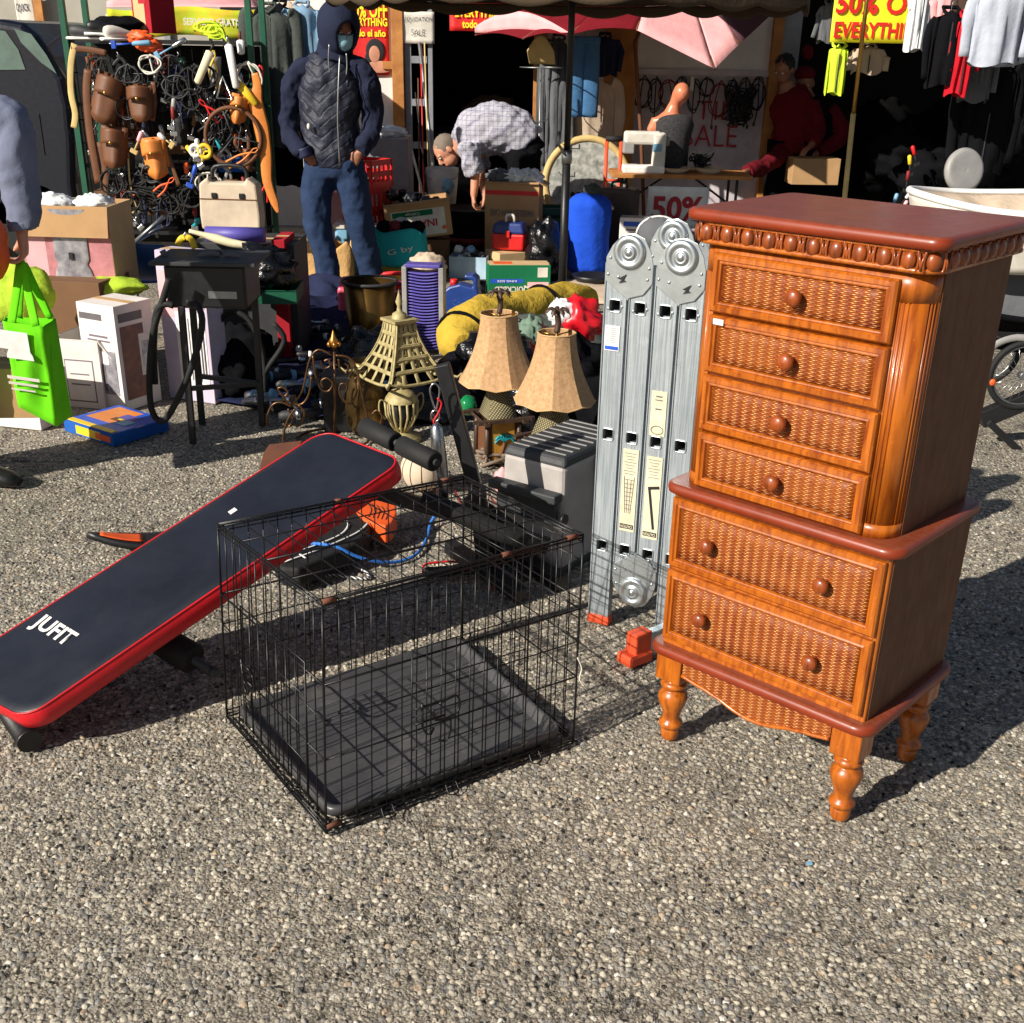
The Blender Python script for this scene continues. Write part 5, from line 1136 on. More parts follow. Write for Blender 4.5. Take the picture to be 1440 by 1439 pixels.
def stallholders():
    # two traders in the shade of the right doorway
    y = 11.3; o0 = Vector((Y(1132, 300, y).x, y, 0))
    def w(px, py, dy=0.0): return Y(px, py, y+dy)-o0
    b = MB(); limb(b, [w(1140, 300), w(1140, 230), w(1138, 165), w(1133, 135), w(1130, 115)], [(.16, .11), (.15, .11), (.18, .11), (.07, .065), (.055, .055)], side=(1, 0, 0))
    limb(b, [w(1165, 155), w(1180, 200, -.1), w(1142, 218, -.2)], [.055, .045, .03]); limb(b, [w(1118, 155), w(1105, 195, 0), w(1118, 225, -.15)], [.055, .045, .03])
    for s in (-1, 1): limb(b, [w(1140+s*12, 300), w(1140+s*13, 345), Vector((s*.12, 0, .08))], [.09, .07, .045])
    hand(b, w(1142, 218, -.2), Vector((-.7, 0, -.6)), Vector((0, 0, -1)), 1, .6); hand(b, w(1118, 225, -.15), Vector((.3, 0, -1)), Vector((1, 0, 0)), 1, .6)
    o = b.build('person', m('skin_dark'), None, remesh=.014, smooth=2); o.location = o0; tag(o, 'trader in dark coat with red sleeves and knitted hat holding a carton in the shade', 'person')
    b = MB(); limb(b, [w(1140, 310), w(1140, 230), w(1138, 165), w(1134, 140)], [(.23, .17), (.2, .15), (.23, .15), (.1, .1)], 18, side=(1, 0, 0)); b.build('coat', m('cloth_black'), o, remesh=.016, smooth=2)
    for P in ([(1165, 155, 0), (1184, 190, -.08), (1150, 214, -.2)], [(1116, 155, 0), (1104, 190, 0), (1114, 218, -.13)]):
        b = MB(); limb(b, [w(*p) for p in P], [.085, .08, .06]); b.build('sleeve', m('cloth_red_shaded'), o)  # red cloth darkened in the colour itself to imitate doorway shade
    b = MB()
    for s in (-1, 1): limb(b, [w(1140+s*12, 300), w(1140+s*13, 345), Vector((s*.12, 0, .08))], [.13, .1, .08])
    b.build('trousers', m('cloth_black'), o)
    head(o, w(1132, 118), .1, Vector((-.3, -.9, -.3)), skin='skin_dark')
    b = MB(); b.ell(w(1132, 106)+Vector((0, .01, .01)), (.095, .11, .07), n=18, m=10); b.ell(w(1136, 74), (.05, .05, .06), amp=.4, fr=5, n=14, m=8); b.build('knitted_hat', m('cloth_red_shaded'), o)
    carton('small brown carton held by the trader in the dark coat', Y(1140, 258, y-.38), .42, .25, .22, .05, 'cardboard')
    y2 = 11.15; o1 = Vector((Y(1105, 300, y2).x-.02, y2, 0))
    def w2(px, py, dy=0.0): return Y(px, py, y2+dy)-o1
    b = MB(); limb(b, [Vector((0, 0, .85)), Vector((0, 0, 1.0)), Vector((-.05, 0, 1.2)), Vector((-.1, -.02, 1.32)), Vector((-.12, -.03, 1.38))], [(.15, .11), (.14, .11), (.16, .11), (.07, .06), (.055, .055)], side=(1, 0, 0))
    limb(b, [w2(1100, 215, -.1), w2(1075, 235, -.3), w2(1046, 243, -.7)], [.05, .04, .028]); hand(b, w2(1046, 243, -.7), Vector((-1, -.3, -.1)), Vector((0, 0, -1)), 1, .4)
    limb(b, [Vector((.15, 0, 1.2)), Vector((.22, -.05, .98)), Vector((.12, -.25, .85))], [.05, .04, .03]); hand(b, Vector((.12, -.25, .85)), Vector((-.6, -.5, -.3)), Vector((0, 0, -1)), 1, .4, -1)
    for s in (-1, 1): limb(b, [Vector((s*.1, 0, .88)), Vector((s*.11, 0, .45)), Vector((s*.12, 0, .08))], [.09, .07, .045])
    o = b.build('person', m('skin_dark'), None, remesh=.014, smooth=2); o.location = o1; tag(o, 'trader in a red jacket leaning over the table to the right of the sewing machine', 'person')
    b = MB(); limb(b, [Vector((0, 0, .78)), Vector((0, 0, 1.0)), Vector((-.05, 0, 1.2)), Vector((-.1, -.02, 1.31))], [(.19, .14), (.18, .14), (.2, .14), (.09, .09)], 18, side=(1, 0, 0))
    limb(b, [w2(1104, 212, -.05), w2(1078, 232, -.3), w2(1050, 242, -.62)], [.085, .075, .06]); limb(b, [Vector((.13, 0, 1.2)), Vector((.22, -.05, .98)), Vector((.13, -.22, .86))], [.08, .07, .05])
    b.build('jacket', m('cloth_red_shaded'), o, remesh=.014, smooth=2)
    b = MB()
    for s in (-1, 1): limb(b, [Vector((s*.1, 0, .88)), Vector((s*.11, 0, .45)), Vector((s*.12, 0, .08))], [.12, .1, .08])
    b.build('trousers', m('cloth_black'), o)
    head(o, Vector((-.15, -.05, 1.46)), .1, Vector((-.6, -.7, -.5)), skin='skin_dark', hair='ink_black')
stallholders()
# ================================================================= LEFT STALL: cartons
mat('print_pink', (226, 150, 158), .6, scale=14, rgb2=(170, 110, 112)); mat('print_silver', (206, 204, 210), .35, .4, scale=20, rgb2=(120, 118, 130)); mat('print_brown', (150, 100, 80), .6, scale=22, rgb2=(96, 70, 70)); mat('print_photo', (206, 160, 150), .6, scale=16, rgb2=(120, 84, 84)); mat('print_text', (112, 104, 116), .7, scale=120)
# juicer carton
A = G(168, 580); t = carton('tall white carton printed with a juicer, left of the black machine stand', A+Vector((-.02, .17, 0)), .24, .24, .50, R(-28), 'carton_white'); t['label'] = 'tall white carton printed with a juicer, left of the black machine stand'
pface(t, .24, .24, .5, 'f', [(.35, .88, .6, .06, 'print_grey'), (.5, .7, .5, .02, 'print_text'), (.5, .66, .6, .015, 'print_text'), (.5, .36, .8, .42, 'print_silver'), (.5, .5, .42, .12, 'white'), (.5, .3, .2, .24, 'print_grey')])
pface(t, .24, .24, .5, 'r', [(.4, .88, .62, .08, 'print_grey'), (.4, .45, .6, .7, 'print_brown'), (.7, .5, .3, .4, 'carton_white'), (.7, .5, .2, .25, 'print_silver')])
t = carton('tall pink carton, front tinted lilac for shade, behind the machine stand leg', G(262, 572)+Vector((.03, .16, 0)), .27, .13, .72, R(-22), 'carton_pink_shaded')  # pink box whose unlit face has its shade painted on as lilac
pface(t, .27, .13, .72, 'l', [(.5, .5, .98, .96, 'carton_pink'), (.5, .55, .6, .2, 'white')]); pface(t, .27, .13, .72, 'f', [(.25, .72, .46, .3, 'carton_pink'), (.7, .72, .5, .16, 'print_pink'), (.62, .36, .62, .5, 'white')]+[(.62-.22+.06*i, .36, .018, .42-.05*(i % 3), 'print_text') for i in range(9)])
t = carton('open white carton with raised flap standing right of the green tote bag', G(112, 578)+Vector((.02, .18, 0)), .25, .25, .33, R(-12), 'carton_white', (('f', 1.9, .12), ('r', .9, .12), ('l', .6, .12), ('b', 1.2, .1)))
pface(t, .25, .25, .33, 'f', [(.55, .4, .6, .62, 'print_text'), (.55, .4, .56, .58, 'carton_white'), (.55, .5, .4, .02, 'print_text'), (.55, .35, .4, .02, 'print_text')])
t = carton('low white carton on the asphalt behind the green tote bag', G(40, 602)+Vector((-.1, .13, 0)), .42, .24, .24, R(-14), 'carton_white')
pface(t, .42, .24, .24, 'f', [(.3, .7, .4, .1, 'print_grey'), (.45, .3, .5, .08, 'print_text')])
t = carton('brown shipping carton supporting the appliance box', G(100, 545)+Vector((-.03, .25, 0)), .5, .34, .52, R(-8), 'carton_dark')
t = carton('small battered brown carton on top of the low white carton', G(30, 600, .245)+Vector((-.12, .2, 0)), .3, .2, .2, .1, 'cardboard')
blob('folded_cloth', 'folded lime green cloth lying on the brown shipping carton', 'cloth', Y(155, 400, 5.95)+Vector((0, 0, -.01)), (.19, .12, .05), 'lime_cloth', .2, seed=2)
blob('folded_cloth', 'crumpled yellow green cloth heap behind the green tote handles', 'cloth', Y(28, 415, 5.5), (.16, .12, .14), 'lime_cloth', .3, seed=8)
# appliance carton with open flaps
q0 = Y(104, 405, 5.95); W_ = .46; H_ = .40
t = carton('large open carton printed with a silver coffee urn on its pink front', q0+Vector((0, .17, 0)), W_, .32, H_, R(-3), 'cardboard_light', (('f', 1.35, .15), ('b', 2.75, .26), ('l', 2.0, .16)), inside='cardboard')
pface(t, W_, .32, H_, 'f', [(.5, .5, .99, .98, 'print_pink'), (.14, .5, .24, .96, 'carton_pink')])
b = MB(); M_ = T(.02, -.166, 0) @ Matrix.Diagonal((1, .06, 1, 1)); b.lathe([(.10, .03), (.102, .05), (.09, .09), (.075, .12), (.088, .14), (.09, .36), (.095, .385)], 28, M=M_); b.build('printed_urn', m('print_silver'), t)
b = MB(); b.lathe([(.103, .02), (.105, .045)], 28, M=M_); b.box((-.1, -.168, .34), (.03, .002, .025)); b.box((.14, -.168, .34), (.03, .002, .025)); b.box((.02, -.178, .16), (.02, .003, .035)); b.build('printed_trim', m('ink_black'), t)
for s in (-1, 1): blob('plastic_wrap', 'clear plastic wrap bulging out of the open appliance carton' if s < 0 else 'white plastic wrap at the right end of the open appliance carton', 'packing', q0+Vector((s*.1, .17, H_-.01)), (.1, .08, .05), 'plastic_white', .4, 4, seed=5+s)
# boxed game on the ground
A = G(150, 640); t = carton('flat blue and orange boxed game lying on the asphalt at left', G(165, 606)+Vector((0, 0, 0)), .36, .30, .055, R(-36), 'carton_blue', bev=.002, name='game_box')
pface(t, .36, .30, .055, 't', [(.5, .5, .96, .96, 'blue'), (.35, .62, .5, .6, 'leather_orange'), (.62, .6, .3, .3, 'purple'), (.55, .5, .2, .12, 'brown'), (.6, .52, .12, .05, 'yellow'), (.75, .45, .2, .2, 'light_blue'), (.5, .08, .9, .1, 'yellow')])
pface(t, .36, .30, .055, 'f', [(.5, .5, .5, .7, 'yellow'), (.8, .5, .3, .5, 'orange')]); pface(t, .36, .30, .055, 'l', [(.5, .5, .9, .8, 'leather_orange')])
# black machine on a stand with hoses
def stand():
    f = G(270, 626); t = thing('machine_stand', 'black workshop machine on thin legs with drooping black hoses, standing beside the pink carton', 'machine', (f.x+.02, f.y, 0)); o = Vector(t.location)
    zt = Y(300, 375, f.y).z
    b = MB(); b.box((.10, .16, zt-.09), (.34, .28, .18)); b.build('housing', m('black_plastic'), t, bevel=.012)
    b = MB(); b.box((.10, .16, zt+.008), (.44, .34, .016)); b.build('table_top', m('dark_grey'), t, bevel=.003)
    for x, y_ in ((-.01, .02), (-.04, .3), (.24, .3)):
        b = MB(); b.bar((x, y_, zt-.17), (x-.01, y_, 0), .028, .022); b.build('leg', m('black_plastic'), t, bevel=.003)
    b = MB(); b.bar((-.02, .02, .25), (.24, .3, .2), .02, .02); b.bar((-.04, .3, .23), (.24, .3, .2), .02, .02); b.build('brace', m('dark_grey'), t)
    b = MB(); b.box((.17, .018, zt-.12), (.12, .004, .03)); b.build('nameplate', m('dull_steel'), t)
    for nm, P in (('hose', [(238, 392, 0), (228, 425, 0), (215, 470, 0), (210, 530, 0), (213, 575, 0), (225, 592, 0), (240, 580, -.05), (268, 520, -.05), (284, 460, -.05), (278, 430, 0), (262, 425, 0)]), ('hose', [(244, 430, 0), (232, 428, 0), (220, 440, 0), (216, 490, .03), (218, 540, .03)])):
        b = MB(); b.tube(smoothpath([Y(a, c, f.y-.06+d)-o for a, c, d in P]), .014, 10); b.build(nm, m('rubber'), t)
stand()
for i, (P, mt, lb) in enumerate((([(228, 352), (240, 370), (265, 372), (290, 358), (325, 358), (345, 370)], 'print_grey', 'grey leather belt curled on the machine stand'), ([(245, 365), (270, 380), (300, 372), (335, 382), (352, 392)], 'brown', 'brown leather belt lying across the machine stand'), ([(250, 345), (256, 335), (268, 336), (274, 350)], 'yellow', 'yellow plastic band standing on the machine stand'), ([(290, 372), (310, 366), (330, 372), (318, 382), (298, 380)], 'leather', 'coiled tan strap beside the brown belt on the machine stand'))):
    tubes('belt', lb, 'belt', 5.0+.08*i, P, .014, mt, flat=.3)
# blue shell chair, blue roll, white caulking gun
t = thing('shell_chair', 'dark blue plastic shell chair behind the tall white carton', 'chair', (Y(195, 400, 6.4).x, 6.4, 0))
zc = Y(195, 340, 6.4).z; b = MB(); b.sheet(lambda u, v: ((u-.5)*.36*(1-.3*max(0, v-.7)), .12*(1-v)**2+.05*math.cos((u-.5)*3)*-1, .42+(zc-.42)*v-.03*abs(u-.5)*(v > .9)), 16, 12, .008); b.build('backrest', m('tarp_navy'), t)
MATS['chair_blue'] = mat('chair_blue', (20, 70, 130), .45); t.children[0].data.materials[0] = m('chair_blue')
b = MB(); b.sheet(lambda u, v: ((u-.5)*.38, .10+.36*v, .42-.03*math.sin(PI*u)), 12, 8, .01); b.build('seat', m('chair_blue'), t)
for x in (-.16, .16):
    for y_ in (.1, .42): b = MB(); b.tube([(x*.9, y_, .42), (x*1.15, y_+(.05 if y_ > .2 else -.05), 0)], .011, 8); b.build('leg', m('dull_steel'), t)
tubes('foam_roll', 'dark blue foam roll lying on the grey crate', 'roll', 6.35, [(290, 329), (372, 331)], .04, 'purple', sm=False, n=16)
t = tubes('caulking_gun', 'white and yellow caulking gun lying across the grey crate', 'tool', 6.15, [(266, 325), (285, 330), (305, 336), (330, 343), (366, 347)], [.010, .014, .024, .022, .012], 'cream')
tubes('metal_tube', 'thin bright metal pipe sloping down beside the leather belts', 'pipe', 6.6, [(185, 345), (230, 305)], .012, 'dull_steel', sm=False); tubes('metal_tube', 'slimmer grey pipe leaning under the leather pouches', 'pipe', 6.7, [(155, 310), (188, 342)], .010, 'dull_steel', sm=False); tubes('metal_tube', 'short chrome pipe below the two longer pipes', 'pipe', 6.65, [(190, 340), (228, 318)], .011, 'steel', sm=False)
t = carton('dark grey flat-sided crate behind the machine stand', (Y(345, 400, 6.4).x, 6.6, 0), .56, .4, Y(345, 343, 6.4).z, 0, 'dark_grey', name='crate', cat='crate')
t = carton('narrow dark red patterned carton at the right end of the grey crate', (Y(392, 400, 6.3).x, 6.5, 0), .07, .3, Y(392, 340, 6.3).z, 0, 'carton_red')
t = carton('shallow green plastic tray on the ground in front of the grey crate', (Y(375, 430, 6.1).x, 6.15, Y(375, 428, 6.0).z), .34, .3, .07, .05, 'green', (('f', 0.1, .005),), name='tray', cat='tray')
# beige tool case standing on the pile
t = thing('tool_case', 'beige plastic carrying case with two black latches under the tool rack', 'case', Y(329, 322, 6.9), R(-4)); b = MB()
b.prism([(-.17, 0), (.17, 0), (.175, .08), (.165, .25), (.11, .29), (.10, .26), (-.10, .26), (-.11, .29), (-.165, .25), (-.175, .08)], -.06, .06, M=FRONT); b.build('case_body', m('beige'), t, bevel=.012)
b = MB(); b.box((0, -.061, .17), (.33, .004, .006)); b.build('seam', m('brown'), t)
for s in (-.08, .08): b = MB(); b.box((s, -.064, .19), (.03, .012, .03)); b.build('latch', m('black_plastic'), t, bevel=.003)
b = MB(); b.tube(smoothpath([(-.1, 0, .27), (-.08, 0, .34), (.08, 0, .34), (.1, 0, .27)]), .012, 8); b.build('handle', m('black_plastic'), t)

for i, (px, py, r_) in enumerate(((318, 520, (.14, .12, .16)), (340, 480, (.16, .12, .14)), (300, 470, (.1, .1, .12)))):
    blob('black_bag', ('black bag behind the leg of the machine stand', 'black holdall right of the machine stand', 'small black bag under the machine stand')[i], 'bag', G(px, py+45, 0)+Vector((0, .1, .1)), r_, 'cloth_black', .35, 2.6, seed=i+90, z0=.01)
# ================================================================= TOOL RACK
RY_ = 8.55
rx0, rx1 = Y(112, 200, RY_).x, Y(362, 200, RY_).x
t = thing('tool_rack', 'green steel shelving rack crammed with hanging tools, belts and cords', 'rack', ((rx0+rx1)/2, RY_+.2, 0)); hw_ = (rx1-rx0)/2
for x in (-hw_, hw_):
    for y_ in (-.2, .25): b = MB(); b.bar((x, y_, 0), (x, y_, 2.05), .04, .04); b.build('post', m('green'), t, bevel=.003)
for z in (.35, .8, 1.2, 1.60):
    b = MB(); b.box((0, .02, z), (hw_*2-.04, .42, .025)); b.build('shelf', m('black_plastic'), t)
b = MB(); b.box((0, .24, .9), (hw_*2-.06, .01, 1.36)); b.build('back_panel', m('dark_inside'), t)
b = MB()
for i in range(13): b.tube([(-hw_+.08*i+.04, -.19, .4), (-hw_+.08*i+.04, -.19, 1.56)], .003, 5)
for z in (.6, .95, 1.1, 1.4): b.tube([(-hw_, -.19, z), (hw_, -.19, z)], .004, 5)
b.build('wire_grid', m('black_wire'), t)
ry = RY_-.06
t = carton('red and tan spice carton standing on top of the tool rack', Y(213, 47, ry+.1)+Vector((0, .1, 0)), .2, .2, .24, R(-38), 'carton_red'); t['label'] = 'small dark red carton standing on top of the tool rack'
pface(t, .2, .2, .24, 'l', [(.5, .5, .98, .98, 'cardboard_light'), (.6, .3, .3, .3, 'offwhite')]); pface(t, .2, .2, .24, 'f', [(.4, .5, .6, .8, 'cardboard_light'), (.6, .82, .4, .15, 'ink_red')])
blob('soft_bag', 'black soft bag lying on the left half of the rack top', 'bag', Y(165, 36, ry+.1), (.17, .12, .06), 'cloth_black', .3, seed=3)
for i, (px, py, mt, lb) in enumerate(((125, 52, 'dark_grey', 'grey trainer shoe at the left end of the rack top'), (150, 46, 'black_plastic', 'black trainer shoe beside the grey trainer on the rack'), (172, 53, 'offwhite', 'pale trainer shoe under the black soft bag'))):
    t = thing('trainer_shoe', lb, 'shoe', Y(px, py+4, ry-.05), R(20*i)); b = MB(); b.tube([(-.13, 0, .05), (-.06, 0, .055), (.03, 0, .035), (.12, 0, .02)], [(.03, .035), (.04, .045), (.042, .03), (.025, .018)], 14, side=(0, 1, 0)); b.build('upper', m(mt), t, sub=1); b = MB(); b.tube([(-.14, 0, .008), (0, 0, .008), (.135, 0, .008)], [(.036, .01), (.042, .01), (.025, .01)], 12, side=(0, 1, 0)); b.build('sole', m('white'), t)
for i, (px, py, sx) in enumerate(((198, 52, .05), (210, 64, .04))):
    blob('work_glove', ('crumpled orange work glove on the rack edge', 'second orange work glove hanging just below the first')[i], 'glove', Y(px, py, ry-.12), (.08, .05, .04), 'orange', .5, 3, seed=9+i)
for i in range(3): loopcord(('bright lime cable coil on the right of the rack top', 'thin lime cable loop inside the coil', 'trailing lime cable end on the rack top')[i], 292+i*6, 32+i*4, ry-.1, .08-.015*i, .03, .008, 'hivis', i, 'lime cables on the rack')
# hanging leather
for lb, P, r_, mt in (('long tan leather strap at the left post of the rack', [(124, 98), (122, 130), (126, 180), (133, 225), (139, 258)], .028, 'leather'), ('dark brown leather belt hanging beside the tan strap', [(140, 200), (148, 240), (150, 262)], .02, 'brown'), ('yellow webbing strap looped on the outside of the left post', [(105, 62), (100, 90), (100, 130), (106, 160), (104, 180)], .022, 'straw'), ('thin pale rope with a hook hanging below the pouches', [(180, 215), (182, 250), (186, 280), (180, 292), (186, 300), (191, 290), (186, 280)], .006, 'straw'),
    ('tan webbing strap from the rack shelf to the left post', [(100, 68), (125, 70), (150, 75)], .02, 'leather'), ('slanting dark leather belt right of the lower pouch', [(232, 205), (242, 235), (252, 262)], .016, 'brown'), ('tan belt hanging right of the upper pouches', [(215, 115), (217, 145), (214, 170)], .018, 'leather')):
    tubes('leather_strap', lb, 'strap', ry-.18, P, r_, mt, flat=.2)
t = tubes('leather_holster', 'long bright orange leather scabbard with a pointed end hanging from the right rack post', 'scabbard', ry-.22, [(358, 103), (362, 122), (360, 145), (368, 180), (374, 220), (376, 255), (386, 285), (391, 300)], [.022, .03, .05, .052, .042, .034, .028, .006], 'leather_orange', flat=.18)
tubes('leather_strap', 'orange leather strap with buckle above the long scabbard', 'strap', ry-.2, [(362, 100), (366, 92), (369, 100), (368, 120)], .007, 'red', flat=.5)
for i, (px, py, w_, h_, mt, rt, lb) in enumerate(((157, 112, .19, .25, 'leather', .35, 'upper left brown leather tool pouch on the rack'), (196, 125, .17, .17, 'leather', 0, 'middle brown leather tool pouch with two pockets'), (160, 185, .17, .2, 'leather', .1, 'lower left brown leather tool pouch with rivets'), (214, 200, .16, .2, 'leather_orange', -.1, 'lower right orange-brown leather tool pouch'), (338, 140, .12, .12, 'leather_orange', .2, 'small orange leather pouch above the bicycle rim'))):
    pouch(lb, px, py, ry-.2, w_*.9, h_*.92, mt, 0, rt, i)
for args in (('beige paddle shaped grinder body hanging on the right of the rack', 296, 72, ry-.25, .20, .5, 'cream', 'black_plastic', 'paddle', 'hand_grinder', 'tool'), ('long white grater hanging beside the beige grinder', 321, 62, ry-.27, .24, -.12, 'white', 'steel', 'paddle', 'grater', 'tool'),
    ('fat yellow drill body below the white grater', 336, 118, ry-.24, .15, -.7, 'yellow', 'black_plastic', 'paddle', 'hand_drill', 'tool'), ('brown steering wheel sized ring hanging low on the rack', 328, 193, ry-.24, .33, .2, 'brown', 'dark_grey', 'ring', 'wheel_rim', 'wheel'),
    ('white handled hammer among the cords', 245, 138, ry-.22, .17, .2, 'grey_plastic', 'steel', 'grip', 'hammer', 'tool'), ('yellow handled hook below the ring', 262, 205, ry-.24, .14, -.6, 'yellow', 'steel', 'grip', 'hook_tool', 'tool'), ('orange curved pruner at the right of the ring', 352, 215, ry-.26, .2, 1.1, 'leather_orange', 'leather_orange', 'plier', 'pruning_tool', 'tool'),
    ('white capped spanner at rack centre', 277, 195, ry-.24, .12, .1, 'white', 'steel', 'grip', 'spanner', 'tool'), ('red handled pliers high in the cord tangle', 290, 150, ry-.22, .14, -.8, 'red', 'red', 'plier', 'pliers', 'tool'), ('pink handled mallet left of the lower right pouch', 200, 185, ry-.24, .13, .5, 'pink', 'straw', 'grip', 'mallet', 'tool'),
    ('white ball ended peg above the lower right pouch', 222, 188, ry-.24, .1, -.9, 'white', 'straw', 'grip', 'peg', 'tool'), ('silver socket wrench left of the lime cables', 262, 55, ry-.2, .2, 1.1, 'steel', 'light_blue', 'grip', 'socket_wrench', 'tool'), ('blue screwdriver lying at rack top centre', 212, 60, ry-.18, .22, 1.5, 'light_blue', 'blue', 'grip', 'screwdriver', 'tool'),
    ('red handled pliers near the bottom right of the rack', 372, 262, ry-.2, .12, .1, 'red', 'red', 'plier', 'pliers', 'tool'), ('teal handled pliers beside the upper left pouch', 140, 135, ry-.2, .12, .1, 'teal', 'teal', 'plier', 'pliers', 'tool'), ('yellow handled pliers behind the bicycle rim', 300, 85, ry-.2, .12, .1, 'yellow', 'yellow', 'plier', 'pliers', 'tool'),
    ('short red screwdriver right of the middle pouch', 243, 148, ry-.22, .16, .05, 'dark_red', 'steel', 'grip', 'screwdriver', 'tool'), ('white dimmer plug hanging top right of the rack', 338, 56, ry-.2, .08, 0, 'white', 'dark_red', 'paddle', 'plug', 'tool'), ('yellow reel hanging below the ring', 288, 213, ry-.25, .07, 0, 'yellow', 'yellow', 'ring', 'tape_reel', 'tool'), ('white reel beside the yellow reel', 275, 212, ry-.25, .06, 0, 'white', 'white', 'ring', 'tape_reel', 'tool'), ('blue handled brush hanging under the reels', 276, 232, ry-.24, .13, .4, 'blue', 'blue', 'grip', 'brush', 'tool'),
    ('orange ratchet hanging left of the beige case', 236, 258, ry-.24, .13, .9, 'orange', 'orange', 'plier', 'ratchet', 'tool')):
    handtool(*args)
b = MB(); b.tube([(0, 0, 0), (-.05, 0, -.13), (.055, 0, -.135)], .009, 8, True); o = b.build('triangle_ring', m('steel'), None); o.location = Y(313, 108, ry-.27); tag(o, 'silver triangular lifting ring hanging below the white grater', 'hardware')
rng = random.Random(11)
cm = ['rubber', 'rubber', 'black_plastic', 'dark_grey', 'rubber', 'offwhite', 'dark_red', 'black_plastic', 'navy', 'rubber']
desc = ['top left', 'upper left', 'left of centre', 'upper centre', 'centre', 'upper right', 'right of centre', 'far right', 'mid left', 'mid right', 'lower left', 'lower centre', 'lower right', 'bottom left', 'bottom centre', 'bottom right']
spots = [(135, 82), (175, 88), (205, 85), (230, 75), (250, 90), (275, 95), (232, 108), (345, 90), (165, 140), (262, 128), (150, 240), (200, 235), (285, 245), (170, 265), (225, 275), (262, 262)]
for i, (px, py) in enumerate(spots):
    for j in range(2):
        c_ = cm[(i*2+j) % len(cm)]
        loopcord('%s %s cord coil hanging at the %s of the tool rack' % ('wide' if j else 'narrow', {'rubber': 'black', 'black_plastic': 'glossy black', 'dark_grey': 'grey', 'offwhite': 'white', 'dark_red': 'dark red', 'navy': 'navy'}[c_], desc[i]), px+rng.uniform(-6, 6)+j*9, py+rng.uniform(-6, 6), ry-.16-.05*j, rng.uniform(.035, .06)+.02*j, rng.uniform(.05, .09), .006, c_, i*2+j, 'cord coils hanging on the tool rack')
for i in range(44):
    px, py = 126+(i*37) % 228, 76+(i*53) % 232
    c1 = ['orange', 'brown', 'steel', 'teal', 'dark_red', 'straw', 'green', 'dull_steel'][i % 8]
    handtool('small %s handled %s hanging at the %s of the tool rack' % ({'orange': 'orange', 'brown': 'wooden', 'steel': 'chrome', 'teal': 'teal', 'dark_red': 'dark red', 'straw': 'pale yellow', 'green': 'green', 'dull_steel': 'grey'}[c1], ('screwdriver', 'chisel')[i % 3 % 2], desc[(i*5+i//16) % 16]), px, py, ry-.13, .14, rng.uniform(-.7, .7), c1, 'steel', 'grip', ('screwdriver', 'chisel')[i % 3 % 2], 'tool', 'small hand tools hanging on the rack')
for i in range(22):
    px, py = 130+(i*61) % 220, 80+(i*43) % 215; q_ = rng.uniform(.8, 1.45); cl = ('brown', 'dark_grey', 'rubber', 'grey_plastic', 'leather', 'navy', 'bag_black')[i % 7]
    t = thing(('tool_bag', 'strap_bundle')[i % 2], '%s %s hanging in the tool rack, %s' % ({'brown': 'dark brown', 'dark_grey': 'grey', 'rubber': 'black', 'grey_plastic': 'pale grey', 'leather': 'tan leather', 'navy': 'navy', 'bag_black': 'shiny black'}[cl], ('holster', 'strap loop')[i % 2], desc[(i*7+i//7) % 16]), ('holster', 'strap')[i % 2], Y(px, py, ry-.09-.02*(i % 4)), rng.uniform(-.3, .3), 'straps and holsters in the tool rack')
    b = MB()
    if i % 2: P_ = [Vector((.03*q_*math.sin(k_*1.3+i), .01*k_ % .03, -.035*k_*q_)) for k_ in range(7)]; b.tube(smoothpath([Vector((0, 0, 0))]+P_+[Vector((.05, 0, -.05*q_)), Vector((0, 0, .01))]), .012, 6, flat=.25, side=(1, 0, 0)); b.build('webbing', m(cl), t)
    else: b.sheet(lambda u, v: ((u-.5)*.09*q_*(1-.4*v), -.03*math.sin(PI*u), -.16*q_*v), 8, 6, .008); b.build('holster_body', m(cl), t)
    b = MB(); b.tube([(0, 0, .03), (.008, 0, .015), (-.004, 0, 0)], .004, 6); b.build('clip', m('dull_steel'), t)
# items on the rack's lower shelves
for i, (px, py, w_, h_, mt, lb) in enumerate(((250, 215, .2, .12, 'carton_dark', 'brown carton on the middle shelf of the tool rack'), (275, 165, .24, .16, 'dark_grey', 'dark grey carton behind the cords in the rack'), (160, 300, .2, .16, 'carton_dark', 'worn brown carton low on the rack, left'), (235, 300, .24, .14, 'leather', 'orange-brown carton low on the rack, centre'), (330, 240, .2, .1, 'carton_blue', 'dark blue carton on the rack behind the ring'))):
    carton(lb, Y(px, py, RY_+.08), w_, .2, h_, rng.uniform(-.2, .2), mt)
# lime gazebo valance behind the rack
t = thing('market_gazebo', 'lime green gazebo with orange roof and white servicio gratis lettering, behind the tool rack', 'gazebo', (Y(255, 50, 9.6).x, 9.6, 0)); o = Vector(t.location)
def v9(px, py, d=0): return Y(px, py, 9.6+d)-o
b = MB(); b.sheet(lambda u, v: v9(150+212*u, 12+3*math.sin(u*9)+40*v, .02*math.sin(u*14)), 24, 5, .004); b.build('valance', m('bag_green'), t); t.children[0].data.materials[0] = m('lime_cloth')
b = MB(); b.sheet(lambda u, v: v9(150+212*u, 10+(-35*math.sin(PI*u)-8)*v, .02+1.2*v), 20, 8, .004); b.build('roof_panel', m('umbrella_pink'), t); t.children[1].data.materials[0] = fabric('gazebo_orange', (240, 180, 60), rgb2=(170, 210, 50))
text('SERVICIO GRATIS', m('offwhite'), t, T(v9(298, 31, -.03)) @ FRONT, .43, .05, bold=.02)
for px in (152, 361): b = MB(); p = v9(px, 20, .02); b.tube([(p.x, p.y, p.z), (p.x, p.y, 0)], .018, 8); b.build('pole', m('white'), t)
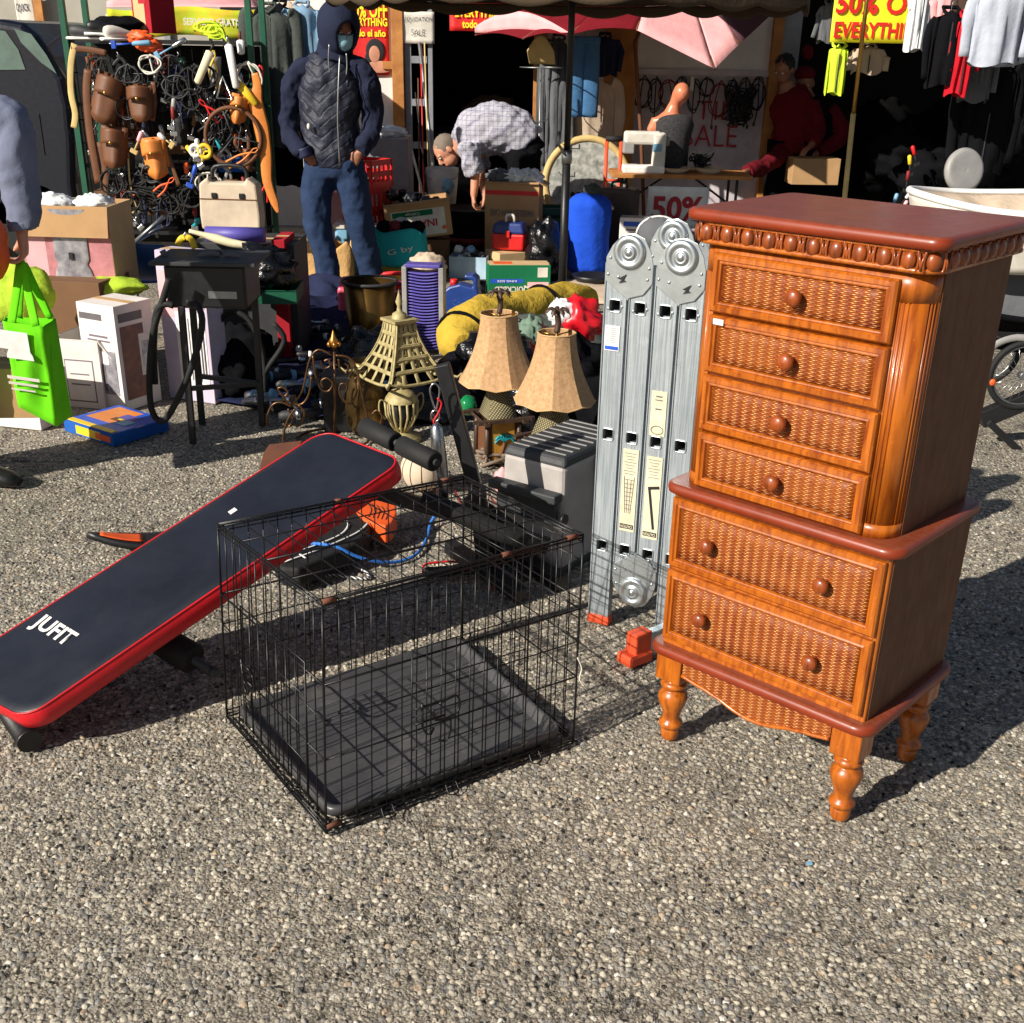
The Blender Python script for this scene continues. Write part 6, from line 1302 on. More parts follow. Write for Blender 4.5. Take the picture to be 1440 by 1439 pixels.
# dark blue car at the far left
def car():
    y = 9.2; o = Vector((Y(30, 240, y).x, y, 0)); t = thing('parked_car', 'dark navy car with greenish side glass parked at far left behind the cartons', 'car', o)
    def v(px, py, d=0): return Y(px, py, y+d)-o
    P = [v(-190, 60), v(-150, 40), v(-60, 26), v(0, 27), (v(30, 32)), v(52, 50), v(72, 80), v(90, 110), v(99, 150), v(104, 205), v(105, 260)]
    P = [(p.x, p.z) for p in P]; x1 = P[-1][0]; P = P+[(x1, .32), (x1-.06, .24), (P[0][0], .24)]
    b = MB(); b.prism(P, -1.7, 0, M=FRONT); b.build('body', m('car_paint'), t, bevel=.06, seg=4)
    W2 = [(p.x, p.z) for p in (v(20, 40), v(44, 48), v(66, 78), v(80, 104), v(58, 88), v(30, 60))]
    b = MB(); b.prism(W2, .001, .006, M=FRONT); b.build('quarter_window', m('car_glass'), t)
    W3 = [(p.x, p.z) for p in (v(-120, 48), v(-20, 40), v(8, 44), v(26, 70), v(36, 98), v(-120, 100))]
    b = MB(); b.prism(W3, .001, .006, M=FRONT); b.build('side_window', m('car_glass'), t)
    for x in (-1.6, .05):
        b = MB(); b.tube([(x, .0, .31), (x, .2, .31)], .31, 28); w_ = b.build('tyre', m('rubber'), t, bevel=.02); b = MB(); b.tube([(x, -.006, .31), (x, .05, .31)], .18, 20); b.build('rim', m('dull_steel'), w_)
        b = MB(); b.tube([(x, 1.5, .31), (x, 1.7, .31)], .31, 28); b.build('tyre', m('rubber'), t, bevel=.02)
    b = MB(); b.box((.2, .01, .95), (.02, .02, .3)); b.build('tail_light', m('dark_red'), t, bevel=.006)
    b = MB(); b.box((-.55, -.012, .85), (.14, .02, .025)); b.build('door_handle', m('car_paint'), t, bevel=.006)
mat('car_paint', (8, 12, 28), .4, 0, coat=.25, bump=0); mat('car_glass', (96, 118, 112), .08, 0, bump=0, spec=.9)
car()

# ================================================================= HANGING CLOTHES
garment('dark grey green patterned coat hanging left of the denim shirt', 378, 8, 9.3, .34, .95, 'cloth_greygreen', 'coat', seed=2)
garment('black jacket hanging directly beside the pale denim shirt', 393, 4, 9.5, .3, .55, 'cloth_black', 'jacket', seed=3)
garment('cream shirt partly hidden behind the denim shirt', 407, 2, 9.7, .3, .35, 'cloth_beige', 'shirt', seed=4)
garment('pale blue denim shirt hanging left of the hooded man', 425, 6, 9.4, .26, .36, 'denim_light', 'shirt', seed=5, sleeve=.85)
garment('dark brown jacket hanging low beneath the black jacket', 388, 60, 9.35, .3, 1.0, 'cloth_black', 'jacket', seed=31)
garment('blue padded trousers hanging centre against the white wall', 823, 52, 10.6, .26, .62, 'cloth_denimblue', 'trousers', seed=6)
garment('beige garment in clear cover hanging below the blue trousers', 832, 108, 10.9, .42, .85, 'cloth_beige', 'robe', seed=7, sleeve=.8)
garment('long grey coat hanging behind the umbrella pole', 786, 52, 10.8, .22, 1.15, 'cloth_grey', 'coat', seed=8, sleeve=.9)
garment('olive grey long garment beside the grey coat', 775, 60, 10.95, .16, 1.05, 'cloth_greygreen', 'robe', seed=9, sleeve=.8)
garment('navy jacket hanging far behind the blue trousers', 851, 50, 11.2, .24, .32, 'cloth_navy', 'jacket', seed=10)
garment('light grey hooded sweatshirt hanging at the top right corner', 1412, -18, 7.7, .3, .42, 'cloth_lightgrey', 'jacket', seed=11)
garment('pale grey shirt hanging at the far right edge', 1445, -20, 7.9, .32, .44, 'cloth_lightgrey', 'shirt', seed=12)
garment('black leather jacket hanging diagonal beside the red hem', 1338, 14, 8.0, .2, .44, 'cloth_black', 'jacket', seed=13)
garment('narrow red garment hanging between black jackets', 1362, 20, 7.95, .13, .46, 'cloth_red', 'robe', seed=14, sleeve=.7)
garment('dark plaid jacket hanging above the red garment', 1375, -20, 8.1, .22, .30, 'cloth_plaid_dark', 'jacket', seed=15)
garment('grey leather jacket hanging below the plaid jacket', 1388, 18, 8.2, .2, .52, 'cloth_grey', 'jacket', seed=16)
garment('pink blouse hanging left of the plaid jacket at top', 1342, -20, 8.3, .2, .22, 'umbrella_pink', 'shirt', seed=17)
garment('black coat hanging behind the pale sweatshirt', 1400, 85, 8.3, .34, .7, 'cloth_black', 'coat', seed=18)
garment('white tee shirt hanging over the yellow banner corner', 1300, -25, 9.4, .16, .45, 'plastic_white', 'shirt', seed=19, sleeve=.4)
garment('fluorescent yellow safety vest hanging under the yellow banner', 1180, 62, 9.7, .14, .35, 'hivis', 'vest', seed=20)
garment('tan shirt hanging in the shade below the yellow banner', 1222, 64, 9.9, .24, .2, 'cloth_beige', 'shirt', seed=21)
garment('dark jacket with pale buttons hanging left of the yellow banner', 1170, 2, 9.8, .16, .28, 'cloth_grey', 'jacket', seed=22)
garment('dark jeans draped on the shaded right side rail', 1385, 145, 8.5, .24, .3, 'denim', 'trousers', seed=23)
b = MB(); b.sheet(lambda u, v: ((u-.5)*.22+.02*v, .1*v, .12*math.sin(PI*u)*(1-v)-.1*v), 14, 8, .006); o = b.build('straw_hat', m('straw'), None); o.location = Y(760, 72, 10.5); tag(o, 'khaki sun hat hanging left of the umbrella pole', 'hat')
# wire earring stand
t = thing('wire_stand', 'thin wire display stand with small hooks left of the umbrella pole', 'stand', (Y(757, 240, 10.3).x, 10.3, 0)); zt = Y(757, 95, 10.3).z
b = MB(); b.tube([(0, 0, 0), (0, 0, zt)], .006, 6); b.build('pole', m('dull_steel'), t)
for z in (.45, .8, 1.05): 
    b = MB(); b.tube([(-.07, 0, z+.02), (-.05, -.02, z), (.05, -.02, z), (.07, 0, z+.02)], .004, 6); b.build('hook_arm', m('dull_steel'), t)
b = MB(); b.tube([(.17*math.cos(a), .17*math.sin(a), zt+.0) for a in [2*PI*i/24 for i in range(24)]], .005, 6, True); b.build('top_ring', m('dull_steel'), t)
b = MB(); b.tube([(0, 0, 0), (0, 0, .012)], .14, 16); b.build('base', m('dull_steel'), t)

# ================================================================= UMBRELLAS
def big_umbrella():
    P0 = G(789, 447); t = thing('market_umbrella', 'large brown market umbrella on a black pole, its scalloped edge above the stalls', 'umbrella', P0)
    b = MB(); b.tube([(0, 0, .0), (0, 0, .98)], .026, 14); b.build('lower_pole', m('black_plastic'), t); b = MB(); b.tube([(0, 0, .98), (0, 0, 2.45)], .020, 14); b.build('upper_pole', m('black_plastic'), t)
    b = MB(); b.tube([(0, 0, .96), (0, 0, 1.04)], .032, 14); b.tube([(0, -.02, 1.0), (-.06, -.05, 1.08), (-.05, -.05, 1.15)], .010, 8); b.build('clamp', m('dull_steel'), t)
    b = MB(); b.tube([(0, 0, 0), (0, 0, .05), (0, 0, .06)], [.2, .2, .05], 24); b.build('base', m('rubber'), t)
    N = 8; Rr = 1.45; zr = Y(720, 4, P0.y-1.3).z+.08
    c = MB()
    def f(u, v):
        a = 2*PI*u+.2; k_ = (u*N) % 1; sag = .10*math.sin(PI*k_)*v**2; r = Rr*v*(1-.06*math.sin(PI*k_)*v)
        return (r*math.cos(a), r*math.sin(a), 2.45-(2.45-zr)*v**1.15-sag*.2+.0)
    c.sheet(f, 64, 10, .004); c.build('canopy', m('canopy_brown'), t)
    c = MB()
    def g(u, v):
        a = 2*PI*u+.2; k_ = (u*N) % 1; r = Rr*(1-.06*math.sin(PI*k_)); s = .05*abs(math.sin(PI*u*N*3))
        return (r*math.cos(a), r*math.sin(a), zr-.002-.02*math.sin(PI*k_)-(.045+s*.6)*v)
    c.sheet(g, 192, 3, .003); c.build('valance', m('canopy_brown'), t)
    for i in range(N):
        a = 2*PI*i/N+.2; b = MB(); b.tube([(0, 0, 2.42), (Rr*.5*math.cos(a), Rr*.5*math.sin(a), 2.42-(2.45-zr)*.42), (Rr*math.cos(a), Rr*math.sin(a), zr-.01)], .008, 6); b.build('rib', m('dark_grey'), t)
big_umbrella()
def pink_umbrella():
    y = 10.8; f_ = Y(905, 330, y); o = Vector((f_.x, y, 0)); t = thing('patio_umbrella', 'tilted pink and dark red patio umbrella above the sewing table', 'umbrella', o)
    def v(px, py, d=0): return Y(px, py, y+d)-o
    A = v(945, -70, .1)
    R_ = [v(668, 50, .3), v(735, 55, -.5), v(800, 50, -.8), v(895, 42, -.9), v(1005, 97, -1.0), v(1040, 62, -.8), v(1120, -12, -.2), v(1060, -60, .9), v(860, -60, 1.3)]
    nm = ['umbrella_red', 'umbrella_red', 'umbrella_red', 'umbrella_pink', 'umbrella_pink', 'umbrella_pink_shaded', 'umbrella_pink_shaded', 'umbrella_pink', 'umbrella_red']  # right-hand pink panels darkened to plum, their shadow set in the colour
    for i in range(len(R_)):
        B1, B2 = R_[i], R_[(i+1) % len(R_)]
        b = MB(); b.sheet(lambda u, w_: A.lerp(B1.lerp(B2, u), w_)+Vector((0, 0, .04*math.sin(PI*w_)+(.03*math.sin(PI*u)*w_**2 if i < 3 else 0))), 10, 10, .004); b.build('canopy_panel', m(nm[i]), t)
        b = MB(); b.tube([A, A.lerp(B1, .5)+Vector((0, 0, .03)), B1], .008, 6); b.build('rib', m('brown'), t)
    b = MB(); b.sheet(lambda u, w_: R_[0].lerp(R_[2], u)+Vector((0, -.02, .16*w_*math.sin(PI*min(1, u*.9+.1))+.02)), 12, 3, .004); b.build('outer_flap', m('umbrella_pink'), t)
    b = MB(); b.tube([A, v(893, 60, 0), v(902, 200, 0), v(906, 330, 0), Vector((.02, 0, 0))], .017, 10); b.build('pole', m('brown'), t)
    b = MB(); b.tube([(0, 0, 0), (0, 0, .05)], .18, 20); b.build('base', m('rubber'), t)
pink_umbrella()
t = thing('banner_pole', 'tan pole leaning in front of the yellow banner behind the wooden chest', 'pole', G(1180, 420)); o = Vector(t.location)
b = MB(); b.tube([(0, 0, 0), Y(1187, 285, o.y)-o, Y(1200, 160, o.y)-o], .018, 10); b.build('lower_section', m('straw'), t); b = MB(); b.tube([Y(1200, 160, o.y)-o, Y(1219, 0, o.y)-o, Y(1226, -50, o.y)-o], .014, 10); b.build('upper_section', m('brass'), t)

# ================================================================= SEWING TABLE
def table():
    y = 10.0; a, c = Y(860, 243, y), Y(1062, 258, y-.2); zt = a.z; t = thing('folding_table', 'plywood topped folding table carrying a sewing machine and plates by the white wall', 'table', ((a.x+c.x)/2, y+.15, 0)); L = (c.x-a.x)
    b = MB(); b.box((0, 0, zt-.015), (L, .5, .03)); b.build('tabletop', m('post_wood'), t, bevel=.003)
    for s in (-1, 1):
        for y_ in (-.2, .2): b = MB(); b.tube([(s*(L/2-.12), y_, zt-.03), (s*(L/2-.12), y_, 0)], .012, 8); b.build('leg', m('dark_grey'), t)
        b = MB(); b.tube([(s*(L/2-.12), 0, zt*.62), (s*(L/2-.45), 0, zt-.04)], .009, 8); b.build('brace', m('dark_grey'), t)
    return y+.15, zt
ty, tz = table()
p = Y(905, 238, 10.0); t = thing('sewing_machine', 'cream electric sewing machine at the left end of the folding table', 'sewing machine', (p.x, 10.05, tz))
b = MB(); b.box((0, 0, .03), (.34, .18, .06)); b.build('base', m('white'), t, bevel=.012); b = MB(); b.box((.12, 0, .18), (.1, .14, .26)); b.build('column', m('offwhite'), t, bevel=.015); b = MB(); b.box((-.02, 0, .27), (.3, .12, .10)); b.build('arm', m('offwhite'), t, bevel=.02); b = MB(); b.box((-.13, 0, .2), (.09, .11, .1)); b.build('needle_head', m('grey_plastic'), t, bevel=.01); b = MB(); b.tube([(.17, 0, .25), (.2, 0, .25)], .04, 16); b.build('hand_wheel', m('grey_plastic'), t)
b = MB(); b.box((.1, -.072, .2), (.07, .004, .06)); b.build('sticker', m('light_blue'), t)
for i, (px, r_) in enumerate(((950, .14), (1000, .12))):
    t = thing('serving_plate', ('large pale scalloped plate in the middle of the folding table', 'smaller flat plate near the right end of the table')[i], 'plate', (Y(px, 240, 10).x, 10.1, tz)); b = MB(); b.lathe([(0, 0), (r_*.6, 0), (r_, .035), (r_*.98, .04), (r_*.6, .012), (0, .01)], 28); b.build('plate', m('offwhite'), t); b = MB(); b.tube([(r_*math.cos(a), r_*math.sin(a), .038) for a in [2*PI*k_/28 for k_ in range(28)]], .006, 6, True); b.build('rim', m('tan'), t)
# mannequin
t = thing('mannequin', 'headless flesh coloured mannequin in a dark grey patterned top standing on the table', 'mannequin', (Y(940, 232, 10.3).x, 10.3, tz)); b = MB(); zz_ = Y(940, 165, 10.3).z-tz
limb(b, [(0, 0, 0), (0, 0, .15), (0, 0, zz_-.02), (-.0, 0, zz_+.03), (.02, 0, zz_+.1), (.05, -.03, zz_+.17)], [(.13, .09), (.12, .09), (.16, .09), (.07, .06), (.05, .05), (.07, .07)], side=(1, 0, 0)); limb(b, [(-.12, 0, zz_-.02), (-.17, 0, zz_-.12)], [.05, .04]); b.ell((.06, -.05, zz_+.19), (.07, .085, .08)); b.build('torso', m('orange_foot'), t, remesh=.012, smooth=3); t.children[0].data.materials[0] = mat('mannequin_skin', (206, 124, 92), .35)
b = MB(); limb(b, [(.01, -.01, -.0), (.01, -.01, .2), (.02, -.01, zz_-.05), (.02, 0, zz_-.01)], [(.15, .11), (.15, .11), (.17, .11), (.13, .09)], side=(1, 0, 0)); b.build('top', mat('lace_grey', (66, 64, 66), .9, scale=60, rgb2=(30, 30, 32)), t)
# cords hanging on the shaded wall
rng = random.Random(21)
wd_ = ['under the left end', 'left', 'left of centre', 'centre left', 'centre', 'centre right', 'right of centre', 'right', 'far right', 'beside the right post']
for i in range(10):
    px = 905+i*18; loopcord('black cable loop hanging from the wall rail, %s' % wd_[i], px, 108+rng.uniform(0, 8), WY-.06, .05+.05*rng.random(), .07+.08*rng.random(), .006, ('rubber', 'rubber', 'dark_red', 'navy')[i % 4], 60+i, 'cables hanging from the wall rail')
def tangle(label, c, r, rad, mt, seed, n=90):
    rg = random.Random(seed); P = [Vector((r[0]*rg.uniform(-1, 1), r[1]*rg.uniform(-1, 1), r[2]*rg.uniform(-1, 1)))*rg.random()**.3 for _ in range(n)]
    b = MB(); b.tube(smoothpath(P, 5), rad, 5); o = b.build('cable_bundle', m(mt), None); o.location = c; tag(o, label, 'cables'); return o
tangle('tangled black cable bundle hanging right of the mannequin', Y(1040, 150, WY-.15), (.17, .06, .2), .007, 'rubber', 4)
tangle('small knot of black cable on the table beside the mannequin', Y(985, 226, 10.2), (.1, .07, .07), .007, 'rubber', 14, 60)
tangle('black cable knot in the middle of the tool rack', Y(250, 120, 8.35), (.2, .05, .16), .006, 'rubber', 24, 110)
tangle('dark cable knot at the right of the tool rack', Y(315, 170, 8.37), (.2, .05, .24), .006, 'black_plastic', 25, 110)
tangle('dark cable knot low on the tool rack beside the beige case', Y(225, 270, 8.35), (.3, .05, .16), .006, 'rubber', 26, 120)
tangle('brown cord knot behind the leather pouches', Y(180, 170, 8.38), (.18, .04, .2), .006, 'brown', 27, 90)
b = MB(); b.box((0, 0, 0), (.035, .03, .12)); o = b.build('white_hook', m('offwhite'), None, bevel=.004); o.location = Y(973, 118, WY-.07); tag(o, 'small white plastic hook hanging on the wall rail', 'hook')
# hand truck, round tabletop, cases behind the pole
t = thing('hand_truck', 'orange red steel hand truck leaning beside the folding table', 'hand truck', (Y(860, 280, 10.2).x, 10.2, 0)); zt = Y(862, 196, 10.2).z
for x in (-.06, .06): b = MB(); b.tube([(x, 0, 0), (x, .05, zt)], .016, 10); b.build('rail', m('orange_foot'), t)
for z in (.2, .4, .6): b = MB(); b.tube([(-.06, .02, z), (.06, .02, z)], .012, 8); b.build('cross_bar', m('orange_foot'), t)
b = MB(); b.tube([(-.07, .05, zt), (.07, .05, zt)], .025, 10); b.build('grip', m('rubber'), t)
for x in (-.1, .1): b = MB(); b.tube([(x-.02, .06, .08), (x+.02, .06, .08)], .08, 18); b.build('wheel', m('rubber'), t)
t = thing('round_mirror', 'large round patterned glass disc with a straw coloured rim leaning on the wall', 'mirror', (Y(825, 260, 10.5).x, 10.5, 0)); r_ = .36; M_ = T(0, 0, Y(825, 195, 10.5).z-r_) @ RX(-.12)
b = MB(); b.tube([M_ @ Vector((r_*math.cos(a), 0, r_*math.sin(a))) for a in [2*PI*i/40 for i in range(40)]], .03, 10, True); b.build('rim', m('straw'), t)
mat('mirror_print', (206, 204, 196), .3, scale=18, rgb2=(110, 116, 110)); b = MB(); b.tube([M_ @ Vector((0, .01, 0)), M_ @ Vector((0, -.01, 0))], r_, 40, side=(1, 0, 0)); b.build('glass_disc', m('mirror_print'), t)
b = MB()
for i in range(9): b.ell(M_ @ Vector((-.12+.05*(i % 4), -.014, -.1-.06*(i//3))), (.02, .003, .028), n=8, m=5)
b.build('printed_leaves', m('ink_black'), t)
# dark clutter inside the doorways
rng = random.Random(5)
dn = ['grey shoebox', 'brown carton', 'folded grey clothes stack', 'black bag', 'dark tool box', 'grey blanket']
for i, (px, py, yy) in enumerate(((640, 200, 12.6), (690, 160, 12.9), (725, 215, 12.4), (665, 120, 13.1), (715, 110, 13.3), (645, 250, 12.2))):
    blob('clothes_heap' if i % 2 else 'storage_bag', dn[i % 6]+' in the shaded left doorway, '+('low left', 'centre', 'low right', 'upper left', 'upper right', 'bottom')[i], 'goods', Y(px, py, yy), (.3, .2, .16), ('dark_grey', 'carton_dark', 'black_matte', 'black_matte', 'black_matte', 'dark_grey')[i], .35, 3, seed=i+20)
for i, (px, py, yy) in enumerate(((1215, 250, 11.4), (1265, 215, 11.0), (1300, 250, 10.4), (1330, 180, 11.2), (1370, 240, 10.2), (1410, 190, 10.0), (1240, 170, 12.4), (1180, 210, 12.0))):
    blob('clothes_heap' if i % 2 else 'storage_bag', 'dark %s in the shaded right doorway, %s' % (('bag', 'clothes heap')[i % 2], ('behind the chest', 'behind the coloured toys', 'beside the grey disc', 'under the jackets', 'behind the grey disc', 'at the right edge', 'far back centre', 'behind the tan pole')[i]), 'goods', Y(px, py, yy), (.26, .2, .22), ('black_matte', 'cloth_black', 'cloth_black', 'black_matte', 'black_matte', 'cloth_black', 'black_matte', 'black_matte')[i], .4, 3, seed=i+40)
for i, (px, py, mt, lb) in enumerate(((1283, 205, 'red', 'red'), (1279, 218, 'yellow', 'yellow'), (1278, 240, 'dark_red', 'dark red'), (1262, 272, 'light_blue', 'pale blue'), (1276, 282, 'pink', 'pink'), (1283, 268, 'white', 'white'))):
    handtool('small %s toy hanging in the shade left of the grey disc' % lb, px, py, 10.0, .14, .2*i-.4, mt, 'rubber', 'grip', 'toy', 'toy')
t = thing('disc_fan', 'round ribbed grey plastic disc standing behind the beige pram', 'disc', Y(1356, 240, 7.0)); b = MB(); M_ = RX(PI/2-.2) @ RY(.25); b.lathe([(0, .02), (.02, .024), (.04, .02), (.06, .024), (.08, .02), (.1, .024), (.115, .018), (.125, .0), (.12, -.02), (0, -.02)], 32, M=M_); b.build('disc', m('grey_plastic'), t)
# fishing rods beside the doorway
for i, (x0, y0, x1, y1, r_, mt, lb) in enumerate(((590, 60, 612, 262, .016, 'dull_steel', 'long silver pole leaning by the grey door frame'), (588, 110, 590, 262, .006, 'brown', 'thin brown fishing rod, leftmost of the rods'), (592, 90, 596, 262, .006, 'red', 'thin red fishing rod beside the silver pole'), (584, 130, 600, 262, .006, 'rubber', 'thin black fishing rod crossing the red one'), (597, 60, 603, 262, .006, 'straw', 'thin tan fishing rod behind the silver pole'), (577, 205, 592, 262, .010, 'white', 'short white stick at the foot of the rods'))):
    tubes('fishing_rod' if 0 < i < 5 else 'metal_pole', lb, 'rod' if 0 < i < 5 else 'pole', 10.9-.05*i, [(x0, y0), (x1, y1), (x1+(x1-x0)*.35, y1+60)], r_, mt, sm=False)
# ================================================================= MIDDLE GOODS
# red crates
for i, (py0, h_) in enumerate(((330, .36), (262, .2))):
    p = Y(518, py0, 9.3); t = thing('plastic_crate', ('bright red plastic crate, lower of the two behind the hooded man', 'bright red slatted crate, upper of the two behind the hooded man')[i], 'crate', p, R(-30), 'stacked red crates'); b = MB(); w_ = .26
    for s in (-1, 1):
        for z in (.02, h_*.5, h_-.02): b.box((s*w_/2, 0, z), (.012, w_, .04)); b.box((0, s*w_/2, z), (w_, .012, .04))
        for k_ in range(6): b.box((s*(w_/2-.002), -w_/2+w_*k_/5, h_/2), (.01, .02, h_)); b.box((-w_/2+w_*k_/5, s*(w_/2-.002), h_/2), (.02, .01, h_))
    b.build('basket', m('red'), t); b = MB(); b.box((0, 0, .01), (w_, w_, .01)); b.build('floor', m('red'), t)
carton('dark carton under the red crates', (Y(518, 330, 9.3).x, 9.3, 0), .3, .3, Y(518, 330, 9.3).z, R(-30), 'carton_dark')
t = carton('dark grey display cabinet behind the hooded man', (Y(548, 250, 10.3).x, 10.3, 0), .36, .4, Y(548, 192, 10.3).z, 0, 'door_grey', name='cabinet', cat='cabinet')
blob('plastic_sheet', 'white plastic sheet crumpled on top of the grey cabinet', 'sheet', Y(545, 186, 10.3), (.16, .12, .05), 'plastic_white', .4, 4, seed=3)
# cabbage carton
z0 = Y(585, 335, 9.1).z; p = Y(588, 335, 9.1)
t = carton('open white and brown produce carton with upside down lettering full of dark bottles', p+Vector((0, .15, 0)), .50, .3, .27, R(8), 'cardboard', (('f', .3, .04), ('b', 2.2, .06)), tilt=(0, -.10)); t.rotation_euler = (0, R(-7), R(8))
pface(t, .50, .3, .27, 'f', [(.5, .42, .82, .72, 'offwhite'), (.42, .68, .62, .15, 'carton_green')])
text('INAYA', m('ink_red'), t, T(.02, -.154, .105) @ FRONT @ RZ(PI), .24, .055, bold=.02); text('Cabbage', m('offwhite'), t, T(-.04, -.155, .183) @ FRONT @ RZ(PI), .11, .028)
b = MB(); b.ell((.19, -.153, .06), (.016, .002, .016), n=8, m=5); b.build('printed_emblem', m('orange'), t)
for i in range(7): blob('bottle_bundle', ('dark bottle', 'black shoe', 'grey cap', 'dark cloth roll', 'black spray can', 'brown shoe', 'dark mug')[i]+' lying in the open produce carton', 'goods', p+Vector((-.2+.065*i, .12+.05*(i % 2), .28-.012*i+.02)), (.05, .06, .045), ('bag_black', 'cloth_black', 'cloth_grey', 'cloth_black', 'dark_grey', 'brown', 'black_plastic')[i], .3, 3, seed=i+3)
carton('brown carton under the produce carton', (p.x, 9.3, 0), .45, .3, max(.05, p.z-.02), R(5), 'carton_dark')
# turquoise bag
p = G(563, 402)+Vector((0, 0, .13)); t = thing('shopping_bag', 'turquoise plastic shopping bag with white script, open and full of shoes', 'bag', p+Vector((0, .15, 0)), R(-8)); b = MB()
def fb(u, v): a = 2*PI*u; k_ = 1+.08*math.sin(a*3+v*4)+.1*v; return (.17*k_*math.copysign(abs(math.cos(a))**.6, math.cos(a)), .13*k_*math.copysign(abs(math.sin(a))**.6, math.sin(a)), .26*v+.02*math.sin(a*4)*v)
b.sheet(fb, 40, 10, .004); b.build('bag_wall', m('bag_teal'), t); b = MB(); b.sheet(lambda u, v: ((u-.5)*.3, .02+.06*math.sin(u*5), .24+.09*v*math.sin(PI*u)), 12, 6, .004); b.build('white_liner', m('plastic_white'), t)
text('G by', m('offwhite'), t, T(.03, -.155, .12) @ RX(PI/2+.1) @ RZ(.25), .2, .05); t.children[-1].hide_render = False
for i in range(4): blob('shoe', ('black shoe at the left of the turquoise bag', 'pink and black shoe in the turquoise bag', 'black boot in the middle of the turquoise bag', 'black shoe at the right of the turquoise bag')[i], 'shoe', p+Vector((-.12+.08*i, .13, .27)), (.06, .05, .045), ('cloth_black', 'dark_red', 'cloth_black', 'cloth_black')[i], .25, seed=i+8)
blob('towel', 'yellow striped towel folded under the turquoise bag', 'towel', G(563, 404)+Vector((0, .15, .06)), (.22, .15, .085), 'nylon_yellow', .25, seed=7)
# paper bags, tub behind the legs
for i, (px, py, rx_, rz_) in enumerate(((435, 398, .13, .2), (478, 398, .08, .17))):
    p = G(px, py); t = thing('paper_bag', ('open brown paper bag crumpled behind the left leg of the hooded man', 'small crumpled paper sack between the legs of the hooded man')[i], 'paper bag', p+Vector((0, .15, 0))); b = MB()
    b.sheet(lambda u, v: (rx_*(1+.1*math.sin(u*19+v*3))*math.copysign(abs(math.cos(2*PI*u))**.6, math.cos(2*PI*u)), rx_*.7*math.copysign(abs(math.sin(2*PI*u))**.6, math.sin(2*PI*u)), rz_*1.5*v+.03*math.sin(u*25)*v), 36, 10, .004); b.build('bag_wall', m('paper_bag'), t)
    b = MB(); b.sheet(lambda u, v: ((u-.5)*rx_*1.8, (v-.5)*rx_*1.2, .004+.01*math.sin(u*5)), 6, 6, .003); b.build('bag_base', m('paper_bag'), t)
p = G(505, 390); t = thing('storage_tub', 'translucent grey storage tub with a red band behind the legs of the hooded man', 'tub', p+Vector((0, .25, 0))); b = MB(); b.prism(rrect(-.19, .19, -.14, .14, .03), 0, .34); b.build('tub_body', m('light_blue'), t, bevel=.006); b = MB(); b.box((0, -.143, .2), (.36, .004, .05)); b.build('band', m('red'), t); b = MB(); b.prism(rrect(-.2, .2, -.15, .15, .03), .34, .365); b.build('lid', m('offwhite'), t)
carton('red and pink carton stacked behind the storage tub', (Y(500, 330, 9.6).x-.1, 9.6, 0), .4, .3, .55, 0, 'carton_pink')
# dark bins, big carton, bucket
p = G(658, 372); t = thing('round_bin', 'round black bin with a dark red band into which the bending man reaches', 'bin', p+Vector((0, .15, 0))); hb = .42; b = MB(); b.lathe([(0, 0), (.17, 0), (.2, .05), (.21, hb), (.215, hb), (.2, hb-.01), (.19, .06), (0, .03)], 32); b.build('bin_wall', m('black_plastic'), t); b = MB(); b.lathe([(.2085, .16), (.2115, .16), (.2125, .21), (.209, .21)], 32); b.build('band', m('dark_red'), t); b = MB(); b.lathe([(.212, hb-.01), (.222, hb), (.212, hb+.01)], 32); b.build('rim', m('dark_grey'), t)
p = Y(722, 350, 9.42); p.z = 0; t = carton('tall brown carton with red stripe and plastic sheeting spilling out, right of the bending man', p, .42, .26, Y(722, 256, 9.3).z, R(-8), 'cardboard', (('r', .5, .06), ('f', .25, .03))); hh_ = Y(722, 256, 9.3).z
pface(t, .42, .26, hh_, 'f', [(.5, .88, .98, .05, 'red')]); text('HANDLED WITH CARE', m('print_grey'), t, T(0, -.134, hh_*.66) @ FRONT @ RZ(PI), .34, .05, bold=.01); text('BACK', m('print_grey'), t, T(.12, -.134, hh_*.5) @ FRONT @ RZ(PI), .12, .05, bold=.02)
for i in range(3): blob('plastic_sheet', ('grey plastic sheeting at the left of the tall brown carton', 'white plastic sheeting heaped in the tall brown carton', 'clear plastic sheeting at the right of the tall brown carton')[i], 'sheet', p+Vector((-.12+.12*i, 0, hh_+.02)), (.1, .12, .06), ('cloth_grey', 'plastic_white', 'plastic_white')[i], .5, 4, seed=12+i)
p = G(622, 372); p.y = 10.3; p.x = Y(622, 250, 10.3).x; p.z = 0; t = thing('bucket', 'white plastic bucket standing left of the bending man', 'bucket', p); b = MB(); zz_ = Y(622, 236, 10.3).z; b.lathe([(0, zz_-.34), (.11, zz_-.34), (.14, zz_), (.135, zz_), (.106, zz_-.32), (0, zz_-.32)], 24); b.build('bucket_wall', m('offwhite'), t); b = MB(); b.tube(smoothpath([(-.14, 0, zz_-.02), (-.1, -.1, zz_-.08), (.1, -.1, zz_-.08), (.14, 0, zz_-.02)]), .003, 6); b.build('handle', m('dull_steel'), t)
carton('grey carton supporting the white bucket', p, .32, .3, zz_-.345, 0, 'dark_grey')
blob('work_tool', 'pale blue cloth beside the white bucket', 'cloth', Y(630, 262, 10.0), (.05, .05, .06), 'light_blue', .3, seed=2)
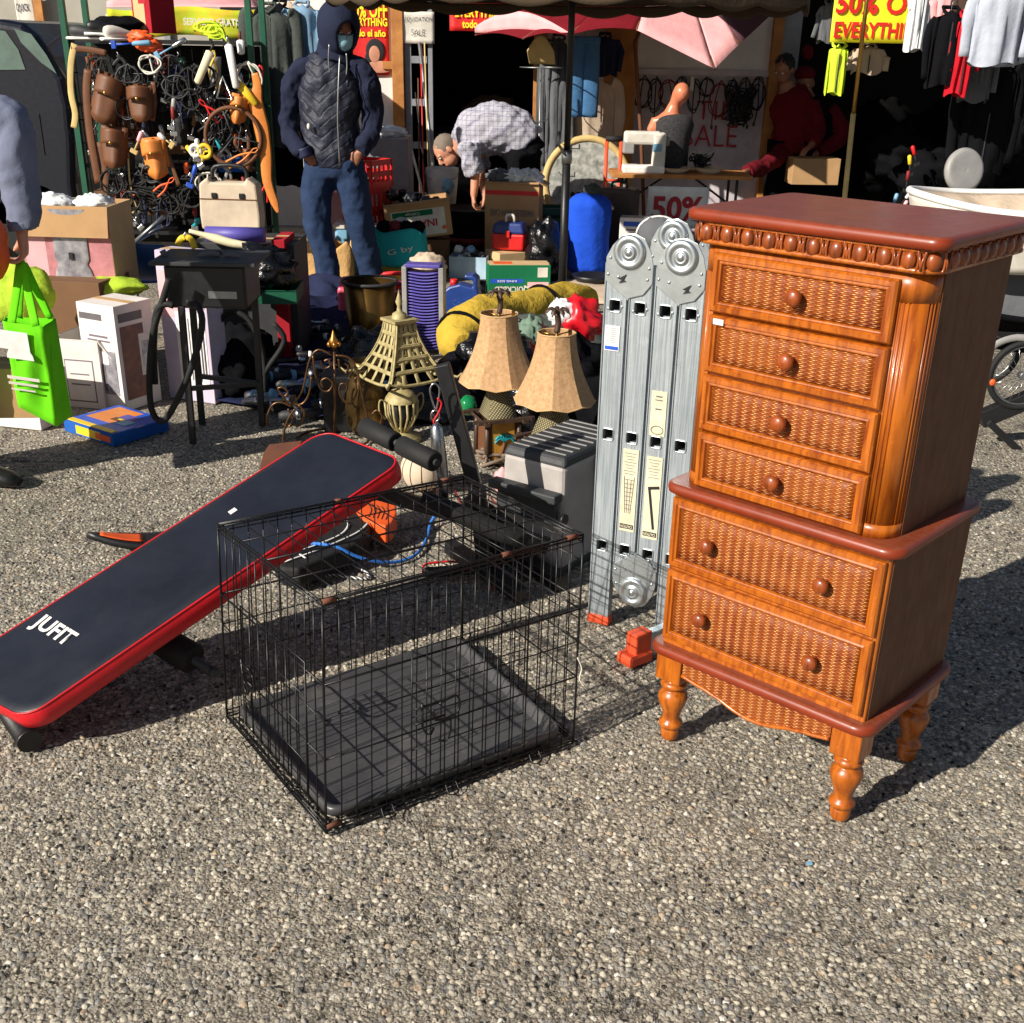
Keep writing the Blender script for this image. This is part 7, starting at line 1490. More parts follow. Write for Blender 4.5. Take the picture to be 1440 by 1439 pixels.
# tan box with two-tone toolbox
p = G(716, 392); t = carton('small plain tan box under the red and blue toolbox', p+Vector((0, .14, 0)), .30, .24, .19, R(28), 'cardboard_light', bev=.006)
q = p+Vector((.0, .14, .2)); t = thing('toolbox', 'small toolbox with blue lid and bright red base on the tan box', 'toolbox', q, R(-12)); b = MB(); b.box((0, 0, .06), (.24, .15, .12), top=1.06); b.build('base', m('red'), t, bevel=.015); b = MB(); b.box((0, 0, .16), (.255, .165, .08), top=.86); b.build('lid', m('navy'), t, bevel=.018); t.children[1].data.materials[0] = mat('lid_blue', (34, 54, 120), .4); b = MB(); b.tube(smoothpath([(-.03, 0, .2), (-.025, 0, .245), (.025, 0, .245), (.03, 0, .2)]), .012, 8); b.build('handle', m('offwhite'), t); b = MB(); b.box((0, -.088, .12), (.035, .012, .05)); b.build('latch', m('red'), t, bevel=.004)
# clear bin with metal parts
p = G(660, 392); t = thing('clear_bin', 'clear plastic bin of chrome fittings left of the green airbed box', 'bin', p+Vector((0, .12, 0)), R(-6)); b = MB(); mat('clear_blue', (170, 196, 214), .2)
for s in (-1, 1): b.box((s*.14, 0, .08), (.006, .24, .16)); b.box((0, s*.12, .08), (.28, .006, .16))
b.box((0, 0, .01), (.28, .24, .008)); b.build('bin_walls', m('clear_blue'), t); rng = random.Random(4)
for i in range(8):
    q = p+Vector((rng.uniform(-.1, .1), .12+rng.uniform(-.07, .07), .14+.03*(i % 3))); blob('chrome_fitting', 'chrome fitting in the clear bin, '+('front left', 'front', 'front right', 'left', 'centre', 'right', 'rear left', 'rear right')[i], 'fitting', q, (.035, .03, .03), ('steel', 'dull_steel', 'white', 'steel', 'black_plastic', 'light_blue', 'steel', 'rust')[i], .5, 4, seed=i, group='chrome fittings in the clear bin', n=14, mm=9)
# airbed box
p = G(728, 414); t = carton('green airbed carton lying upside down behind the yellow duffel bag', p+Vector((0, .12, 0)), .45, .2, .20, R(6), 'carton_green', bev=.004)
pface(t, .45, .2, .2, 'f', [(.3, .45, .52, .14, 'blue'), (.8, .3, .34, .22, 'carton_pink'), (.87, .75, .16, .34, 'offwhite')]); pface(t, .45, .2, .2, 't', [(.5, .5, .96, .9, 'cardboard_light'), (.25, .5, .3, .5, 'orange')])
text('QUICKBED', m('offwhite'), t, T(-.055, -.104, .035) @ FRONT @ RZ(PI), .25, .05, bold=.03); text('KING SIZE', m('white'), t, T(-.09, -.105, .09) @ FRONT @ RZ(PI), .14, .014, bold=.01)
# sleeping bag, suitcase, green crate, trash bag
p = G(826, 393); t = thing('sleeping_bag', 'bright blue rolled sleeping bag standing upright right of the umbrella pole', 'sleeping bag', p+Vector((0, .17, 0))); b = MB()
def fs(u, v):
    a = 2*PI*u; prof = min(1, (v/.10)**.5 if v < .10 else 1)*(1 if v < .85 else max(.12, max(0, 1-((v-.85)/.15)**2)**.5)); k_ = 1+.03*math.sin(a*9+v*3)*(.4+.6*(abs(v-.5)*2)**3)+.03*math.sin(v*11+a*2)
    return (.165*prof*k_*math.cos(a), .15*prof*k_*math.sin(a), .62*v)
b.sheet(fs, 48, 30, .004); b.build('bag_body', m('nylon_blue'), t); b = MB(); b.ell((0.02, 0, .63), (.07, .06, .05), amp=.5, fr=5); b.build('drawstring_top', m('cloth_greygreen'), t); b = MB(); b.tube([(.13, -.085, .05), (.135, -.08, .55)], .004, 6); b.build('seam', m('navy'), t)
p = G(868, 385); t = thing('suitcase', 'dark brown upright suitcase behind the blue sleeping bag', 'suitcase', (p.x, 9.5, 0), R(-20)); b = MB(); b.box((0, 0, .32), (.3, .2, .60)); b.build('case_body', m('brown'), t, bevel=.03); t.children[0].data.materials[0] = mat('case_brown', (70, 56, 46), .6); b = MB(); b.tube(smoothpath([(-.06, 0, .61), (-.05, 0, .66), (.05, 0, .66), (.06, 0, .61)]), .01, 8); b.build('handle', m('black_plastic'), t)
for x in (-.1, .1): b = MB(); b.tube([(x-.015, 0, .02), (x+.015, 0, .02)], .02, 12); b.build('wheel', m('rubber'), t)
t = carton('white carton with blue print between the suitcase and the ladder top', (Y(890, 330, 9.2).x, 9.2, 0), .2, .15, Y(890, 305, 9.2).z, R(-10), 'carton_white'); pface(t, .2, .15, Y(890, 305, 9.2).z, 'f', [(.5, .9, .7, .08, 'blue'), (.5, .8, .5, .03, 'print_text')])
t = thing('plastic_crate', 'dark green slatted crate behind the black rubbish sack', 'crate', (Y(770, 320, 9.7).x, 9.7, 0)); hz = Y(770, 283, 9.7).z; b = MB()
for z in [.1+.08*i for i in range(int((hz-.1)/.08)+1)]:
    for s in (-1, 1): b.box((0, s*.13, z), (.3, .01, .05)); b.box((s*.15, 0, z), (.01, .26, .05))
for s in (-1, 1):
    for r__ in (-1, 1): b.box((s*.15, r__*.13, hz/2), (.02, .02, hz))
b.build('basket', m('green'), t); b = MB(); b.box((0, 0, .06), (.29, .25, .01)); b.build('floor', m('green'), t)
for i, (px, py, yy, r_, lb) in enumerate(((765, 350, 9.0, (.13, .12, .2), 'shiny black rubbish sack between the tan box and the umbrella pole'), (762, 385, 8.85, (.12, .1, .12), 'lower half-empty black sack beside the umbrella pole'), (700, 520, 5.9, (.26, .2, .2), 'large black bag behind the left lampshade'), (640, 555, 5.6, (.18, .16, .16), 'black bag on the ground left of the lamps'), (755, 590, 5.2, (.2, .16, .16), 'black bag between the two lamp bases'), (806, 530, 5.7, (.18, .16, .2), 'tall black bag right of the second lampshade'), (600, 590, 5.35, (.2, .14, .14), 'slumped black bag behind the pagoda lantern'), (560, 560, 5.8, (.22, .18, .2), 'black bag behind the brass vase'), (480, 575, 5.6, (.2, .16, .2), 'black bag behind the scrolled iron stand'), (830, 590, 4.9, (.16, .12, .16), 'black bag behind the grey step box'), (520, 520, 6.2, (.2, .2, .22), 'black bag under the brass bucket'))):
    blob('black_bag', lb, 'bag', Y(px, py, yy), r_, ('bag_black', 'cloth_black')[i % 2], .4, 2.6, seed=i+60, z0=.01)
# yellow duffel
b = MB(); P = [(655, 516, 6.2), (648, 484, 6.35), (668, 460, 6.5), (706, 448, 6.75), (750, 440, 6.95), (795, 427, 7.2), (830, 420, 7.4)]
pts = [Y(a, c, d) for a, c, d in P]; c0 = pts[3].copy(); c0.z = 0
pts = [Vector((q.x, q.y, max(.14, q.z)))-c0 for q in pts]; t = thing('duffel_bag', 'long yellow nylon duffel bag with black straps curving behind the two lamps', 'duffel bag', c0)
limb(b, pts, [.06, .14, .155, .15, .14, .13, .07], 28, k=8); b.v = [(x+.012*noise.noise(Vector((x*9, y*9, z*9))), y, z+.02*noise.noise(Vector((x*12, y*12, z*12+5)))) for x, y, z in b.v]; b.build('bag_body', m('nylon_yellow'), t)
sp_ = smoothpath(pts, 8)
for k_ in (10, 34):
    q = sp_[k_]; d = (sp_[k_+1]-sp_[k_-1]).normalized(); x, yv = frame(d); b = MB(); b.tube([q+(x*math.cos(a)+yv*math.sin(a))*.148 for a in [2*PI*i/28 for i in range(28)]], .010, 8, True); b.build('strap', m('cloth_black'), t)
blob('bag', 'red and white patterned plastic bag behind the second lamp', 'bag', Y(812, 452, 6.0), (.13, .11, .12), 'red', .45, 2.5, seed=5); COL.objects[-1].data.materials[0] = mat('red_white_bag', (210, 20, 36), .35, var=.05, scale=6, rgb2=(216, 30, 44), bump=.004, bs=12)
blob('bag', 'white printed plastic tucked beside the red bag', 'bag', Y(790, 440, 5.95), (.07, .05, .07), 'plastic_white', .35, 3, seed=6)
blob('tarp', 'dark green tarpaulin bundle under the yellow duffel bag', 'tarp', Y(760, 485, 6.4), (.35, .2, .16), 'cloth_greygreen', .4, 3, seed=7, z0=.01)
blob('tarp', 'pale green crumpled cloth between the lampshades', 'cloth', Y(745, 475, 6.0), (.1, .08, .1), 'cloth_greygreen', .5, 4, seed=17); COL.objects[-1].data.materials[0] = fabric('sage', (110, 132, 116))
tubes('tent_pole', 'thin black and yellow pole lying across the dark cloth between the lamps', 'pole', 6.0, [(728, 450), (750, 458), (772, 475)], .01, 'black_plastic')
blob('tan_tarp', 'flat tan tarpaulin spread right of the umbrella pole', 'tarp', G(830, 418)+Vector((0, .1, .01)), (.45, .35, .06), 'cloth_beige', .3, 3, seed=9, z0=.003)
p = G(832, 408); t = thing('frying_pan', 'shallow black pan on the tan tarpaulin beside the ladder', 'pan', p+Vector((0, 0, .06))); b = MB(); b.lathe([(0, .0), (.11, 0), (.15, .05), (.145, .05), (.105, .008), (0, .008)], 28); b.build('pan_body', m('black_plastic'), t); b = MB(); b.bar((.14, 0, .04), (.3, .05, .06), .03, .012); b.build('handle', m('black_plastic'), t)
blob('glass_bottle', 'green glass float between the left lamp and the black post', 'ornament', Y(658, 570, 4.9), (.04, .04, .045), 'bottle_green', .05)
t = thing('wicker_basket', 'small white wire basket behind the ladder top', 'basket', Y(925, 330, 6.5)); b = MB(); b.ell((0, 0, 0), (.12, .1, .1), amp=.2); b.build('cover', m('cloth_grey'), t); b = MB(); b.tube([(.12*math.cos(a), -.03, .1*math.sin(a)) for a in [PI*i/12 for i in range(13)]], .006, 6); b.build('hoop', m('white'), t)
t['label'] = 'dark grey padded helmet shaped cover with a pale hoop, behind the ladder top'; t['category'] = 'cover'; t.name = 'padded_cover'

# jugs, bottle, brass bucket, purple rack, red tool cases
p = G(648, 447); t = thing('fuel_jug', 'dark blue plastic jug with moulded handle behind the purple rack', 'jug', p+Vector((0, .09, 0)), R(-8)); b = MB()
b.prism([(-.12, 0), (.12, 0), (.125, .14), (.115, .19), (.115, .25), (.085, .27), (.03, .27), (.03, .245), (.085, .235), (.085, .19), (0, .21), (-.07, .19), (-.12, .15)], -.06, .06, M=FRONT); b.build('jug_body', m('navy'), t, bevel=.012); t.children[0].data.materials[0] = mat('jug_blue', (32, 62, 130), .4); b = MB(); b.tube([(-.05, 0, .19), (-.05, 0, .23)], .025, 14); b.build('cap', m('red'), t); text('Coleman', mat('jug_relief', (52, 88, 160), .4), t, T(.02, -.062, .09) @ FRONT, .13, .035, bold=.01)
p = G(675, 440); t = thing('spray_bottle', 'brown plastic bottle with black cap right of the blue jug', 'bottle', p+Vector((0, .05, 0))); b = MB(); b.lathe([(0, 0), (.04, 0), (.042, .1), (.035, .13), (0, .13)], 18); b.build('bottle_body', m('brown'), t); b = MB(); b.lathe([(.038, .13), (.04, .2), (0, .205)], 18); b.build('cap', m('black_plastic'), t)
p = G(518, 492); t = thing('brass_bucket', 'tall tarnished brass bucket with a dark rim behind the scrolled iron stand', 'bucket', p+Vector((0, .16, 0))); b = MB(); b.lathe([(0, 0), (.115, 0), (.125, .03), (.155, .36), (.15, .36), (.12, .03), (0, .02)], 40); b.build('bucket_wall', m('brass'), t); mm_ = mat('tarnished_brass', (150, 112, 56), .32, .9, scale=3, rgb2=(96, 70, 40)); t.children[0].data.materials[0] = mm_; b = MB(); b.lathe([(.152, .352), (.168, .36), (.166, .372), (.15, .372)], 40); b.build('rim', m('dark_grey'), t)
p = G(512, 615); t = thing('brass_vase', 'dark antique brass vase on the asphalt under the pagoda lantern', 'vase', p+Vector((0, .1, 0))); b = MB(); b.lathe([(0, 0), (.07, 0), (.085, .03), (.1, .12), (.085, .24), (.06, .29), (.07, .33), (.06, .33), (0, .28)], 32); b.build('vase_body', mat('antique_brass', (84, 66, 40), .3, .8, scale=5, rgb2=(130, 104, 64)), t)
t = thing('stout_bottle', 'stubby dark grey bottle standing in front of the pink case', 'bottle', Y(542, 412, 7.3)+Vector((0, 0, -.2))); b = MB(); b.lathe([(0, 0), (.05, 0), (.052, .16), (.045, .22), (.02, .27), (0, .275)], 20); b.build('bottle_body', m('dark_grey'), t)
for i, (px, py, yy, w_, h_, mt, lb) in enumerate(((508, 430, 7.3, .28, .28, 'carton_pink', 'pink plastic carry case behind the brass bucket'), (562, 470, 7.0, .22, .5, 'dark_red', 'dark pink carry case behind the purple rack'), (560, 412, 7.7, .24, .2, 'red', 'bright red carry case handle up behind the purple rack'))):
    p = Y(px, py, yy); t = thing('carry_case', lb, 'case', (p.x, yy, 0), 0); zt = Y(px, (402, 410, 395)[i], yy).z; cm_ = mat('case_col%d' % i, ((206, 84, 110), (160, 60, 84), (206, 40, 44))[i], .45)
    b = MB(); b.box((0, 0, zt/2), (w_, .12, zt)); b.build('case_body', cm_, t, bevel=.02); b = MB(); b.tube(smoothpath([(-w_*.38, -.02, zt-.01), (-w_*.36, -.02, zt+.045), (w_*.36, -.02, zt+.045), (w_*.38, -.02, zt-.01)]), .014, 10); b.build('handle', cm_, t)
    b = MB(); b.box((0, -.062, zt*.55), (w_*.8, .004, zt*.5)); b.build('side_panel', m('dark_grey') if i else cm_, t)
def rack():
    p = G(597, 497); t = thing('slatted_rack', 'upright rack of purple plastic slats between two white posts, right of the pagoda lantern', 'rack', p+Vector((0, .04, 0)), R(-6)); zt = Y(597, 376, p.y).z
    for s in (-1, 1): b = MB(); b.box((s*.105, 0, zt/2), (.028, .10, zt)); b.build('side_post', m('grey_plastic'), t, bevel=.004)
    for i in range(26):
        z = .03+(zt-.06)*i/25; b = MB(); b.sheet(lambda u, v: ((u-.5)*.18, -.04+.08*v, z-.012*math.sin(PI*u)+.01*v), 6, 2, .005); b.build('slat', m('purple'), t)
    b = MB(); b.box((0, 0, zt+.005), (.2, .1, .02)); b.build('top_bar', m('purple'), t, bevel=.005)
rack()

# ================================================================= LAMPS
def table_lamp(px, py_top, py_bot, y, label, seed):
    a, c = Y(px, py_top, y), Y(px, py_bot, y); t = thing('table_lamp', label, 'lamp', (a.x, y, 0), seed*.35, 'pair of palm tree table lamps'); z1, z0 = a.z-.0, c.z+.012
    s_ = S(y, .5); r1, r0 = 27/s_, 58/s_
    k = NT('parchment%d' % seed); f = k.noise(60, 5, .7); k.set(Base_Color=k.ramp(f, [(.35, lin((164, 126, 86))), (.65, lin((196, 158, 116)))]), Roughness=.8); k.bump(k.noise(200, 3), .0008)
    k.b.inputs['Transmission Weight'].default_value = 0
    b = MB(); N = 8; prof = []
    for i in range(11): v = i/10; prof.append((r0+(r1-r0)*(1-(1-v)**1.75), z0+(z1-z0)*v))
    vs = []; 
    for r_, z in prof:
        for k_ in range(N*4):
            a_ = 2*PI*k_/(N*4); sc = 1/math.cos(((a_ % (2*PI/N))-PI/N))*math.cos(PI/N); q_ = .55; rr_ = r_*(1-q_+q_*sc)
            w_ = .006*math.sin(a_*N/2)**2*(1-(z-z0)/(z1-z0)); vs.append((rr_*math.cos(a_), rr_*math.sin(a_), z-.012*math.sin(a_*N/2)**2*(1-(z-z0)/(z1-z0))))
    n = N*4; fs = [(i*n+k_, i*n+(k_+1) % n, (i+1)*n+(k_+1) % n, (i+1)*n+k_) for i in range(10) for k_ in range(n)]; b.add(vs, fs, False); sh = b.build('lamp_shade', k.m, t)
    so_ = sh.modifiers.new('s', 'SOLIDIFY'); so_.thickness = .003
    b = MB(); b.tube([vs[10*n+k_] for k_ in range(n)], .003, 6, True); b.build('top_trim', m('tan'), sh); b = MB(); b.tube([vs[k_] for k_ in range(n)], .003, 6, True); b.build('bottom_trim', m('tan'), sh)
    b = MB(); b.tube([(0, 0, z0-.08), (0, 0, z1+.03)], .006, 8)
    for k_ in range(3): a_ = 2*PI*k_/3; b.tube([(0, 0, z1-.01), (r1*.95*math.cos(a_), r1*.95*math.sin(a_), z1-.004)], .003, 6)
    b.build('harp', m('brass'), t)
    b = MB(); b.ell((0, 0, z0+.10), (.03, .03, .045)); b.build('bulb', m('white'), t)
    f_ = MB(); f_.tube(smoothpath([(0, 0, z1+.0), (.006, 0, z1+.04), (-.002, 0, z1+.075)]), .012, 8)
    for k_ in range(7): a_ = 2*PI*k_/7; f_.tube(smoothpath([(0, 0, z1+.075), (.03*math.cos(a_), .03*math.sin(a_), z1+.092), (.052*math.cos(a_), .052*math.sin(a_), z1+.07)]), [.009]*4+[.010]*3+[.004]*2, 6, flat=.5)
    f_.build('palm_finial', mat('bronze', (84, 66, 56), .5, .4), t)
    # base: log frame with thatched hut and palm picture
    zr = z0-.02; b = MB(); b.lathe([(.035, zr), (.05, zr-.03), (.092, zr-.135)], 4, rot=PI/4); k2 = NT('thatch%d' % seed); sp = k2.n('SeparateXYZ'); k2.link(k2.co, sp.inputs[0])
    w1 = k2.math('SINE', k2.math('MULTIPLY', sp.outputs['Z'], 520)); w2 = k2.math('SINE', k2.math('MULTIPLY', k2.math('ADD', sp.outputs['X'], sp.outputs['Y']), 420)); w_ = k2.math('MULTIPLY', w1, w2)
    k2.set(Base_Color=k2.ramp(w_, [(.2, lin((92, 84, 60))), (.6, lin((186, 176, 132)))]), Roughness=.7); k2.bump(w_, .003, .8)
    b.build('thatched_roof', k2.m, t)
    zb = zr-.135; b = MB()
    for s in (-1, 1):
        for q_ in (-1, 1): b.bar((s*.135, q_*.08, zb-.002), (-s*.0-s*.12, q_*.095, zb-.004), .014, .014); b.bar((q_*.08, s*.12, zb-.006), (q_*.09, -s*.12, zb-.006), .014, .014)
    b.build('eave_logs', m('bronze'), t)
    b = MB(); b.box((0, 0, zb-.105), (.135, .135, .19)); hb = b.build('hut_box', m('brown'), t)
    b = MB(); b.box((0, -.07, zb-.10), (.1, .006, .165)); pic = b.build('picture_panel', mat('palm_picture', (206, 160, 60), .5, scale=20, rgb2=(170, 110, 40)), hb)
    b = MB(); b.tube([(-.01, -.076, zb-.17), (.005, -.077, zb-.10)], .006, 6); b.build('painted_trunk', m('brown'), pic)
    b = MB()
    for k_ in range(6): a_ = -.3+PI*1.2*k_/5; b.tube(smoothpath([(.005, -.077, zb-.095), (.005+.025*math.cos(a_), -.078, zb-.078+.015*math.sin(a_)), (.005+.045*math.cos(a_), -.077, zb-.095+.02*math.sin(a_))]), .005, 6)
    b.build('painted_fronds', m('teal'), pic)
    for s in (-1, 1):
        for q_ in (-1, 1): b = MB(); b.tube([(s*.07, q_*.07, zb), (s*.075, q_*.075, 0.0)], .011, 8); b.build('corner_post', m('bronze'), t)
    rng = random.Random(seed); b = MB(); zq = max(.06, zb-.2)
    for i in range(26):
        a1, a2 = Vector((rng.uniform(-.12, .12), rng.uniform(-.12, .0), rng.uniform(.01, zq))), Vector((rng.uniform(-.12, .12), rng.uniform(-.12, .0), rng.uniform(.01, zq))); b.tube([a1, (a1+a2)/2+Vector((0, -.02, .01)), a2], .007, 6)
    b.build('twig_base', mat('driftwood', (120, 104, 90), .8, scale=30), t)
table_lamp(702, 441, 537, 4.75, 'table lamp with parchment shade and palm tree base, the left and farther one', 1)
table_lamp(783, 468, 565, 4.45, 'table lamp with parchment shade, right one beside the ladder', 2)
# ================================================================= PAGODA LANTERN
def pagoda():
    y = 5.0; o = Vector((Y(566, 630, y).x, y, 0)); t = thing('pagoda_lantern', 'cream iron pagoda lantern with an open lattice shade and slotted globe body', 'lantern', o, R(38)); zt, zb = Y(566, 452, y).z, Y(566, 530, y).z
    cr = mat('cream_iron', (198, 184, 132), .6, .1, scale=40, rgb2=(150, 136, 92), bump=.001)
    def half(v): return .045+.085*(1-v)**1.8+.02*(1-v)
    for s in range(4):
        M_ = RZ(s*PI/2); b = MB()
        def f(u, v): h_ = half(v); return ((u-.5)*2*h_, -h_-.0, zb+(zt-zb)*v+(.02*(abs(u-.5)*2)**3 if v < .05 else 0))
        nu, nv = 4, 5
        for i in range(nu+1): b.tube([M_ @ Vector(f(i/nu, j/8)) for j in range(9)], .010, 8, flat=.3, side=M_ @ Vector((1, 0, 0)))
        for j in range(nv+1): b.tube([M_ @ Vector(f(i/8, j/nv)) for i in range(9)], .007, 6)
        for j in range(1, nv): b.tube([M_ @ Vector(f(i/8, (j+.12)/nv)) for i in range(9)], .006, 6)
        b.tube([M_ @ Vector(f(1, 0)), M_ @ Vector((half(0)+.03, -half(0)-.03, zb+.012)), M_ @ Vector((half(0)+.045, -half(0)-.045, zb+.03))], .006, 6)
        b.build('lattice_panel', cr, t)
    b = MB(); b.box((0, 0, zt+.008), (.12, .12, .012)); b.lathe([(.035, 0), (.03, .02), (.012, .03), (.008, .05), (.016, .07), (.006, .1), (.0, .125)], 14, (0, 0, zt+.014)); b.build('finial', cr, t)
    b = MB(); b.lathe([(.02, zb+.0), (.03, zb-.03), (.012, zb-.045), (.014, zb-.06)], 14); b.build('neck', cr, t)
    zc = zb-.14; b = MB(); b.lathe([(.02, zc+.085), (.05, zc+.075), (.072, zc+.045), (.074, zc+.03)], 24); b.build('globe_cap', cr, t)
    for k_ in range(14):
        a = 2*PI*k_/14; b = MB(); b.tube([(.074*math.cos(a), .074*math.sin(a), zc+.03), (.07*math.cos(a+.06), .07*math.sin(a+.06), zc-.03), (.045*math.cos(a), .045*math.sin(a), zc-.08), (.02*math.cos(a), .02*math.sin(a), zc-.115)], .006, 6); b.build('globe_rib', cr, t)
    b = MB(); b.ell((0, 0, zc-.01), (.05, .05, .085)); b.build('inner_glass', m('black_plastic'), t)
    for s in (-1, 1): b = MB(); b.tube(smoothpath([(s*.07, 0, zc+.03), (s*.11, 0, zc+.05), (s*.115, 0, zc), (s*.085, 0, zc-.04)]), .004, 6); b.build('side_scroll', cr, t)
    b = MB(); b.lathe([(.0, 0), (.09, 0), (.085, .02), (.03, .035), (.02, max(.06, zc-.115))], 20); b.build('foot', cr, t)
pagoda()
# ================================================================= SCROLLED IRON STAND
def scroll():
    y = 4.95; p = G(470, 650); o = Vector((Y(470, 640, y).x, y, 0)); t = thing('iron_plant_stand', 'scrolled bronze iron stand with a pineapple finial beside the bench top', 'iron stand', o); br = mat('bronze_iron', (128, 92, 56), .38, .75, scale=30, rgb2=(78, 58, 46))
    def v(px, py, d=0): return Y(px, py, y+d)-o
    b = MB(); b.tube([v(470, 495), v(471, 560), v(470, 640), Vector((0, 0, 0))], .0055, 8); b.build('stem', br, t)
    b = MB(); z = v(469, 480); b.lathe([(0, -.03), (.012, -.028), (.02, -.01), (.018, .008), (.01, .02), (.004, .04), (0, .05)], 12, z)
    for k_ in range(5): a = 2*PI*k_/5; b.ell(z+Vector((.022*math.cos(a), .022*math.sin(a), -.012)), (.010, .010, .012), n=8, m=6)
    b.build('pineapple_finial', mat('bronze_gold', (176, 124, 60), .35, .8), t)
    rng = random.Random(2)
    arms = [[(467, 500), (448, 492), (436, 505), (430, 530), (425, 550), (415, 565), (407, 570)], [(472, 500), (490, 503), (502, 520), (508, 550), (515, 580), (522, 597), (533, 598), (537, 585), (530, 577), (523, 583)],
        [(440, 500), (444, 530), (452, 548), (462, 550), (468, 540), (460, 532), (452, 536), (454, 545)], [(500, 530), (500, 555), (492, 568), (482, 562), (477, 550), (480, 540), (488, 542), (486, 552)],
        [(450, 508), (455, 518), (464, 515), (462, 506), (456, 508)], [(476, 505), (478, 518), (486, 525), (490, 516), (484, 511)], [(438, 530), (434, 555), (425, 568), (412, 568), (408, 560), (416, 556)],
        [(407, 570), (396, 555), (391, 547), (398, 545), (405, 552), (400, 558)], [(410, 572), (395, 566), (383, 570), (376, 585), (376, 600)], [(415, 575), (405, 590), (399, 610), (397, 632)], [(420, 570), (428, 580), (424, 596), (416, 600)], [(405, 575), (412, 590), (406, 600), (398, 596)]]
    for i, P in enumerate(arms):
        d = (.0, -.02, -.06, .05, -.04, .03, -.08, -.1, -.12, -.14, -.1, -.12)[i]; b = MB(); b.tube(smoothpath([v(a, c, d) for a, c in P], 5), .0048, 8); b.build('scroll', br, t)
    b = MB(); b.tube([(.16*math.cos(a), .16*math.sin(a), .01) for a in [2*PI*k_/28 for k_ in range(28)]], .006, 8, True); b.build('base_ring', br, t)
    b = MB(); p1 = G(395, 640, .05)-o; b.prism([(-.08, 0), (.1, 0), (.08, .09), (-.06, .07)], -.06, .06, M=T(p1.x, p1.y, .005) @ FRONT); b.build('side_bracket', m('rust'), t)
scroll()
tubes('amber_flask', 'small amber cone ornament lying under the scrolled iron stand', 'ornament', 4.75, [(375, 655), (390, 645), (402, 640)], [.026, .02, .008], 'leather_orange')

# ================================================================= GREY STEP TOOLBOX
def step_box():
    B_ = G(783, 800); c = B_+Vector((.03, .20, 0)); rz = R(-36); t = thing('rolling_toolbox', 'grey plastic step toolbox with ribbed dark lid, left of the ladder', 'toolbox', c, rz); zt = Y(783, 640, B_.y+.04).z
    w_, d_ = .27, .44
    rzm = Matrix.Rotation(rz, 3, 'Z')
    b = MB(); b.box((0, 0, zt*.5), (w_, d_, zt*.94), top=.93); b.build('body', mat('step_grey', (168, 162, 158), .5), t, bevel=.02, seg=3)
    b = MB(); b.box((0, 0, zt*.985), (w_*.95, d_*.95, .035), top=.92); b.build('lid', m('dark_grey'), t, bevel=.012)
    for k_ in range(9): b = MB(); b.box((0, -d_*.38+d_*.095*k_, zt*.985+.0185), (w_*.78, .006, .003)); b.build('lid_rib', m('grey_plastic'), t)
    b = MB(); b.box((0, d_*.05, zt+.004), (.14, .07, .01)); b.build('lid_handle', m('black_plastic'), t, bevel=.004)
    b = MB(); b.box((0, -d_/2-.03, zt*.72), (w_*1.02, .05, .03)); b.box((0, -d_/2-.012, zt*.6), (w_*.9, .02, .11)); b.build('front_tray', m('dark_grey'), t, bevel=.006)
    b = MB(); b.box((w_/2-.004, d_*.12, zt*.6), (.02, .16, .3*zt/.48)); b.box((w_/2+.0, d_*.12, zt*.86), (.03, .16, .06)); b.build('side_bin', m('grey_plastic'), t, bevel=.008)
    for s in (-.1, .12): b = MB(); b.tube([(w_/2+.001, s-.12, zt*.62+s*.4), (w_/2+.012, s-.12, zt*.62+s*.4)], .02, 14); b.build('wheel', m('black_plastic'), t)
    b = MB(); b.box((0, 0, .012), (w_*1.03, d_*1.02, .024)); b.build('foot_rim', m('dark_grey'), t, bevel=.004)
step_box()
p = G(705, 660, .1); t = thing('shell_ornament', 'small pinkish shell standing left of the grey step toolbox', 'ornament', p); b = MB(); b.ell((0, 0, 0), (.03, .03, .05), amp=.3, fr=5); b.ell((.005, 0, .03), (.015, .015, .03)); b.build('shell', m('umbrella_pink'), t); t.location.z = .05

# ================================================================= DARK TOOL PILE ON THE TARP
def tarp():
    A, B_, C, D = G(255, 560), G(500, 600), G(520, 425), G(300, 420); b = MB()
    b.sheet(lambda u, v: tuple((A.lerp(B_, u).lerp(D.lerp(C, u), v)+Vector((0, 0, .02+.07*max(0, noise.noise(Vector((u*5, v*6, 1))))+.22*math.exp(-((v-.8)/.12)**2)*(.5+.5*noise.noise(Vector((u*3, 2, 2)))))))), 50, 50, .004)
    c = G(380, 500); o = b.build('ground_tarp', m('tarp_navy'), None, loc=(c.x, c.y, 0)); tag(o, 'crumpled navy tarpaulin spread on the asphalt behind the bench, covered with tools', 'tarpaulin')
tarp()
rng = random.Random(9)
td = ['bicycle pump', 'torch', 'socket extension', 'grease gun', 'tripod tube', 'car jack handle', 'pipe wrench', 'folded tripod', 'shower head', 'drill bit case', 'air hose fitting', 'camera clamp', 'steel funnel', 'tow bar', 'hand vise', 'torque bar']
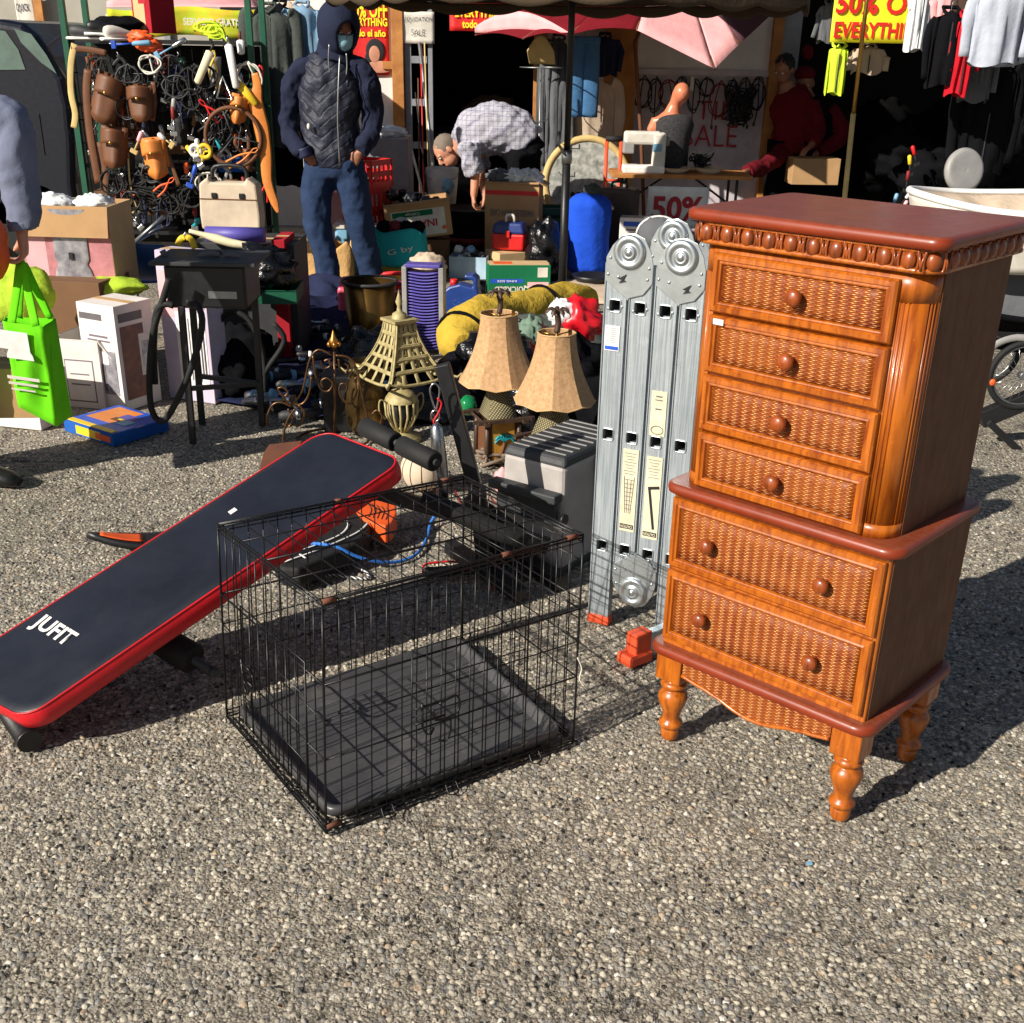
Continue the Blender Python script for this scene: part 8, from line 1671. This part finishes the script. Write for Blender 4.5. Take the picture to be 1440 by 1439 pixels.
for i in range(30):
    px, py = 322+(i*47) % 165, 440+(i*29) % 150
    q = G(px, py, .07); a = rng.uniform(-.5, .6); L = rng.uniform(.12, .3); d = Vector((math.cos(a), math.sin(a), rng.uniform(-.05, .25)))*L
    c1 = ('black_plastic', 'dull_steel', 'black_plastic', 'rubber', 'steel', 'dark_grey')[i % 6]; c2 = ('steel', 'dull_steel', 'white', 'steel', 'light_blue')[i % 5]
    t = thing(td[i % 16].replace(' ', '_'), '%s %s on the navy tarpaulin, %s %s' % (('black', 'silver', 'black', 'rubber black', 'chrome', 'grey')[i % 6], td[i % 16], ('near', 'middle', 'far')[0 if py > 540 else 1 if py > 490 else 2], ('left part', 'centre', 'right part')[0 if px < 375 else 1 if px < 430 else 2]), 'tool', q+Vector((0, 0, .0)), 0, 'tools on the navy tarpaulin')
    b = MB(); r_ = rng.uniform(.012, .026); b.tube([(0, 0, 0), d*.08, d*.6, d*.62, d], [r_*.6, r_, r_, r_*.6, r_*.5], 12); b.build('barrel', m(c1), t)
    b = MB(); b.tube([d*.98, d*1.12], [r_*1.25, r_*1.1], 12); b.build('head', m(c2), t); b = MB(); b.tube([d*.3, d*.38], r_*1.12, 12); b.build('collar', m(c2), t)
for i, (P, lb) in enumerate((([(325, 520), (350, 560), (375, 520), (400, 480), (385, 455)], 'black hose arching over the tarpaulin at centre'), ([(300, 470), (320, 440), (350, 450), (370, 500), (372, 560)], 'black hose hanging over the left of the tarpaulin'), ([(440, 505), (470, 500), (485, 520), (460, 535)], 'short black hose by the brass bucket'))):
    tubes('rubber_hose', lb, 'hose', 5.6, P, .014, 'rubber')
t = thing('loudspeaker', 'small square black cabinet standing behind the scrolled iron stand', 'cabinet', G(478, 612)+Vector((0, .12, 0)), R(6)); b = MB(); b.box((0, 0, .13), (.17, .16, .26)); b.build('cabinet', m('black_plastic'), t, bevel=.008); b = MB(); b.lathe([(.06, 0), (.05, .006), (.01, .002), (0, .004)], 24, M=T(0, -.082, .14) @ RX(PI/2)); b.build('speaker_cone', m('rubber'), t)
blob('crumpled_cloth', 'dark navy trousers in a heap behind the brass bucket', 'cloth', G(440, 435)+Vector((0, .1, .05)), (.35, .25, .14), 'cloth_navy', .4, 2.5, seed=31)
blob('crumpled_cloth', 'black jacket heaped beside the green tray', 'cloth', Y(372, 380, 6.1), (.16, .14, .12), 'bag_black', .5, 4, seed=32)
blob('crumpled_cloth', 'tan jacket folded beside the purple rack top', 'cloth', Y(602, 372, 8.2), (.12, .1, .08), 'cloth_beige', .3, 3, seed=33)
# ================================================================= PRAM BEHIND THE CHEST
def pram():
    y = 5.35; o = G(1450, 640); t = thing('pram', 'black framed pram with a spoked wheel and beige lined basket behind the wooden chest', 'pram', (o.x, o.y, 0)); o = Vector(t.location); y = o.y+.1
    def v(px, py, d=0): return Y(px, py, y+d)-o
    hub = v(1438, 528); R_ = 46/S(y, .4)
    for d in (-.0, .42):
        h = hub+Vector((0, d, 0)); b = MB(); b.tube([h+Vector((R_*math.cos(a), 0, R_*math.sin(a))) for a in [2*PI*i/40 for i in range(40)]], .014, 10, True); w_ = b.build('wheel', m('rubber'), t)
        b = MB(); b.tube([h+Vector((R_*.9*math.cos(a), 0, R_*.9*math.sin(a))) for a in [2*PI*i/40 for i in range(40)]], .006, 8, True); b.build('rim', m('dull_steel'), w_)
        b = MB()
        for k_ in range(20): a = 2*PI*k_/20; b.tube([h+Vector((.012*math.cos(a+.6), 0, .012*math.sin(a+.6))), h+Vector((R_*.9*math.cos(a), 0, R_*.9*math.sin(a)))], .0013, 5)
        b.build('spokes', m('steel'), w_); b = MB(); b.tube([h+Vector((0, -.02, 0)), h+Vector((0, .02, 0))], .016, 12); b.build('hub', m('dull_steel'), w_)
    
    for a_, c_, w__, h__ in ((v(1388, 592), v(1445, 645), .05, .03), (v(1378, 590, .02), v(1450, 560, .02), .05, .08), (v(1378, 590, .4), v(1480, 650, .4), .05, .04), (v(1480, 650, .0), v(1500, 480, 0), .04, .04)): b = MB(); b.bar(a_, c_, w__, h__); b.build('frame_bar', m('black_plastic'), t, bevel=.005)
    b = MB(); b.ell(v(1396, 538, -.03), (.014, .01, .016)); b.build('reflector', m('orange'), t)
    b = MB(); b.tube(smoothpath([v(1386, 505), v(1400, 485), v(1430, 475), v(1460, 480)]), .016, 8, flat=.5); b.build('mudguard', m('grey_plastic'), t)
    b = MB(); b.sheet(lambda u, w_: v(1385+150*u, 440+45*w_+10*math.sin(u*3), .4*w_), 14, 8, .02); b.build('seat', m('cloth_black'), t)
    c = v(1400, 283, .35); b = MB(); rx_, ry_ = .42, .42
    def fo(u, w_): a = 2*PI*u; k_ = .82+.18*w_; return (c.x+rx_*k_*math.cos(a)+.05, c.y+ry_*k_*math.sin(a), c.z-.26+.27*w_+.02*math.cos(a*2)*w_)
    b.sheet(fo, 48, 8, .012); b.build('basket_wall', m('offwhite'), t)
    b = MB(); b.sheet(lambda u, w_: (lambda a, k_: (c.x+rx_*k_*math.cos(a)+.05, c.y+ry_*k_*math.sin(a), c.z-.2+.205*w_**.6+.02*math.cos(a*2)*w_+.012*math.sin(a*11)*w_*(1-w_)*4))(2*PI*u, .1+.84*w_), 60, 12, .01); b.build('lining', m('cloth_beige'), t)
    b = MB(); b.tube([(c.x+rx_*math.cos(a)+.05, c.y+ry_*math.sin(a), c.z+.012+.02*math.cos(a*2)) for a in [2*PI*i/48 for i in range(48)]], .016, 10, True); b.build('basket_rim', m('white'), t)
    b = MB(); b.sheet(lambda u, w_: v(1376+110*u, 345+130*w_, .2-.1*u), 10, 10, .02); b.build('side_cloth', m('cloth_grey'), t)
    b = MB(); b.ell(v(1436, 338, .1), (.05, .05, .08), amp=.4); b.build('red_bundle', m('cloth_red'), t)
pram()
# litter on the asphalt
b = MB(); b.box((0, 0, .004), (.012, .008, .004)); o = b.build('litter_scrap', m('light_blue'), None); o.location = G(1138, 1216); tag(o, 'tiny blue plastic scrap on the asphalt in front of the chest', 'litter')
b = MB(); b.ell((0, 0, .004), (.006, .005, .003), n=8, m=5); o = b.build('litter_scrap', m('white'), None); o.location = G(841, 1124); tag(o, 'tiny white scrap on the asphalt right of the crate', 'litter')
